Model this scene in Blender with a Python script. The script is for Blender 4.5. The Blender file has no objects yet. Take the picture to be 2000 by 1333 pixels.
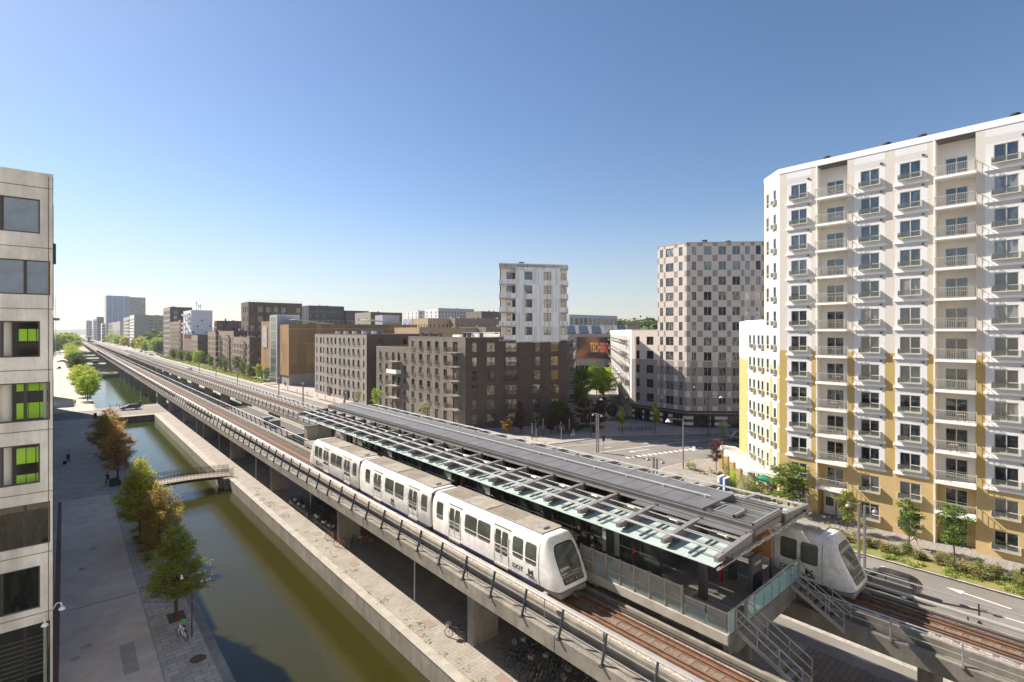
import bpy, math, random
import numpy as np
from mathutils import Vector, Matrix
R=math.radians; PI=math.pi
random.seed(7)
S=bpy.context.scene
COL=S.collection
# ---------------------------------------------------------------- camera
cam=bpy.data.cameras.new('camera'); co=bpy.data.objects.new('camera',cam); COL.objects.link(co)
cam.sensor_width=36; cam.lens=18; cam.shift_y=-0.00925; cam.clip_start=0.1; cam.clip_end=20000
co.location=(0,0,21.5); co.rotation_euler=(R(90),0,-math.atan2(.658,.753))
S.camera=co
# ---------------------------------------------------------------- light
SUN=Vector((-.38,1.1,1.0)).normalized()
elev=math.asin(SUN.z)
w=bpy.data.worlds.new('World'); S.world=w; w.use_nodes=True
nt=w.node_tree; bg=nt.nodes['Background']; sk=nt.nodes.new('ShaderNodeTexSky'); sk.sky_type='NISHITA'
sk.sun_disc=False; sk.sun_elevation=elev; sk.sun_rotation=math.atan2(SUN.x,SUN.y); sk.air_density=1.0; sk.dust_density=.25; sk.ozone_density=1.6; sk.altitude=0
gm=nt.nodes.new('ShaderNodeGamma'); gm.inputs[1].default_value=1.0; hs=nt.nodes.new('ShaderNodeHueSaturation'); hs.inputs['Saturation'].default_value=1.1
nt.links.new(sk.outputs[0],gm.inputs[0]); nt.links.new(gm.outputs[0],hs.inputs['Color']); 
wt=nt.nodes.new('ShaderNodeTexCoord'); ws=nt.nodes.new('ShaderNodeSeparateXYZ'); wr=nt.nodes.new('ShaderNodeMapRange'); wm=nt.nodes.new('ShaderNodeMix'); wm.data_type='RGBA'
nt.links.new(wt.outputs['Generated'],ws.inputs[0]); nt.links.new(ws.outputs[2],wr.inputs[0]); wr.inputs[1].default_value=0; wr.inputs[2].default_value=.22; wr.inputs[3].default_value=.6; wr.inputs[4].default_value=0
nt.links.new(wr.outputs[0],wm.inputs[0]); tm=nt.nodes.new('ShaderNodeMix'); tm.data_type='RGBA'; tm.blend_type='MULTIPLY'; tm.inputs[0].default_value=1; tm.inputs[7].default_value=(.84,.82,.86,1); nt.links.new(hs.outputs[0],tm.inputs[6]); nt.links.new(tm.outputs[2],wm.inputs[6]); wm.inputs[7].default_value=(3.6,3.75,4.0,1); nt.links.new(wm.outputs[2],bg.inputs[0]); bg.inputs[1].default_value=.06
sl=bpy.data.lights.new('sun','SUN'); so=bpy.data.objects.new('sun',sl); COL.objects.link(so)
sl.energy=4.3; sl.angle=R(.5); sl.color=(1,.91,.8); so.rotation_euler=(-SUN).to_track_quat('-Z','Y').to_euler(); so.location=(0,0,120)
vs=S.view_settings; vs.view_transform='Standard'; vs.look='None'; vs.exposure=1.4; vs.gamma=1
# ---------------------------------------------------------------- helpers
def tag(o,label=None,cat=None,group=None,kind=None):
    if label: o['label']=label
    if cat: o['category']=cat
    if group: o['group']=group
    if kind: o['kind']=kind
    return o
def thing(name,label,cat,loc=(0,0,0),rz=0,group=None):
    o=bpy.data.objects.new(name,None); COL.objects.link(o); o.empty_display_size=.3
    o.location=loc; o.rotation_euler=(0,0,rz); return tag(o,label,cat,group)
class MB:
    def __init__(s): s.v=[]; s.f=[]; s.m=[]; s.uv=[]
    def face(s,pts,m=0,uv=None):
        n=len(s.v); s.v+=[tuple(p) for p in pts]; s.f.append(tuple(range(n,n+len(pts)))); s.m.append(m)
        s.uv.append(uv)
    def box(s,x0,x1,y0,y1,z0,z1,m=0,xf=None):
        c=[(x0,y0,z0),(x1,y0,z0),(x1,y1,z0),(x0,y1,z0),(x0,y0,z1),(x1,y0,z1),(x1,y1,z1),(x0,y1,z1)]
        if xf: c=[xf(p) for p in c]
        n=len(s.v); s.v+=c
        for q in ((0,3,2,1),(4,5,6,7),(0,1,5,4),(1,2,6,5),(2,3,7,6),(3,0,4,7)):
            s.f.append(tuple(n+i for i in q)); s.m.append(m); s.uv.append(None)
        return s
    def prism(s,poly,z0,z1,m=0,mt=None,xf=None):
        k=len(poly); n=len(s.v); mt=m if mt is None else mt
        a=sum(poly[i][0]*poly[(i+1)%k][1]-poly[(i+1)%k][0]*poly[i][1] for i in range(k))
        if a<0: poly=poly[::-1]
        c=[(p[0],p[1],z0) for p in poly]+[(p[0],p[1],z1) for p in poly]
        if xf: c=[xf(p) for p in c]
        s.v+=c
        s.f.append(tuple(n+i for i in range(k))[::-1]); s.m.append(m); s.uv.append(None)
        s.f.append(tuple(n+k+i for i in range(k))); s.m.append(mt); s.uv.append(None)
        for i in range(k):
            j=(i+1)%k; s.f.append((n+i,n+j,n+k+j,n+k+i)); s.m.append(m); s.uv.append(None)
        return s
    def tube(s,p,q,r,n=6,r2=None,m=0,cap=True):
        p=Vector(p); q=Vector(q); d=q-p
        if d.length<1e-6: return s
        d.normalize(); a=d.orthogonal().normalized(); b=d.cross(a); r2=r if r2 is None else r2; k=len(s.v)
        for (c,rr) in ((p,r),(q,r2)):
            for i in range(n):
                t=2*PI*i/n; s.v.append(tuple(c+(a*math.cos(t)+b*math.sin(t))*rr))
        for i in range(n):
            j=(i+1)%n; s.f.append((k+i,k+j,k+n+j,k+n+i)); s.m.append(m); s.uv.append(None)
        if cap:
            s.f.append(tuple(k+i for i in range(n))[::-1]); s.m.append(m); s.uv.append(None)
            s.f.append(tuple(k+n+i for i in range(n))); s.m.append(m); s.uv.append(None)
        return s
    def path(s,pts,r,n=6,m=0):
        for a,b in zip(pts,pts[1:]): s.tube(a,b,r,n,m=m)
        return s
    def bar(s,p,q,w,h,m=0):
        p=Vector(p); q=Vector(q); d=(q-p).normalized(); up=Vector((0,0,1))
        if abs(d.z)>.95: up=Vector((0,1,0))
        a=d.cross(up).normalized()*(w/2); b=a.cross(d).normalized()*(h/2); k=len(s.v)
        for c in (p,q):
            for e in (-a-b,a-b,a+b,-a+b): s.v.append(tuple(c+e))
        for f in ((0,1,2,3),(7,6,5,4),(0,4,5,1),(1,5,6,2),(2,6,7,3),(3,7,4,0)): s.f.append(tuple(k+i for i in f)); s.m.append(m); s.uv.append(None)
        return s
    def sphere(s,c,r,nu=10,nv=6,m=0,v0=0,v1=PI,sz=1):
        k=len(s.v)
        for j in range(nv+1):
            t=v0+(v1-v0)*j/nv
            for i in range(nu):
                a=2*PI*i/nu; s.v.append((c[0]+r*math.sin(t)*math.cos(a),c[1]+r*math.sin(t)*math.sin(a),c[2]+r*math.cos(t)*sz))
        for j in range(nv):
            for i in range(nu):
                i2=(i+1)%nu; s.f.append((k+j*nu+i,k+(j+1)*nu+i,k+(j+1)*nu+i2,k+j*nu+i2)); s.m.append(m); s.uv.append(None)
        return s
    def ring(s,c,ax,rr,r,n=14,m=0):
        c=Vector(c); ax=Vector(ax).normalized(); a=ax.orthogonal().normalized(); b=ax.cross(a)
        P=[c+(a*math.cos(2*PI*i/n)+b*math.sin(2*PI*i/n))*rr for i in range(n)]
        for i in range(n): s.tube(P[i],P[(i+1)%n],r,4,m=m,cap=False)
        return s
    def mesh(s,name,mats,off=(0,0,0),smooth=False):
        me=bpy.data.meshes.new(name); ox,oy,oz=off
        me.from_pydata([(x-ox,y-oy,z-oz) for x,y,z in s.v],[],s.f)
        for mt in (mats if isinstance(mats,(list,tuple)) else [mats]): me.materials.append(mt)
        me.polygons.foreach_set('material_index',s.m)
        if any(u is not None for u in s.uv):
            L=me.uv_layers.new(name='uv'); i=0
            for f,u in zip(s.f,s.uv):
                for k in range(len(f)):
                    L.data[i].uv=u[k] if u is not None else (0,0); i+=1
        if smooth: me.polygons.foreach_set('use_smooth',[True]*len(s.f))
        me.update(); return me
    def build(s,name,mats,parent=None,world=True,smooth=False,bevel=0,sub=0,loc=None,rot=None):
        off=(0,0,0)
        if parent is not None and world:
            p=parent
            while p is not None: off=tuple(a+b for a,b in zip(off,p.location)); p=p.parent
        me=s.mesh(name,mats,off,smooth); o=bpy.data.objects.new(name,me); COL.objects.link(o)
        if parent is not None: o.parent=parent
        if loc: o.location=loc
        if rot: o.rotation_euler=rot
        if bevel:
            b=o.modifiers.new('bevel','BEVEL'); b.width=bevel; b.segments=2; b.limit_method='ANGLE'
        if sub: b=o.modifiers.new('sub','SUBSURF'); b.levels=sub; b.render_levels=sub
        return o
def inst(me,name,parent=None,loc=(0,0,0),rz=0,sc=None):
    o=bpy.data.objects.new(name,me); COL.objects.link(o)
    if parent is not None: o.parent=parent
    o.location=loc; o.rotation_euler=(0,0,rz)
    if sc: o.scale=sc
    return o
def dup(root,loc,rz=0,label=None,group=None,sc=None):
    r=root.copy(); COL.objects.link(r); r.location=loc; r.rotation_euler=(0,0,rz)
    if label: r['label']=label
    if group: r['group']=group
    if sc: r.scale=sc
    for ch in list(root.children):
        c=ch.copy(); COL.objects.link(c); c.parent=r
        for g in ch.children:
            d=g.copy(); COL.objects.link(d); d.parent=c
    return r
# ---------------------------------------------------------------- materials
class NT:
    def __init__(s,name):
        s.mat=bpy.data.materials.new(name); s.mat.use_nodes=True; s.t=s.mat.node_tree
        s.b=s.t.nodes['Principled BSDF']; s.out=s.t.nodes['Material Output']
    def n(s,ty,**kw):
        x=s.t.nodes.new(ty)
        for k,v in kw.items():
            if k in x.inputs: s.setin(x.inputs[k],v)
            else: setattr(x,k,v)
        return x
    def setin(s,i,v):
        if isinstance(v,bpy.types.NodeSocket): s.t.links.new(v,i)
        else: i.default_value=v
    def ramp(s,fac,stops,interp='LINEAR'):
        r=s.n('ShaderNodeValToRGB'); cr=r.color_ramp; cr.interpolation=interp
        while len(cr.elements)<len(stops): cr.elements.new(.5)
        for e,(p,c) in zip(cr.elements,stops): e.position=p; e.color=c if len(c)==4 else (*c,1)
        s.t.links.new(fac,r.inputs[0]); return r.outputs[0]
    def mix(s,a,b,f,mode='MIX'):
        x=s.n('ShaderNodeMix',data_type='RGBA',blend_type=mode)
        s.setin(x.inputs[0],f); s.setin(x.inputs[6],a); s.setin(x.inputs[7],b); return x.outputs[2]
    def noise(s,vec,scale,detail=4,rough=.55):
        x=s.n('ShaderNodeTexNoise'); x.inputs['Scale'].default_value=scale; x.inputs['Detail'].default_value=detail; x.inputs['Roughness'].default_value=rough
        s.t.links.new(vec,x.inputs['Vector']); return x.outputs[0]
    def math(s,op,a,b=0,c=0):
        x=s.n('ShaderNodeMath',operation=op); s.setin(x.inputs[0],a); s.setin(x.inputs[1],b); s.setin(x.inputs[2],c); return x.outputs[0]
    def map(s,vec,sc=(1,1,1),loc=(0,0,0),rot=(0,0,0)):
        x=s.n('ShaderNodeMapping'); x.inputs['Scale'].default_value=sc; x.inputs['Location'].default_value=loc; x.inputs['Rotation'].default_value=rot
        s.t.links.new(vec,x.inputs[0]); return x.outputs[0]
def c4(c): return (*c,1) if len(c)==3 else c
def mat(name,col,rough=.7,col2=None,ns=1.5,metal=0,bump=0,bs=30,streak=0,brick=None,spec=.5,co='Object',alpha=1,trans=0,detail=5,dirt=0,lo=.3,hi=.7):
    m=NT(name); b=m.b; tc=m.n('ShaderNodeTexCoord').outputs[co]
    b.inputs['Roughness'].default_value=rough; b.inputs['Metallic'].default_value=metal; b.inputs['Specular IOR Level'].default_value=spec
    cur=c4(col); h=None
    if brick:
        bt=m.n('ShaderNodeTexBrick'); sc,bw,rh,mo,cb,cm=brick
        m.t.links.new(m.map(tc,(1,1,1)),bt.inputs['Vector']); bt.inputs['Scale'].default_value=sc; bt.inputs['Brick Width'].default_value=bw; bt.inputs['Row Height'].default_value=rh
        bt.inputs['Mortar Size'].default_value=mo; bt.inputs['Color1'].default_value=c4(col); bt.inputs['Color2'].default_value=c4(cb); bt.inputs['Mortar'].default_value=c4(cm)
        cur=bt.outputs[0]; h=bt.outputs[1]
    if col2 is not None:
        f=m.ramp(m.noise(tc,ns,detail),[(lo,(0,0,0)),(hi,(1,1,1))])
        cur=m.mix(cur,c4(col2),f)
    if streak:
        f=m.ramp(m.noise(m.map(tc,(1,1,.12) if co=='Object' else (1,.12,1)),streak,5,.7),[(.42,(0,0,0)),(.75,(1,1,1))])
        cur=m.mix(cur,c4(tuple(x*.42 for x in col[:3])),m.math('MULTIPLY',f,.75))
    if dirt:
        f=m.ramp(m.noise(tc,dirt,8,.7),[(.35,(1,1,1)),(.7,(.72,.7,.66))])
        cur=m.mix(cur,f,1.0,'MULTIPLY')
    m.setin(b.inputs['Base Color'],cur)
    if bump:
        bp=m.n('ShaderNodeBump'); bp.inputs['Strength'].default_value=bump; bp.inputs['Distance'].default_value=.03
        m.t.links.new(m.noise(tc,bs,4) if h is None else m.math('SUBTRACT',1.0,h),bp.inputs['Height']); m.t.links.new(bp.outputs[0],b.inputs['Normal'])
    if alpha<1: b.inputs['Alpha'].default_value=alpha
    if trans: b.inputs['Transmission Weight'].default_value=trans
    return m.mat
def panemat(name,dark,mid,light,ps=(.45,.75),ior=1.9,rough=.04):
    m=NT(name); oi=m.n('ShaderNodeObjectInfo').outputs['Random']; tc=m.n('ShaderNodeTexCoord').outputs['Object']
    base=m.ramp(oi,[(0,dark),(ps[0],mid),(ps[1],light)],'CONSTANT')
    ad=m.n('ShaderNodeVectorMath',operation='ADD'); m.t.links.new(tc,ad.inputs[0]); cx=m.n('ShaderNodeCombineXYZ'); m.t.links.new(m.math('MULTIPLY',oi,97),cx.inputs[0]); m.t.links.new(m.math('MULTIPLY',oi,31),cx.inputs[2]); m.t.links.new(cx.outputs[0],ad.inputs[1])
    f=m.ramp(m.noise(m.map(ad.outputs[0],(1.6,1,.5)),1.3,3),[(.48,(1,1,1)),(.52,(.35,.36,.36))])
    m.setin(m.b.inputs['Base Color'],m.mix(base,f,1,'MULTIPLY'))
    m.b.inputs['Roughness'].default_value=rough; m.b.inputs['IOR'].default_value=ior
    return m.mat
W_=(.8,.8,.8)
def text_mesh(s_,size,mt,ext=.003,off=.006):
    c=bpy.data.curves.new('lettering','FONT'); c.body=s_; c.size=size; c.extrude=ext; c.align_x='CENTER'; c.offset=off
    o=bpy.data.objects.new('tmp',c); COL.objects.link(o); dg=bpy.context.evaluated_depsgraph_get(); me=bpy.data.meshes.new_from_object(o.evaluated_get(dg)); bpy.data.objects.remove(o); me.materials.clear(); me.materials.append(mt); return me
MAT=dict(
 conc=mat('concrete',(0.288,0.264,0.224),.85,(0.192,0.176,0.148),.5,streak=1.3,bump=.3,bs=8,dirt=1.1),
 concd=mat('pier_concrete',(.33,.31,.28),.85,(.2,.19,.17),.35,streak=.9,bump=.2,bs=6,dirt=.8),
 conclt=mat('light_concrete',(0.4,0.372,0.32),.8,(0.304,0.28,0.24),.8,bump=.2,bs=12,dirt=.9),
 office=mat('office_concrete',(0.789,0.786,0.756),.8,(0.7,0.694,0.666),.9,bump=.25,bs=25,dirt=.4,streak=.5),
 joint=mat('joint_sealant',(.16,.12,.08),.9),
 asph=mat('asphalt',(.56,.465,.375),.9,(.66,.555,.45),.25,bump=.4,bs=60,dirt=.45),
 road=mat('road_asphalt',(0.216,0.2,0.18),.9,(0.172,0.16,0.144),.18,bump=.3,bs=50,dirt=.25),
 pave=mat('paving_slabs',(0.32,0.288,0.248),.85,None,brick=(1,.6,.3,.012,(0.276,0.248,0.212),(0.16,0.14,0.12)),bump=.25,dirt=.6),
 paved=mat('dark_paving',(0.504,0.448,0.398),.85,None,brick=(1,1.0,.5,.018,(0.416,0.372,0.32),(0.177,0.154,0.129)),bump=.3,dirt=.7),
 setts=mat('brick_paving',(0.184,0.148,0.132),.85,None,brick=(1,.8,.35,.02,(0.152,0.124,0.112),(0.08,0.068,0.06)),bump=.4,dirt=.6),
 redbrk=mat('red_brick_strip',(0.24,0.096,0.072),.85,None,brick=(1,.22,.08,.006,(0.176,0.072,0.056),(0.08,0.048,0.04)),bump=.3),
 kerb=mat('kerb_stone',(0.4,0.376,0.328),.8,(0.32,0.296,0.256),2,dirt=2),
 white=mat('road_paint',(.75,.73,.68),.7,(.6,.58,.54),3),
 ballast=mat('ballast_stone',(0.5,0.414,0.336),.9,(0.251,0.204,0.164),9,bump=1,bs=11,lo=.38,hi=.6,detail=2),
 ballastd=mat('ballast_dark',(.2,.15,.11),.9,(.1,.075,.055),7,bump=1,bs=11,detail=2),
 rust=mat('rusty_rail',(0.196,0.105,0.06),.75,(0.111,0.06,0.036),3,bump=.2),
 steel=mat('rail_steel',(.16,.15,.14),.45,metal=.6),
 galv=mat('galvanised_steel',(.5,.49,.47),.4,(.42,.41,.39),4,metal=.7),
 alu=mat('aluminium_tray',(0.472,0.453,0.42),.35,(0.407,0.387,0.361),2,metal=.4),
 dsteel=mat('blue_grey_steel',(.06,.07,.09),.5,metal=.4),
 gsteel=mat('grey_painted_steel',(.24,.225,.225),.45,(.2,.19,.19),3,metal=.25),
 dgrey=mat('dark_grey_metal',(.055,.055,.055),.5),
 black=mat('black_rubber',(.014,.014,.014),.6),
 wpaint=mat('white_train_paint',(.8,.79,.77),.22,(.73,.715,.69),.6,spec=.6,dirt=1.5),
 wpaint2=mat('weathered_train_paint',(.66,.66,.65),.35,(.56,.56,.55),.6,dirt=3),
 wtrim=mat('white_paint',(0.874,0.851,0.806),.5),
 navy=mat('navy_paint',(.02,.03,.13),.4),
 tglass=mat('train_glass',(.045,.05,.045),.04,(.1,.105,.085),.9,spec=.9),
 troof=mat('train_roof_panel',(.24,.205,.165),.75,(.16,.135,.105),1.1,dirt=2),
 troof2=mat('train_roof_grey',(.33,.31,.27),.7,(.25,.22,.17),1.3,dirt=2),
 mint=mat('frosted_mint_glass',(0.452,0.533,0.49),.35,(0.399,0.475,0.431),.6,spec=.6,alpha=.8),
 teal=mat('teal_glass',(.28,.47,.49),.12,(.22,.4,.42),.4,spec=.7),
 mesh=mat('wet_glass_fence',(.3,.32,.29),.1,(.24,.26,.24),.4,alpha=.4,spec=.8),
 clear=mat('clear_dark_glass',(.06,.075,.07),.05,(.1,.12,.11),.5,alpha=.5,spec=.9),
 clear2=mat('clear_glass',(.16,.18,.16),.04,alpha=.3,spec=.9),
 roofdk=mat('station_roof_felt',(.125,.13,.14),.75,(.105,.108,.118),.4,dirt=.7),
 granite=mat('platform_granite',(0.237,0.218,0.19),.6,None,brick=(1,1.2,.6,.008,(0.209,0.19,0.171),(0.133,0.123,0.114)),dirt=.8),
 red=mat('red_enamel',(.33,.02,.03),.35),
 redb=mat('red_sign',(.6,.05,.04),.5),
 blue=mat('blue_sign',(.05,.14,.38),.4),
 orange=mat('orange_paint',(.55,.13,.02),.5),
 skin=mat('skin',(.5,.3,.21),.6),
 cream=mat('cream_brick',(.66,.62,.55),.85,None,brick=(1,.24,.085,.012,(.62,.58,.515),(.53,.495,.44)),bump=.6,co='UV'),
 creamp=mat('cream_render',(.72,.69,.64),.85,(.68,.65,.6),.5,co='UV'),
 wpanel=mat('white_panel',(0.694,0.679,0.675),.7,(0.656,0.642,0.638),.4,co='UV'),
 wrough=mat('white_textured_panel',(0.638,0.618,0.6),.8,(0.525,0.507,0.487),9,bump=1,bs=9,co='UV',detail=2),
 yel=mat('yellow_brick',(.52,.375,.14),.85,None,brick=(1,.24,.085,.012,(.48,.34,.12),(.4,.285,.11)),bump=.6,co='UV'),
 yelp=mat('yellow_render',(.54,.395,.185),.85,(.5,.365,.165),2,bump=.4,bs=12,co='UV'),
 frame=mat('cream_window_frame',(.52,.5,.42),.5),
 frdk=mat('dark_window_frame',(.035,.035,.035),.5),
 frgr=mat('grey_window_frame',(.2,.2,.2),.5),
 frbr=mat('brown_window_frame',(.05,.04,.03),.5),
 brk=mat('grey_brown_brick',(0.24,0.198,0.162),.88,None,brick=(1,.24,.08,.01,(0.204,0.168,0.138),(0.264,0.228,0.198)),bump=.4,co='UV',dirt=.7),
 brk2=mat('pale_grey_brick',(.36,.32,.285),.88,None,brick=(1,.24,.08,.01,(.32,.285,.25),(.37,.34,.31)),bump=.4,co='UV',dirt=.5),
 brkdk=mat('dark_brown_brick',(0.115,0.0837,0.0702),.88,None,brick=(1,.24,.08,.01,(0.0945,0.0702,0.0607),(0.149,0.121,0.108)),bump=.4,co='UV',dirt=.6),
 brkred=mat('red_brown_brick',(.22,.115,.075),.88,None,brick=(1,.24,.08,.01,(.19,.1,.065),(.24,.17,.13)),bump=.4,co='UV',dirt=.6),
 brktan=mat('tan_brick',(.31,.235,.17),.88,None,brick=(1,.24,.08,.01,(.28,.21,.15),(.33,.27,.21)),bump=.4,co='UV',dirt=.6),
 brkyel=mat('far_yellow_brick',(.46,.34,.2),.88,(.4,.29,.17),.3,co='UV'),
 ckl=mat('light_tile',(0.741,0.655,0.571),.8,None,brick=(1,.6,.1,.008,(0.702,0.616,0.535),(0.437,0.385,0.34)),bump=.3,co='UV'),
 ckd=mat('dark_tile',(0.38,0.324,0.287),.8,None,brick=(1,.6,.1,.008,(0.351,0.302,0.266),(0.213,0.185,0.162)),bump=.3,co='UV'),
 band=mat('brown_band',(.1,.07,.065),.8),
 zinc=mat('grey_metal_cladding',(.4,.41,.43),.6,(.36,.37,.39),.3),
 wclad=mat('white_cladding',(.66,.67,.69),.6,(.6,.61,.64),.15,co='UV'),
 beige=mat('beige_concrete',(.42,.39,.34),.85,(.37,.345,.3),.08,co='UV'),
 greyc=mat('grey_render',(.28,.27,.25),.85,(.25,.24,.225),.1,co='UV'),
 dkclad=mat('charcoal_cladding',(.04,.043,.05),.6,(.05,.053,.06),.1,co='UV'),
 felt=mat('roof_felt',(.19,.175,.16),.9,(.14,.13,.12),.3,dirt=.5),
 feltd=mat('dark_roof_felt',(.085,.08,.075),.9,(.11,.1,.09),.4,dirt=.8),
 sedum=mat('sedum_roof',(.5,.3,.05),.95,(.36,.25,.06),.8,bump=.8,bs=12),
 gravel=mat('tree_pit_soil',(.1,.06,.045),.95,(.14,.08,.06),6,bump=.6),
 cover=mat('rusty_cover',(.25,.19,.15),.8,(.19,.14,.11),9,bump=.3),
 covd=mat('grey_cover',(.2,.2,.2),.7),
 bark=mat('bark',(.075,.055,.04),.95,(.05,.037,.027),9,bump=.5),
 wood=mat('warm_wood',(.3,.2,.13),.8,(.22,.15,.1),4),
 black2=mat('glossy_black_paint',(.022,.022,.025),.18,spec=.8),
 grass=mat('grass_ground',(.13,.15,.035),.95,(.24,.2,.07),.6,bump=.8,bs=20),
 green=mat('green_canvas',(.01,.2,.12),.7),
 lred=mat('tail_light',(.7,.01,.03),.3),
 ppane=panemat('pane_blue',(.028,.036,.045),(.05,.065,.075),(.2,.205,.2),(.55,.85),2.3),
 dpane=panemat('pane_dark',(.012,.014,.013),(.05,.055,.05),(.3,.28,.22),(.5,.8),1.6),
 lpane=panemat('pane_light',(.05,.055,.06),(.2,.2,.18),(.42,.38,.3),(.35,.75),2.2),
 opglass=mat('office_glass',(.05,.06,.06),.03,alpha=.14,spec=.9),
 mpane=panemat('pane_mixed',(.03,.033,.03),(.1,.1,.085),(.3,.26,.17),(.4,.75),1.8),
)
# special materials
def mk_water():
    m=NT('canal_water'); tc=m.n('ShaderNodeTexCoord').outputs['Object']
    f=m.ramp(m.noise(tc,.045,4),[(.35,(.026,.024,.005)),(.7,(.035,.032,.008))])
    sp=m.n('ShaderNodeSeparateXYZ'); m.t.links.new(tc,sp.inputs[0]); g=m.n('ShaderNodeMapRange'); m.t.links.new(sp.outputs[1],g.inputs[0]); g.inputs[1].default_value=60; g.inputs[2].default_value=200
    f=m.mix(f,(.03,.05,.006,1),g.outputs[0])
    m.setin(m.b.inputs['Base Color'],f); m.b.inputs['Roughness'].default_value=.03; m.b.inputs['IOR'].default_value=1.33; m.b.inputs['Specular IOR Level'].default_value=.5
    bp=m.n('ShaderNodeBump'); bp.inputs['Strength'].default_value=.14; bp.inputs['Distance'].default_value=.05
    m.t.links.new(m.noise(m.map(tc,(1,2.2,1)),2.4,5,.6),bp.inputs['Height']); m.t.links.new(bp.outputs[0],m.b.inputs['Normal']); return m.mat
def mk_leaf(name,cols,tr=.45,rough=.6,ns=.5):
    m=NT(name); ge=m.n('ShaderNodeNewGeometry'); tc=m.n('ShaderNodeTexCoord').outputs['Object']
    f=m.noise(tc,ns,3); r=ge.outputs['Random Per Island']
    f=m.math('ADD',m.math('MULTIPLY',f,1.5),m.math('MULTIPLY_ADD',r,.5,-.5))
    n=len(cols); c=m.ramp(f,[(.2+.6*i/(n-1),k) for i,k in enumerate(cols)])
    c=m.mix(c,(.25,.3,.2,1),m.math('MULTIPLY',m.math('GREATER_THAN',r,.97),.4))
    m.setin(m.b.inputs['Base Color'],c); m.b.inputs['Roughness'].default_value=rough
    t=m.n('ShaderNodeBsdfTranslucent'); m.t.links.new(c,t.inputs[0]); mx=m.n('ShaderNodeMixShader'); mx.inputs[0].default_value=tr
    m.t.links.new(m.b.outputs[0],mx.inputs[1]); m.t.links.new(t.outputs[0],mx.inputs[2]); m.t.links.new(mx.outputs[0],m.out.inputs[0]); return m.mat
LEAF=dict(
 olive=mk_leaf('olive_green_leaves',[(0.188,0.146,0.0248),(0.244,0.293,0.033),(0.3,0.37,0.0495)]),
 lime=mk_leaf('yellow_green_leaves',[(0.3,0.18,0.03),(0.45,0.48,0.045),(0.6,0.645,0.075)]),
 limemix=mk_leaf('lime_and_brown_leaves',[(0.288,0.162,0.03),(0.468,0.446,0.045),(0.684,0.75,0.06)]),
 brown=mk_leaf('russet_leaves',[(0.225,0.109,0.0324),(0.495,0.261,0.063),(0.608,0.413,0.09)]),
 brownmix=mk_leaf('russet_and_green_leaves',[(0.27,0.135,0.036),(0.427,0.27,0.054),(0.383,0.383,0.054)]),
 green=mk_leaf('mid_green_leaves',[(0.075,0.12,0.0225),(0.135,0.21,0.033),(0.225,0.3,0.0525)]),
 dgreen=mk_leaf('dark_green_leaves',[(0.0375,0.0675,0.015),(0.075,0.12,0.0225),(0.12,0.18,0.03)]),
 bright=mk_leaf('bright_green_leaves',[(0.195,0.255,0.03),(0.36,0.48,0.045),(0.495,0.63,0.075)]),
 purple=mk_leaf('dark_purple_leaves',[(0.0585,0.0292,0.0312),(0.117,0.0546,0.0488),(0.176,0.0878,0.0683)]),
 silver=mk_leaf('pale_olive_leaves',[(0.3,0.33,0.165),(0.45,0.465,0.255),(0.6,0.6,0.33)]),
 hedge=mk_leaf('hedge_leaves',[(0.135,0.15,0.0375),(0.285,0.27,0.09),(0.45,0.36,0.18)]),
 grass=mk_leaf('grass_blades',[(0.18,0.24,0.045),(0.3,0.36,0.0675),(0.45,0.45,0.135)]),
)
WATER=mk_water()
def mk_stripes(name,cols,sx,sz):
    m=NT(name); uv=m.n('ShaderNodeTexCoord').outputs['UV']; sp=m.n('ShaderNodeSeparateXYZ'); m.t.links.new(uv,sp.inputs[0])
    a=m.math('FLOOR',m.math('MULTIPLY',sp.outputs[0],sx)); b=m.math('FLOOR',m.math('MULTIPLY',sp.outputs[1],sz)); cx=m.n('ShaderNodeCombineXYZ')
    m.t.links.new(a,cx.inputs[0]); m.t.links.new(b,cx.inputs[1]); wn=m.n('ShaderNodeTexWhiteNoise'); m.t.links.new(cx.outputs[0],wn.inputs[0])
    m.setin(m.b.inputs['Base Color'],m.ramp(wn.outputs[0],[(i/len(cols),c) for i,c in enumerate(cols)],'CONSTANT')); m.b.inputs['Roughness'].default_value=.65
    bp=m.n('ShaderNodeBump'); bp.inputs['Distance'].default_value=.06; bp.inputs['Strength'].default_value=.6; m.t.links.new(wn.outputs[0],bp.inputs['Height']); m.t.links.new(bp.outputs[0],m.b.inputs['Normal']); return m.mat
MAT['stripe']=mk_stripes('striped_white_cladding',[(.8,.8,.79),(.74,.735,.72),(.84,.84,.83),(.6,.595,.58)],5.0,.31)
MAT['copper']=mk_stripes('copper_mesh_cladding',[(.31,.175,.06),(.28,.16,.055),(.34,.19,.065),(.22,.13,.05)],.42,.12)
MAT['copper2']=mk_stripes('bronze_mesh_cladding',[(.22,.14,.05),(.25,.155,.055),(.19,.125,.045),(.28,.175,.06)],.3,.12)
MAT['rusty']=mk_stripes('brown_mesh_cladding',[(.13,.095,.065),(.11,.08,.055),(.155,.11,.075),(.09,.065,.045)],1.2,.3)
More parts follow.
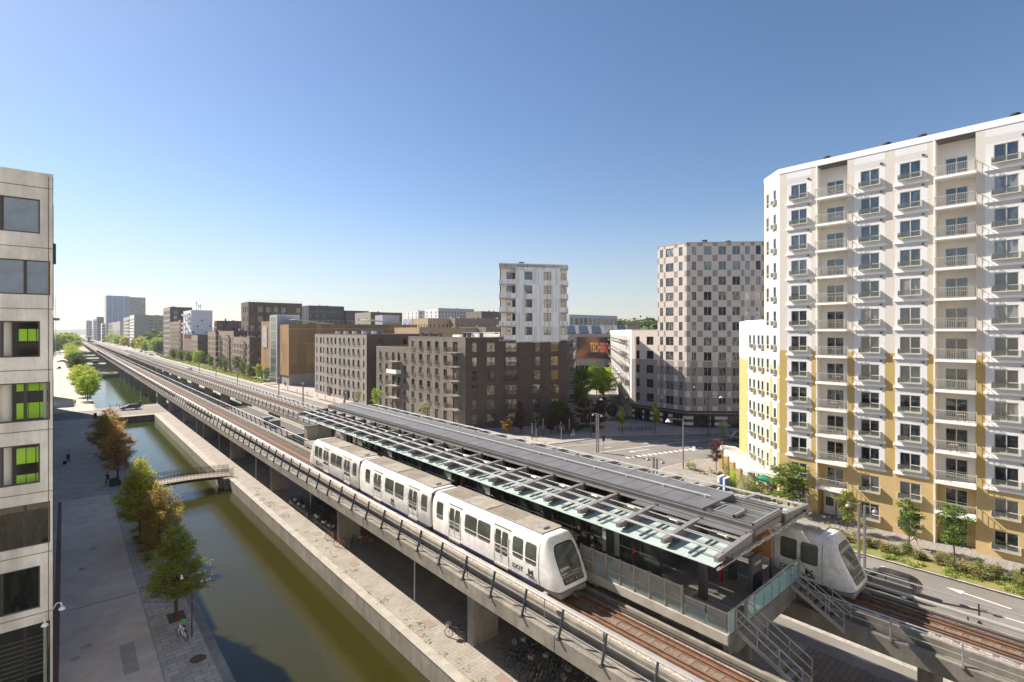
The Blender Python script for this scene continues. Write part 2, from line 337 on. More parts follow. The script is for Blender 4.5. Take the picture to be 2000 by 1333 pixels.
def mk_grid(name,a,b,sx,sz,rough=.15,mx=.12,mz=.15):
    m=NT(name); uv=m.n('ShaderNodeTexCoord').outputs['UV']; sp=m.n('ShaderNodeSeparateXYZ'); m.t.links.new(uv,sp.inputs[0])
    fx=m.math('LESS_THAN',m.math('FRACT',m.math('MULTIPLY',sp.outputs[0],sx)),mx); fz=m.math('LESS_THAN',m.math('FRACT',m.math('MULTIPLY',sp.outputs[1],sz)),mz)
    m.setin(m.b.inputs['Base Color'],m.mix(c4(a),c4(b),m.math('MAXIMUM',fx,fz))); m.b.inputs['Roughness'].default_value=rough; m.b.inputs['IOR'].default_value=1.7; return m.mat
MAT['curtain']=mk_grid('blue_curtain_wall',(.05,.15,.34),(.3,.36,.45),.11,.27)
MAT['curtaing']=mk_grid('green_glass_wall',(.05,.08,.07),(.2,.21,.2),.5,.28)
# ---------------------------------------------------------------- facade builder
_fr={}
def frame_mesh(w,h,style,mf):
    k=(round(w,2),round(h,2),style,mf.name)
    if k in _fr: return _fr[k]
    m=MB(); t=.07; d=.07
    def bx(x0,x1,z0,z1): m.box(x0,x1,-.02,d,z0,z1)
    bx(-w/2,-w/2+t,0,h); bx(w/2-t,w/2,0,h); bx(-w/2+t,w/2-t,0,t); bx(-w/2+t,w/2-t,h-t,h)
    if style=='two': bx(-.04+.0*w,.05,t,h-t); bx(.05,w/2-t,h*.3,h*.3+.08)
    if style=='mid': bx(-.035,.035,t,h-t)
    if style=='door': bx(-.05,.05,t,h-t); bx(-w/2+t,-.05,h*.36,h*.36+.06); bx(.05,w/2-t,h*.36,h*.36+.06)
    if style=='tri': bx(-w/6-.03,-w/6+.03,t,h-t); bx(w/6-.03,w/6+.03,t,h-t)
    if style=='low': bx(-w/2+t,w/2-t,h*.3,h*.3+.06)
    fm=m.mesh('window_frame',mf); p=MB(); p.face([(-w/2+t*.5,.03,t*.5),(w/2-t*.5,.03,t*.5),(w/2-t*.5,.03,h-t*.5),(-w/2+t*.5,.03,h-t*.5)])
    _fr[k]=(fm,p); return _fr[k]
_pn={}
class Bld:
    """one building: an empty with wall, roof, window ... children"""
    def __init__(s,name,label,loc,cat='building',lim=97):
        s.t=thing(name,label,cat,loc); s.loc=Vector(loc); s.n=0; s.lim=lim; s.ex=MB(); s.exm=None
    def facade(s,p0,p1,z0,z1,cols,floors,mats,matf=None,depth=.18,style='mid',mf=None,mp=None,ub=(),zb=(),skip=None,parts=True,name='wall'):
        p0=Vector((*p0,0)); p1=Vector((*p1,0)); L=(p1-p0).length; d=(p1-p0)/L; n=Vector((d.y,-d.x,0)); mf=mf or MAT['frdk']; mp=mp or MAT['dpane']
        holes=[]
        for ci,c in enumerate(cols):
            st=c[2] if len(c)>2 else style
            for fi,(zs,h) in enumerate(floors):
                if skip and skip(ci,fi): continue
                holes.append((c[0]-c[1]/2,c[0]+c[1]/2,zs,zs+h,st))
        us=sorted(set([0,L]+[round(x,3) for h in holes for x in h[:2]]+list(ub))); zs_=sorted(set([z0,z1]+[round(x,3) for h in holes for x in h[2:4]]+list(zb)))
        us=[u for u in us if -1e-6<=u<=L+1e-6]; zs_=[z for z in zs_ if z0-1e-6<=z<=z1+1e-6]
        m=MB(); P=lambda u,z,q=0: p0+d*u+n*q+Vector((0,0,z))
        for a,b in zip(us,us[1:]):
            if b-a<.005: continue
            for c,e in zip(zs_,zs_[1:]):
                if e-c<.005: continue
                uc,zc=(a+b)/2,(c+e)/2
                if any(h[0]<uc<h[1] and h[2]<zc<h[3] for h in holes): continue
                m.face([P(a,c),P(b,c),P(b,e),P(a,e)],matf(uc,zc) if matf else 0,[(a,c),(b,c),(b,e),(a,e)])
        for (a,b,c,e,st) in holes:
            mi=matf(a-.01,(c+e)/2) if matf else 0
            for q in ([P(a,c),P(a,c,-depth),P(a,e,-depth),P(a,e)],[P(b,c,-depth),P(b,c),P(b,e),P(b,e,-depth)],[P(a,e),P(a,e,-depth),P(b,e,-depth),P(b,e)],[P(a,c,-depth),P(a,c),P(b,c),P(b,c,-depth)]):
                m.face(q,mi,[(0,0),(depth,0),(depth,1),(0,1)])
        wo=m.build(name,mats,s.t)
        rz=math.atan2(d.y,d.x)
        for (a,b,c,e,st) in holes:
            s.window((a+b)/2,c,b-a,e-c,P,rz,st,mf,mp,depth,parts)
        return wo
    def window(s,u,z,w,h,P,rz,st,mf,mp,depth=.18,parts=True):
        fm,pm=frame_mesh(w,h,st,mf); loc=P(u,z,-depth+.07)-s.loc
        if not parts or s.n>=s.lim:
            c,si=math.cos(rz),math.sin(rz); s.exm=(mf,mp)
            for vs,fs,mi in (([v.co for v in fm.vertices],[tuple(p.vertices) for p in fm.polygons],0),([Vector(v) for v in pm.v],pm.f,1)):
                k=len(s.ex.v); s.ex.v+=[(loc.x+c*v[0]-si*v[1],loc.y+si*v[0]+c*v[1],loc.z+v[2]) for v in vs]
                for f in fs: s.ex.f.append(tuple(k+i for i in f)); s.ex.m.append(mi); s.ex.uv.append(None)
            return None
        s.n+=1
        o=inst(fm,'window',s.t,loc,rz); k=(id(pm),mp.name)
        if k not in _pn: _pn[k]=pm.mesh('pane',mp)
        inst(_pn[k],'pane',o); return o
    def done(s):
        if s.ex.f: tag(s.ex.build('window',list(s.exm),s.t,world=False),kind='stuff')
    def roof(s,poly,z,par=.5,mr=None,mc=None,cw=.3,name='roof'):
        mr=mr or MAT['felt']; mc=mc or MAT['gsteel']
        c=MB(); k=len(poly); cx=sum(p[0] for p in poly)/k; cy=sum(p[1] for p in poly)/k
        a=sum(poly[i][0]*poly[(i+1)%k][1]-poly[(i+1)%k][0]*poly[i][1] for i in range(k))
        if a<0: poly=poly[::-1]
        ins=[]
        for i in range(k):
            p=Vector(poly[i]); q=Vector(poly[i-1]); r=Vector(poly[(i+1)%k]); d1=(p-q).normalized(); d2=(r-p).normalized(); n1=Vector((-d1.y,d1.x)); n2=Vector((-d2.y,d2.x)); b=(n1+n2); b=b/max(.3,b.dot(n1)) if b.length>.1 else n1
            ins.append((p-b*.03,p+b*cw))
        m=MB(); m.prism([(p+(q-p)*.25).to_tuple() for p,q in ins],z-par-.3,z-par,0); m.build(name,mr,s.t)
        for i in range(k):
            j=(i+1)%k; o1,i1=ins[i]; o2,i2=ins[j]; z1=z+.06; z0=z-.12
            c.face([(*o1,z1),(*o2,z1),(*i2,z1),(*i1,z1)]); c.face([(*o1,z0),(*o2,z0),(*o2,z1),(*o1,z1)]); c.face([(*i2,z-par),(*i1,z-par),(*i1,z1),(*i2,z1)])
        c.build('parapet',mc,s.t)
    def units(s,items,m=None):
        for (x,y,z,a,b,h) in items:
            u=MB(); u.box(x,x+a,y,y+b,z,z+h); u.build('roof_unit',m or MAT['galv'],s.t,bevel=.05)
    def chimneys(s,pts,z,m=None,r=.25,h=1.1):
        for (x,y) in pts:
            u=MB(); u.box(x-r,x+r,y-r,y+r,z,z+h); u.box(x-r-.06,x+r+.06,y-r-.06,y+r+.06,z+h,z+h+.1); u.build('chimney',m or MAT['dgrey'],s.t)
def even(L,n,w,st=None,off=0):
    return [(off+L*(i+.5)/n,w)+((st,) if st else ()) for i in range(n)]
def balcony(b,P,u0,u1,z,dep,m=None,bars=True,mr=None,solid=None,th=.16,rh=1.05):
    """slab proud of the wall with a railing; P(u,z,q)"""
    m=m or MAT['wtrim']; mr=mr or MAT['galv']; k=MB()
    pts=[P(u0,0,0),P(u1,0,0),P(u1,0,dep),P(u0,0,dep)]; k.prism([(p.x,p.y) for p in pts],z-th,z); o=k.build('balcony',m,b.t)
    r=MB(); pl=[P(u0+.03,z,0),P(u0+.03,z,dep-.04),P(u1-.03,z,dep-.04),P(u1-.03,z,0)]
    for a,c in zip(pl,pl[1:]):
        up=Vector((0,0,rh))
        if solid: r.bar(a+up*.5,c+up*.5,.05,rh)
        else:
            r.bar(a+up,c+up,.05,.04); r.bar(a+up*.08,c+up*.08,.03,.03); L=(c-a).length; n=max(1,int(L/.13)) if bars else max(1,int(L/.8))
            for i in range(n+1):
                q=a+(c-a)*i/n; r.bar(q,q+up,.02,.02)
    ro=r.build('railing',solid or mr,b.t); ro.parent=o; return o
# ================================================================ GROUND
def struct(name,mb,m,**k):
    o=mb.build(name,m,**k); o['kind']='structure'; return o
BAS=[(7.9,18.1,-80,83.5),(7.9,17.5,83.5,160.9),(6.6,24.2,184,333),(6.6,24.2,345,432),(6.6,24.2,452,524),(6.6,24.2,546,590),(6.6,24.2,612,700)]
def sheet(x0,x1,y0,y1,z,holes=()):
    m=MB(); xs=sorted({x0,x1,*[h[0] for h in holes],*[h[1] for h in holes]}); ys=sorted({y0,y1,*[h[2] for h in holes],*[h[3] for h in holes]})
    xs=[x for x in xs if x0<=x<=x1]; ys=[y for y in ys if y0<=y<=y1]
    for a,b in zip(xs,xs[1:]):
        for c,d in zip(ys,ys[1:]):
            if any(h[0]<(a+b)/2<h[1] and h[2]<(c+d)/2<h[3] for h in holes): continue
            m.face([(a,c,z),(b,c,z),(b,d,z),(a,d,z)])
    return m
MAT['far']=mat('far_ground',(.24,.22,.18),.9,(.26,.25,.19),.03)
MAT['prom']=mat('promenade_slabs',(.46,.405,.335),.85,None,brick=(1,1.2,.6,.015,(.42,.37,.305),(.3,.265,.215)),bump=.2,dirt=.5)
struct('ground',sheet(-5000,5000,-2500,6500,0,BAS),MAT['far'])
struct('water',sheet(6,24.6,-80,720,-1.5),WATER)
struct('promenade',sheet(-6,4.7,-80,900,.004),MAT['prom'])
struct('asphalt_path',sheet(-.27,4.7,-40,86,.008),MAT['asph'])
struct('crossing_road',sheet(-6,58,164.5,180.5,.012),MAT['road'])
struct('brick_strip',sheet(-.62,-.27,-40,86,.012),MAT['redbrk'])
struct('canal_pavement',sheet(4.7,7.3,-40,161,.008),MAT['paved'])
struct('canal_edge_pavement',sheet(4.7,6.2,161,800,.01),MAT['prom'])
struct('canal_kerb',sheet(7.36,7.9,-40,161,.012),MAT['concd'])
struct('canal_walkway',sheet(18.5,20.95,-60,162,.006),MAT['pave'])
struct('underpass_paving',sheet(20.95,38.2,-60,160,.004),mat('underpass_paving',(.27,.24,.21),.9,None,brick=(1,.6,.3,.012,(.23,.205,.18),(.13,.115,.1)),bump=.25,dirt=.5))
struct('brick_pavement',sheet(27,38.2,-40,13,.008),MAT['setts'])
struct('kerb',sheet(40.6,41.3,-60,300,.012),MAT['kerb'])
struct('cycle_lane',sheet(38.2,40.6,-60,160,.008),MAT['road'])
struct('road',sheet(41.3,57.9,-80,1500,.008),MAT['road'])
m=MB()
def flat(pts,z): m.face([(*p,z) for p in pts])
kN=[(57.9,80),(60,74),(64.5,70),(72.5,67.9),(80.1,66.6),(85.4,64.6),(93.6,58.8),(110.7,47.5),(150,21)]
kS=[(57.9,36),(60.5,40.5),(65,43.6),(71,44.9),(75,44.5),(79,43.9),(81.1,42.9),(87.5,40.1),(150,4)]
for a,b,c,d in zip(kS,kS[1:],kN,kN[1:]): flat([a,b,d,c],.012)
struct('junction_asphalt',m,MAT['road'])
m=MB(); m.prism(kN+[(700,-300),(700,1500),(57.9,1500)],0,.12); struct('plaza',m,mat('plaza_slabs',(.38,.345,.3),.85,None,brick=(1,1.2,.6,.02,(.345,.31,.27),(.23,.21,.18)),bump=.2,dirt=.2))
m=MB(); m.prism(kS+[(150,-200),(57.9,-200)],0,.12); struct('sidewalk',m,mat('sidewalk_slabs',(.29,.27,.24),.85,None,brick=(1,1.6,.5,.02,(.255,.235,.21),(.17,.155,.14)),bump=.25,dirt=.35))
def strip(name,pts,w,z,mt,off=0):
    s=MB(); V=[Vector(p) for p in pts]; Ls=[]
    for i,p in enumerate(V):
        d=(V[min(i+1,len(V)-1)]-V[max(i-1,0)]).normalized(); n=Vector((d.y,-d.x)); Ls.append((p+n*(off-w/2),p+n*(off+w/2)))
    for (a,b),(c,d) in zip(Ls,Ls[1:]): s.face([(*a,z),(*b,z),(*d,z),(*c,z)])
    return struct(name,s,mt)
strip('kerb',kN,.35,.125,MAT['kerb']); strip('kerb',kS,.35,.125,MAT['kerb']); strip('kerb',[(57.9,80),(57.9,800)],.3,.125,MAT['kerb']); strip('kerb',[(57.9,36),(57.9,-80)],.3,.125,MAT['kerb'])
strip('cycle_kerb',[(58.5,74),(64,68),(71.4,65.1),(79.8,61.8),(89.6,56.3),(98.2,50.1),(112,41),(140,24)],.5,.05,MAT['kerb'])
struct('street',(lambda s:(s.face([(112,86,.126),(117.5,81,.126),(185,139.5,.126),(180,145,.126)]),s)[1])(MB()),MAT['road'])
struct('garden_ground',(lambda s:(s.face([(58.1,-80,.127),(61.6,-80,.127),(61.6,18.5,.127),(58.1,21,.127)]),s)[1])(MB()),MAT['grass'])
for (a,b) in ((137,163),(168,200),(205,222)): struct('planting_strip',sheet(60.2,61.4,a,b,.127),MAT['gravel'])
for (a,b,c,d) in ((60,66,228,300),(60,67,305,420),(60,68,430,520)): struct('lawn',sheet(a,b,c,d,.127),MAT['grass'])
# paint
def paint(polys,z=.02):
    s=MB()
    for p in polys: s.face([(*q,z) for q in p])
    return struct('road_marking',s,MAT['white'])
def seg(a,b,w):
    a=Vector(a); b=Vector(b); d=(b-a).normalized(); n=Vector((d.y,-d.x))*w/2; return [a-n,b-n,b+n,a+n]
def arrow(a,b,w=.18,hw=.55,hl=1.2):
    a=Vector(a); b=Vector(b); d=(b-a).normalized(); n=Vector((d.y,-d.x)); c=b-d*hl; return [seg(a,c,w),[c-n*hw,b,c+n*hw,c]]
paint([seg((71.6,58.4),(87.9,54.1),.18),seg((87.9,54.1),(94,51.5),.18)])
paint([seg((72+i*1.15,52.8-i*.32),(72.55+i*1.15,52.65-i*.32),.9) for i in range(15)])
paint([seg((91,47.6),(104,41.5),.3)])
paint(arrow((80.5,53.9),(75.6,55)),.024)
for a,b in (((76.5,59.5),(74.6,60)),((84,57.3),(87,56)),((92,52.8),(95,50.8)),((97,50.5),(100,48.6)),((93,48.5),(96.5,46.5)),((99,45.4),(103,43.2))): paint([seg(a,b,.2)],.024)
paint(arrow((55.2,4.4),(55.8,8.4),.15,.36,1.1),.024)
paint([seg((53.2,-2),(53.2,7.1),.14)],.024); paint([seg((51.6,16.5+i*3),(51.6,18+i*3),.14) for i in range(8)],.024)
paint([seg((49.7,90+i*9),(49.7,93+i*9),.14) for i in range(60)],.024)
MAT['patch']=mat('asphalt_patch',(.3,.26,.22),.95,(.36,.31,.26),1.5)
for (a,b,c,d) in ((.3,2.6,36.6,37.2),(-.2,2.2,33.9,34.5),(.2,4.5,52,52.25),(2.8,3.6,40,44)): struct('asphalt_patch',sheet(a,b,c,d,.014),MAT['patch'])
struct('gutter_line',sheet(4.6,4.7,-40,86,.013),MAT['conclt'])
# canal walls
def cwall(label,x0,x1,y0,y1,name='canal_wall',mt='conc',cap=True):
    t=thing(name,label,'wall',((x0+x1)/2,(y0+y1)/2,0)); s=MB(); s.box(x0,x1,y0,y1,-3,-.001); s.build('wall_face',MAT[mt],t)
    if cap:
        s=MB(); s.box(x0-.05 if x1-x0<2 else x0,x1+.0,y0,y1,.0,.045); s.build('coping',MAT['conclt'],t)
cwall('weathered concrete canal wall carrying the sunlit walkway, nearer stretch this side of the footbridge',18.1,18.75,-80,83.5)
cwall('concrete canal wall carrying the sunlit walkway beyond the footbridge, up to the crossing road',17.5,18.5,83.5,160.9)
cwall('low shaded canal wall along the tree lined promenade, near basin',7.4,7.9,-80,160.9,cap=False)
cwall('dark concrete canal end wall below the crossing road where the grey car drives',7.9,17.5,160.9,161.6)
cwall('canal end wall on the far side of the crossing road, facing the green basin',6.6,24.2,183.3,184)
cwall('promenade side wall of the bright green basin beyond the crossing road',6.0,6.6,184,333,cap=False)
cwall('dark canal end wall under the round platform',6.6,24.2,333,333.8)
cwall('far canal end wall of the second green basin, below the small hut',6.6,24.2,432,433)
cwall('distant canal end wall of the third green basin',6.6,24.2,524,525)
cwall('most distant canal end wall near the vanishing point',6.6,24.2,590,591)
cwall('canal end wall, last but one before the viaduct meets the horizon',6.6,24.2,700,701)
# round platform in the canal
t=thing('round_platform','flat round paved platform reaching into the green canal','platform',(15,338,0)); s=MB()
s.prism([(15+8.5*math.cos(a*PI/14),338+8.5*math.sin(a*PI/14)) for a in range(28)],-.5,.18); s.build('deck',MAT['conclt'],t)
s=MB(); s.ring((15,338,.3),(0,0,1),4.2,.25,24); s.ring((15,338,.3),(0,0,1),6.2,.2,24); s.build('stone_ring',MAT['concd'],t)
t=thing('utility_hut','small dark hut standing on the slab crossing over the green canal','hut',(15.5,439,0)); s=MB(); s.box(14,17,437,441,0,2.2); s.build('wall',MAT['dgrey'],t); s=MB(); s.box(13.8,17.2,436.8,441.2,2.2,2.4); s.build('roof',MAT['felt'],t)
# drain covers
for i,(x,y) in enumerate(((20.2,65.4),(20.2,54.6),(20.2,45.3),(20.2,32.4),(20.4,24.2),(19.9,76),(20.1,90))):
    s=MB(); s.box(x-.35,x+.35,y-.55,y+.55,.004,.02); tag(s.build('inspection_cover',MAT['cover']),['rusty cover on the sunny walkway level with the trains rear end','rusty cover on the sunny walkway opposite the parked bicycle rows','rusty cover on the sunny walkway just past the pier with orange bicycles','rusty cover on the sunny walkway beside a grey cover in the viaduct shade','rusty cover on the sunny walkway at the bottom of the photo','rusty cover on the sunny walkway near the footbridge landing','rusty cover on the sunny walkway beyond the footbridge'][i],'manhole cover')
s=MB(); s.box(21.2,22,30.9,31.8,.012,.024); tag(s.build('inspection_cover',MAT['covd']),'dark grey cover in the viaduct shade beside a rusty one','manhole cover')
def disc(x,y,r,mt,label,z=.014):
    s=MB(); s.prism([(x+r*math.cos(a*PI/8),y+r*math.sin(a*PI/8)) for a in range(16)],.004,z); tag(s.build('manhole_cover',mt),label,'manhole cover')
disc(2.1,65.5,.33,MAT['conclt'],'pale round manhole cover on asphalt, right one of the upper pair',.016); disc(1.2,60.5,.3,MAT['conclt'],'pale round manhole cover on asphalt, left one of the upper pair',.016)
disc(1.1,45.4,.32,MAT['conclt'],'pale round manhole cover on asphalt beside the shaded facade, lower pair',.016); disc(.5,44.2,.3,MAT['conclt'],'pale round manhole cover on asphalt closest to the facade',.016)
disc(6.6,38.9,.48,MAT['gravel'],'round brown soil patch in the pavement below the white bicycle',.02); disc(5.4,36.2,.5,MAT['cover'],'round brown cover in the pavement at the bottom edge',.02)
for (x,y) in ((6.35,45.7),(6.2,65.6),(7,62)):
    s=MB(); s.box(x-.55,x+.55,y-.8,y+.8,.004,.025); s.build('tree_pit',MAT['gravel'])['kind']='structure'
struct('gravel_bed',sheet(5.3,7.3,58,74,.014),mat('dry_grass_bed',(.36,.3,.13),.95,(.45,.38,.22),1.5,bump=.6))
# ================================================================ VIADUCTS
YA,YB=-30,2100
def viaduct(side,X0,X1,c,label):
    sg=1 if side=='W' else -1       # outer side sign: west viaduct's outer edge is X0
    t=thing('viaduct',label,'viaduct',((X0+X1)/2,40,0))
    s=MB(); s.box(X0+.4,X1-.4,YA,YB,4.95,5.5); s.build('deck',MAT['conc'],t)
    for nm,(a,b) in (('edge_beam',(X0,X0+.4)),('edge_beam',(X1-.4,X1))):
        s=MB(); y=YA+3.5
        while y<YB:
            y2=min(y+22.5 if y<900 else YB,YB); s.box(a,b,y+.03,y2,4.85,5.75); y=y2
        s.build(nm,MAT['conc'],t,bevel=.03)
    for (a,b) in ((c-1.75,c-1.55),(c+1.55,c+1.75)):
        s=MB(); s.box(a,b,YA,YB,5.5,6.12); s.build('upstand',MAT['conc'],t,bevel=.02)
    s=MB(); s.box(c-1.55,c+1.55,YA,YB,5.5,5.96); s.build('ballast',MAT['ballast'],t)
    s=MB(); s.box(c-.8,c+.8,YA,YB,5.9,5.972); s.build('track_bed',MAT['ballastd'],t)
    k=-1
    while 5.5+22.5*k<950:
        y=5.5+22.5*k; s=MB(); s.box(c-1.15,c+1.1,y-.02,y+.68,-2.5,4.95); s.build('pier',MAT['concd'],t,bevel=.03); k+=1
    return t
VW=viaduct('W',19.1,24.8,22.1,'near concrete viaduct beside the canal, carrying the train with its nose at the platform screen')
VE=viaduct('E',31.8,37.2,34.5,'far concrete viaduct beside the road, carrying the second train')
def railing(vt,X,lean,y0,y1,mp,mr,top=7.15,step=2.8,lim=97,rails=(6.2,6.65),stop=420):
    s=MB(); xt=X+lean
    s.tube((xt,y0,top),(xt,y1,top),.045,8)
    for z in rails: f=(z-5.75)/(top-5.75); s.tube((X+lean*f,y0,z),(X+lean*f,y1,z),.022,5)
    ro=s.build('railing',mr,vt)
    def post(pm,y):
        n=(-.06,.06); X0_=X-.09 if lean>0 else X+.09
        for a,b in (((X0_,5.72),(X+lean*.35,6.35)),((X+lean*.35,6.35),(xt,top))):
            pm.bar((a[0],y,a[1]),(b[0],y,b[1]),.055,.15) if False else pm.prism([(a[0]-.075,a[1]),(a[0]+.075,a[1]),(b[0]+.07,b[1]),(b[0]-.07,b[1])],y-.03,y+.03,xf=lambda p:(p[0],p[2],p[1]))
        pm.box(X0_-.12,X0_+.16,y-.09,y+.09,5.7,5.78)
    y=y0+.6; n=0; ex=MB(); base=None
    while y<y1:
        if n<lim:
            if base is None: pm=MB(); post(pm,0); base=pm.mesh('post',mp,(X,0,0))
            inst(base,'post',ro,(X-vt.location.x,y-vt.location.y,0)); n+=1
        elif y<stop: post(ex,y)
        y+=step if y<stop else 1e9
    if ex.f: tag(ex.build('post',mp,vt),kind='stuff').parent=ro
railing(VW,19.15,.3,YA,YB,MAT['dsteel'],MAT['galv'],stop=520)
railing(VW,24.72,-.12,69.5,YB,MAT['dsteel'],MAT['galv'],top=6.9,stop=420)
railing(VE,31.9,.05,YA,11.2,MAT['galv'],MAT['galv'],top=6.8)
railing(VE,31.9,.1,69.5,YB,MAT['dsteel'],MAT['galv'],top=6.8,stop=420)
railing(VE,37.1,-.25,YA,YB,MAT['dsteel'],MAT['galv'],top=6.95,stop=520)
for (vt,x0,x1,z0,z1,segs) in ((VW,19.62,19.86,6.98,7.1,((-30,100),(108,135),(150,1500))),(VE,36.45,36.75,6.2,6.34,((-30,1500),))):
    for a,b in segs:
        s=MB(); s.box(x0,x1,a,b,z0,z1)
        y=a+1
        while y<min(b,200): s.box(x0+.12,x1-.12,y-.04,y+.04,5.5,z0); y+=5.6
        s.build('cable_tray',MAT['alu'],vt,bevel=.02)
def track(c,label):
    t=thing('railway_track',label,'railway track',(c,40,5.97))
    def rail(x,w,z0,z1,mt,nm='rail'):
        s=MB(); s.box(x-w*.3,x+w*.3,YA,YB,z0,z1-.035); s.box(x-w/2,x+w/2,YA,YB,z1-.035,z1); s.box(x-w,x+w,YA,YB,z0-.005,z0+.02); s.build(nm,mt,t)
    for d in (-.72,.72): rail(c+d,.08,5.99,6.15,MAT['rust'])
    for d in (-.38,.38): rail(c+d,.09,5.99,6.13,MAT['rust'],'guard_rail')
    rail(c+1.15,.09,6.08,6.2,MAT['steel'],'conductor_rail')
    s=MB(); y=YA
    while y<330: s.box(c-.98,c+.98,y,y+.22,5.9,5.99); y+=.72
    tag(s.build('sleeper',mat('sleeper',(.2,.16,.13),.9,(.13,.1,.08),4),t),kind='stuff')
track(22.1,'rusty track on the near viaduct, running under the leading train'); track(34.5,'rusty track on the far viaduct next to the road')
# expansion drains under deck, lamp posts below
for i,(x,y,h) in enumerate(((21.1,36,4.9),(22.1,61.8,4.9),(21.1,81.1,4.9),(21.1,104.7,4.9),(21.1,126,4.9))):
    s=MB(); s.tube((x,y,0),(x,y,h),.06,8); s.tube((x,y,0),(x,y,.15),.12,8); tag(s.build('drain_pipe',MAT['galv']),['thin grey drain pipe under the near viaduct between its two nearest visible piers','thin grey drain pipe rising out of the parked bicycles','thin grey drain pipe under the viaduct opposite the footbridge','thin grey drain pipe under the viaduct past the footbridge','thin grey drain pipe under the viaduct nearest the crossing road'][i],'pipe')
# footbridge
t=thing('footbridge','slender steel footbridge with many thin bars crossing the canal','footbridge',(13,86,0))
s=MB(); N=12; arch=lambda x:.12+.42*math.sin(PI*min(1,max(0,(x-5.5)/13.3)))
for i in range(N):
    a=5.6+i*13.2/N; b=5.6+(i+1)*13.2/N; s.prism([(a,arch(a)-.35),(b,arch(b)-.35),(b,arch(b)),(a,arch(a))],84.6,87.4,xf=lambda p:(p[0],p[2],p[1]))
s.build('deck',mat('bridge_planks',(.42,.36,.3),.8,(.34,.29,.24),3),t)
for y in (84.6,87.4):
    s=MB(); x=5.6
    while x<18.9: s.box(x-.026,x+.026,y-.026,y+.026,arch(x)-.38,arch(x)+1.12); x+=.17
    for i in range(N):
        a=5.6+i*13.2/N; b=a+13.2/N
        for z in (.15,.75): s.bar((a,y,arch(a)+z),(b,y,arch(b)+z),.03,.04)
        s.bar((a,y-.02,arch(a)-.25),(b,y-.02,arch(b)-.25),.08,.3)
    s.build('railing',MAT['frbr'],t)
s=MB(); s.box(17.2,18.3,84.4,87.6,-3,.1); s.build('abutment',MAT['concd'],t)
# ================================================================ STATION
ST=thing('platform','long island platform slab between the two tracks, paved in dark stone','platform',(28.4,40,6.4))
s=MB(); s.box(23.85,32.95,11.62,69,6.45,6.98); s.build('slab',MAT['conclt'],ST,bevel=.03)
s=MB(); s.box(23.95,32.85,11.7,68.9,6.98,7.0); s.build('paving',MAT['granite'],ST)
for x in (24.5,32.2):
    s=MB(); s.box(x,x+.12,12,68.8,7.0,7.006); s.build('tactile_strip',MAT['conclt'],ST)
for x in (26.3,30.3):
    s=MB(); s.box(x-.06,x+.06,11.9,68.8,7.0,7.007); s.build('pale_line',MAT['galv'],ST)
for y in range(14,69,6):
    for x in (25,31.4): s=MB(); s.box(x,x+.5,y,y+.5,0,6.45); s.build('support',MAT['concd'],ST)
s=MB(); s.box(24.2,32.6,11.75,12.05,5.6,6.45); s.build('end_beam',MAT['concd'],ST)
s=MB(); s.box(26,30.8,20,66,0,6.44); s.build('lower_hall',MAT['clear'],ST)
s=MB(); s.box(25.6,31,19.9,20,0,6.4); s.build('hall_end_wall',MAT['dgrey'],ST)
# canopy
CA=thing('platform_canopy','long station canopy with a dark flat centre roof and glass wings on grey beams','canopy',(28.4,40,7))
Y0,Y1=11.66,68.0; NB=21; SP=(Y1-Y0)/(NB-1)
s=MB(); s.box(26.6,30.3,14.4,67.9,11.62,11.72)
s.build('roof_panel',MAT['roofdk'],CA)
s=MB(); y=14.4
while y<67.8: s.box(26.6,30.3,y-.015,y+.015,11.715,11.727); y+=1.4
s.build('roof_seam',MAT['dgrey'],CA)
s=MB(); s.tube((28.5,14.9,11.86),(28.5,66.5,11.86),.055,8)
for i in range(19): s.box(28.42,28.58,15.2+i*2.8,15.3+i*2.8,11.72,11.86)
s.build('roof_rail',MAT['alu'],CA)
for x in (26.62,30.28):
    s=MB(); s.box(x-.06,x+.06,Y0,67.9,11.18,11.6); s.box(x-.14,x+.14,Y0,67.9,11.54,11.6); s.box(x-.14,x+.14,Y0,67.9,11.16,11.22); s.build('edge_girder',MAT['gsteel'],CA)
s=MB(); s.box(26.68,30.22,Y0,Y0+.1,10.9,11.6); s.box(26.68,30.22,Y0-.08,Y0+.18,11.5,11.56); s.box(26.68,30.22,Y0-.06,Y0+.16,11.2,11.25); s.build('end_girder',MAT['gsteel'],CA)
s=MB(); s.box(26.9,30.0,Y0+.2,14.35,11.36,11.42); s.build('end_skylight',MAT['clear2'],CA)
s=MB()
for z in (11.44,): 
    for x in (26.85,28.2,29.1,30.05): s.box(x-.03,x+.03,Y0+.15,14.4,z,z+.06)
    s.box(27.2,28.6,12.9,12.98,z,z+.16); s.box(27.2,28.6,14,14.08,z,z+.16); s.box(27.2,27.28,12.9,14,z,z+.16); s.box(28.52,28.6,12.9,14,z,z+.16)
s.build('skylight_frame',MAT['galv'],CA)
s=MB(); s.box(27.25,28.55,12.96,14.02,11.5,11.55); s.build('roof_hatch',MAT['roofdk'],CA)
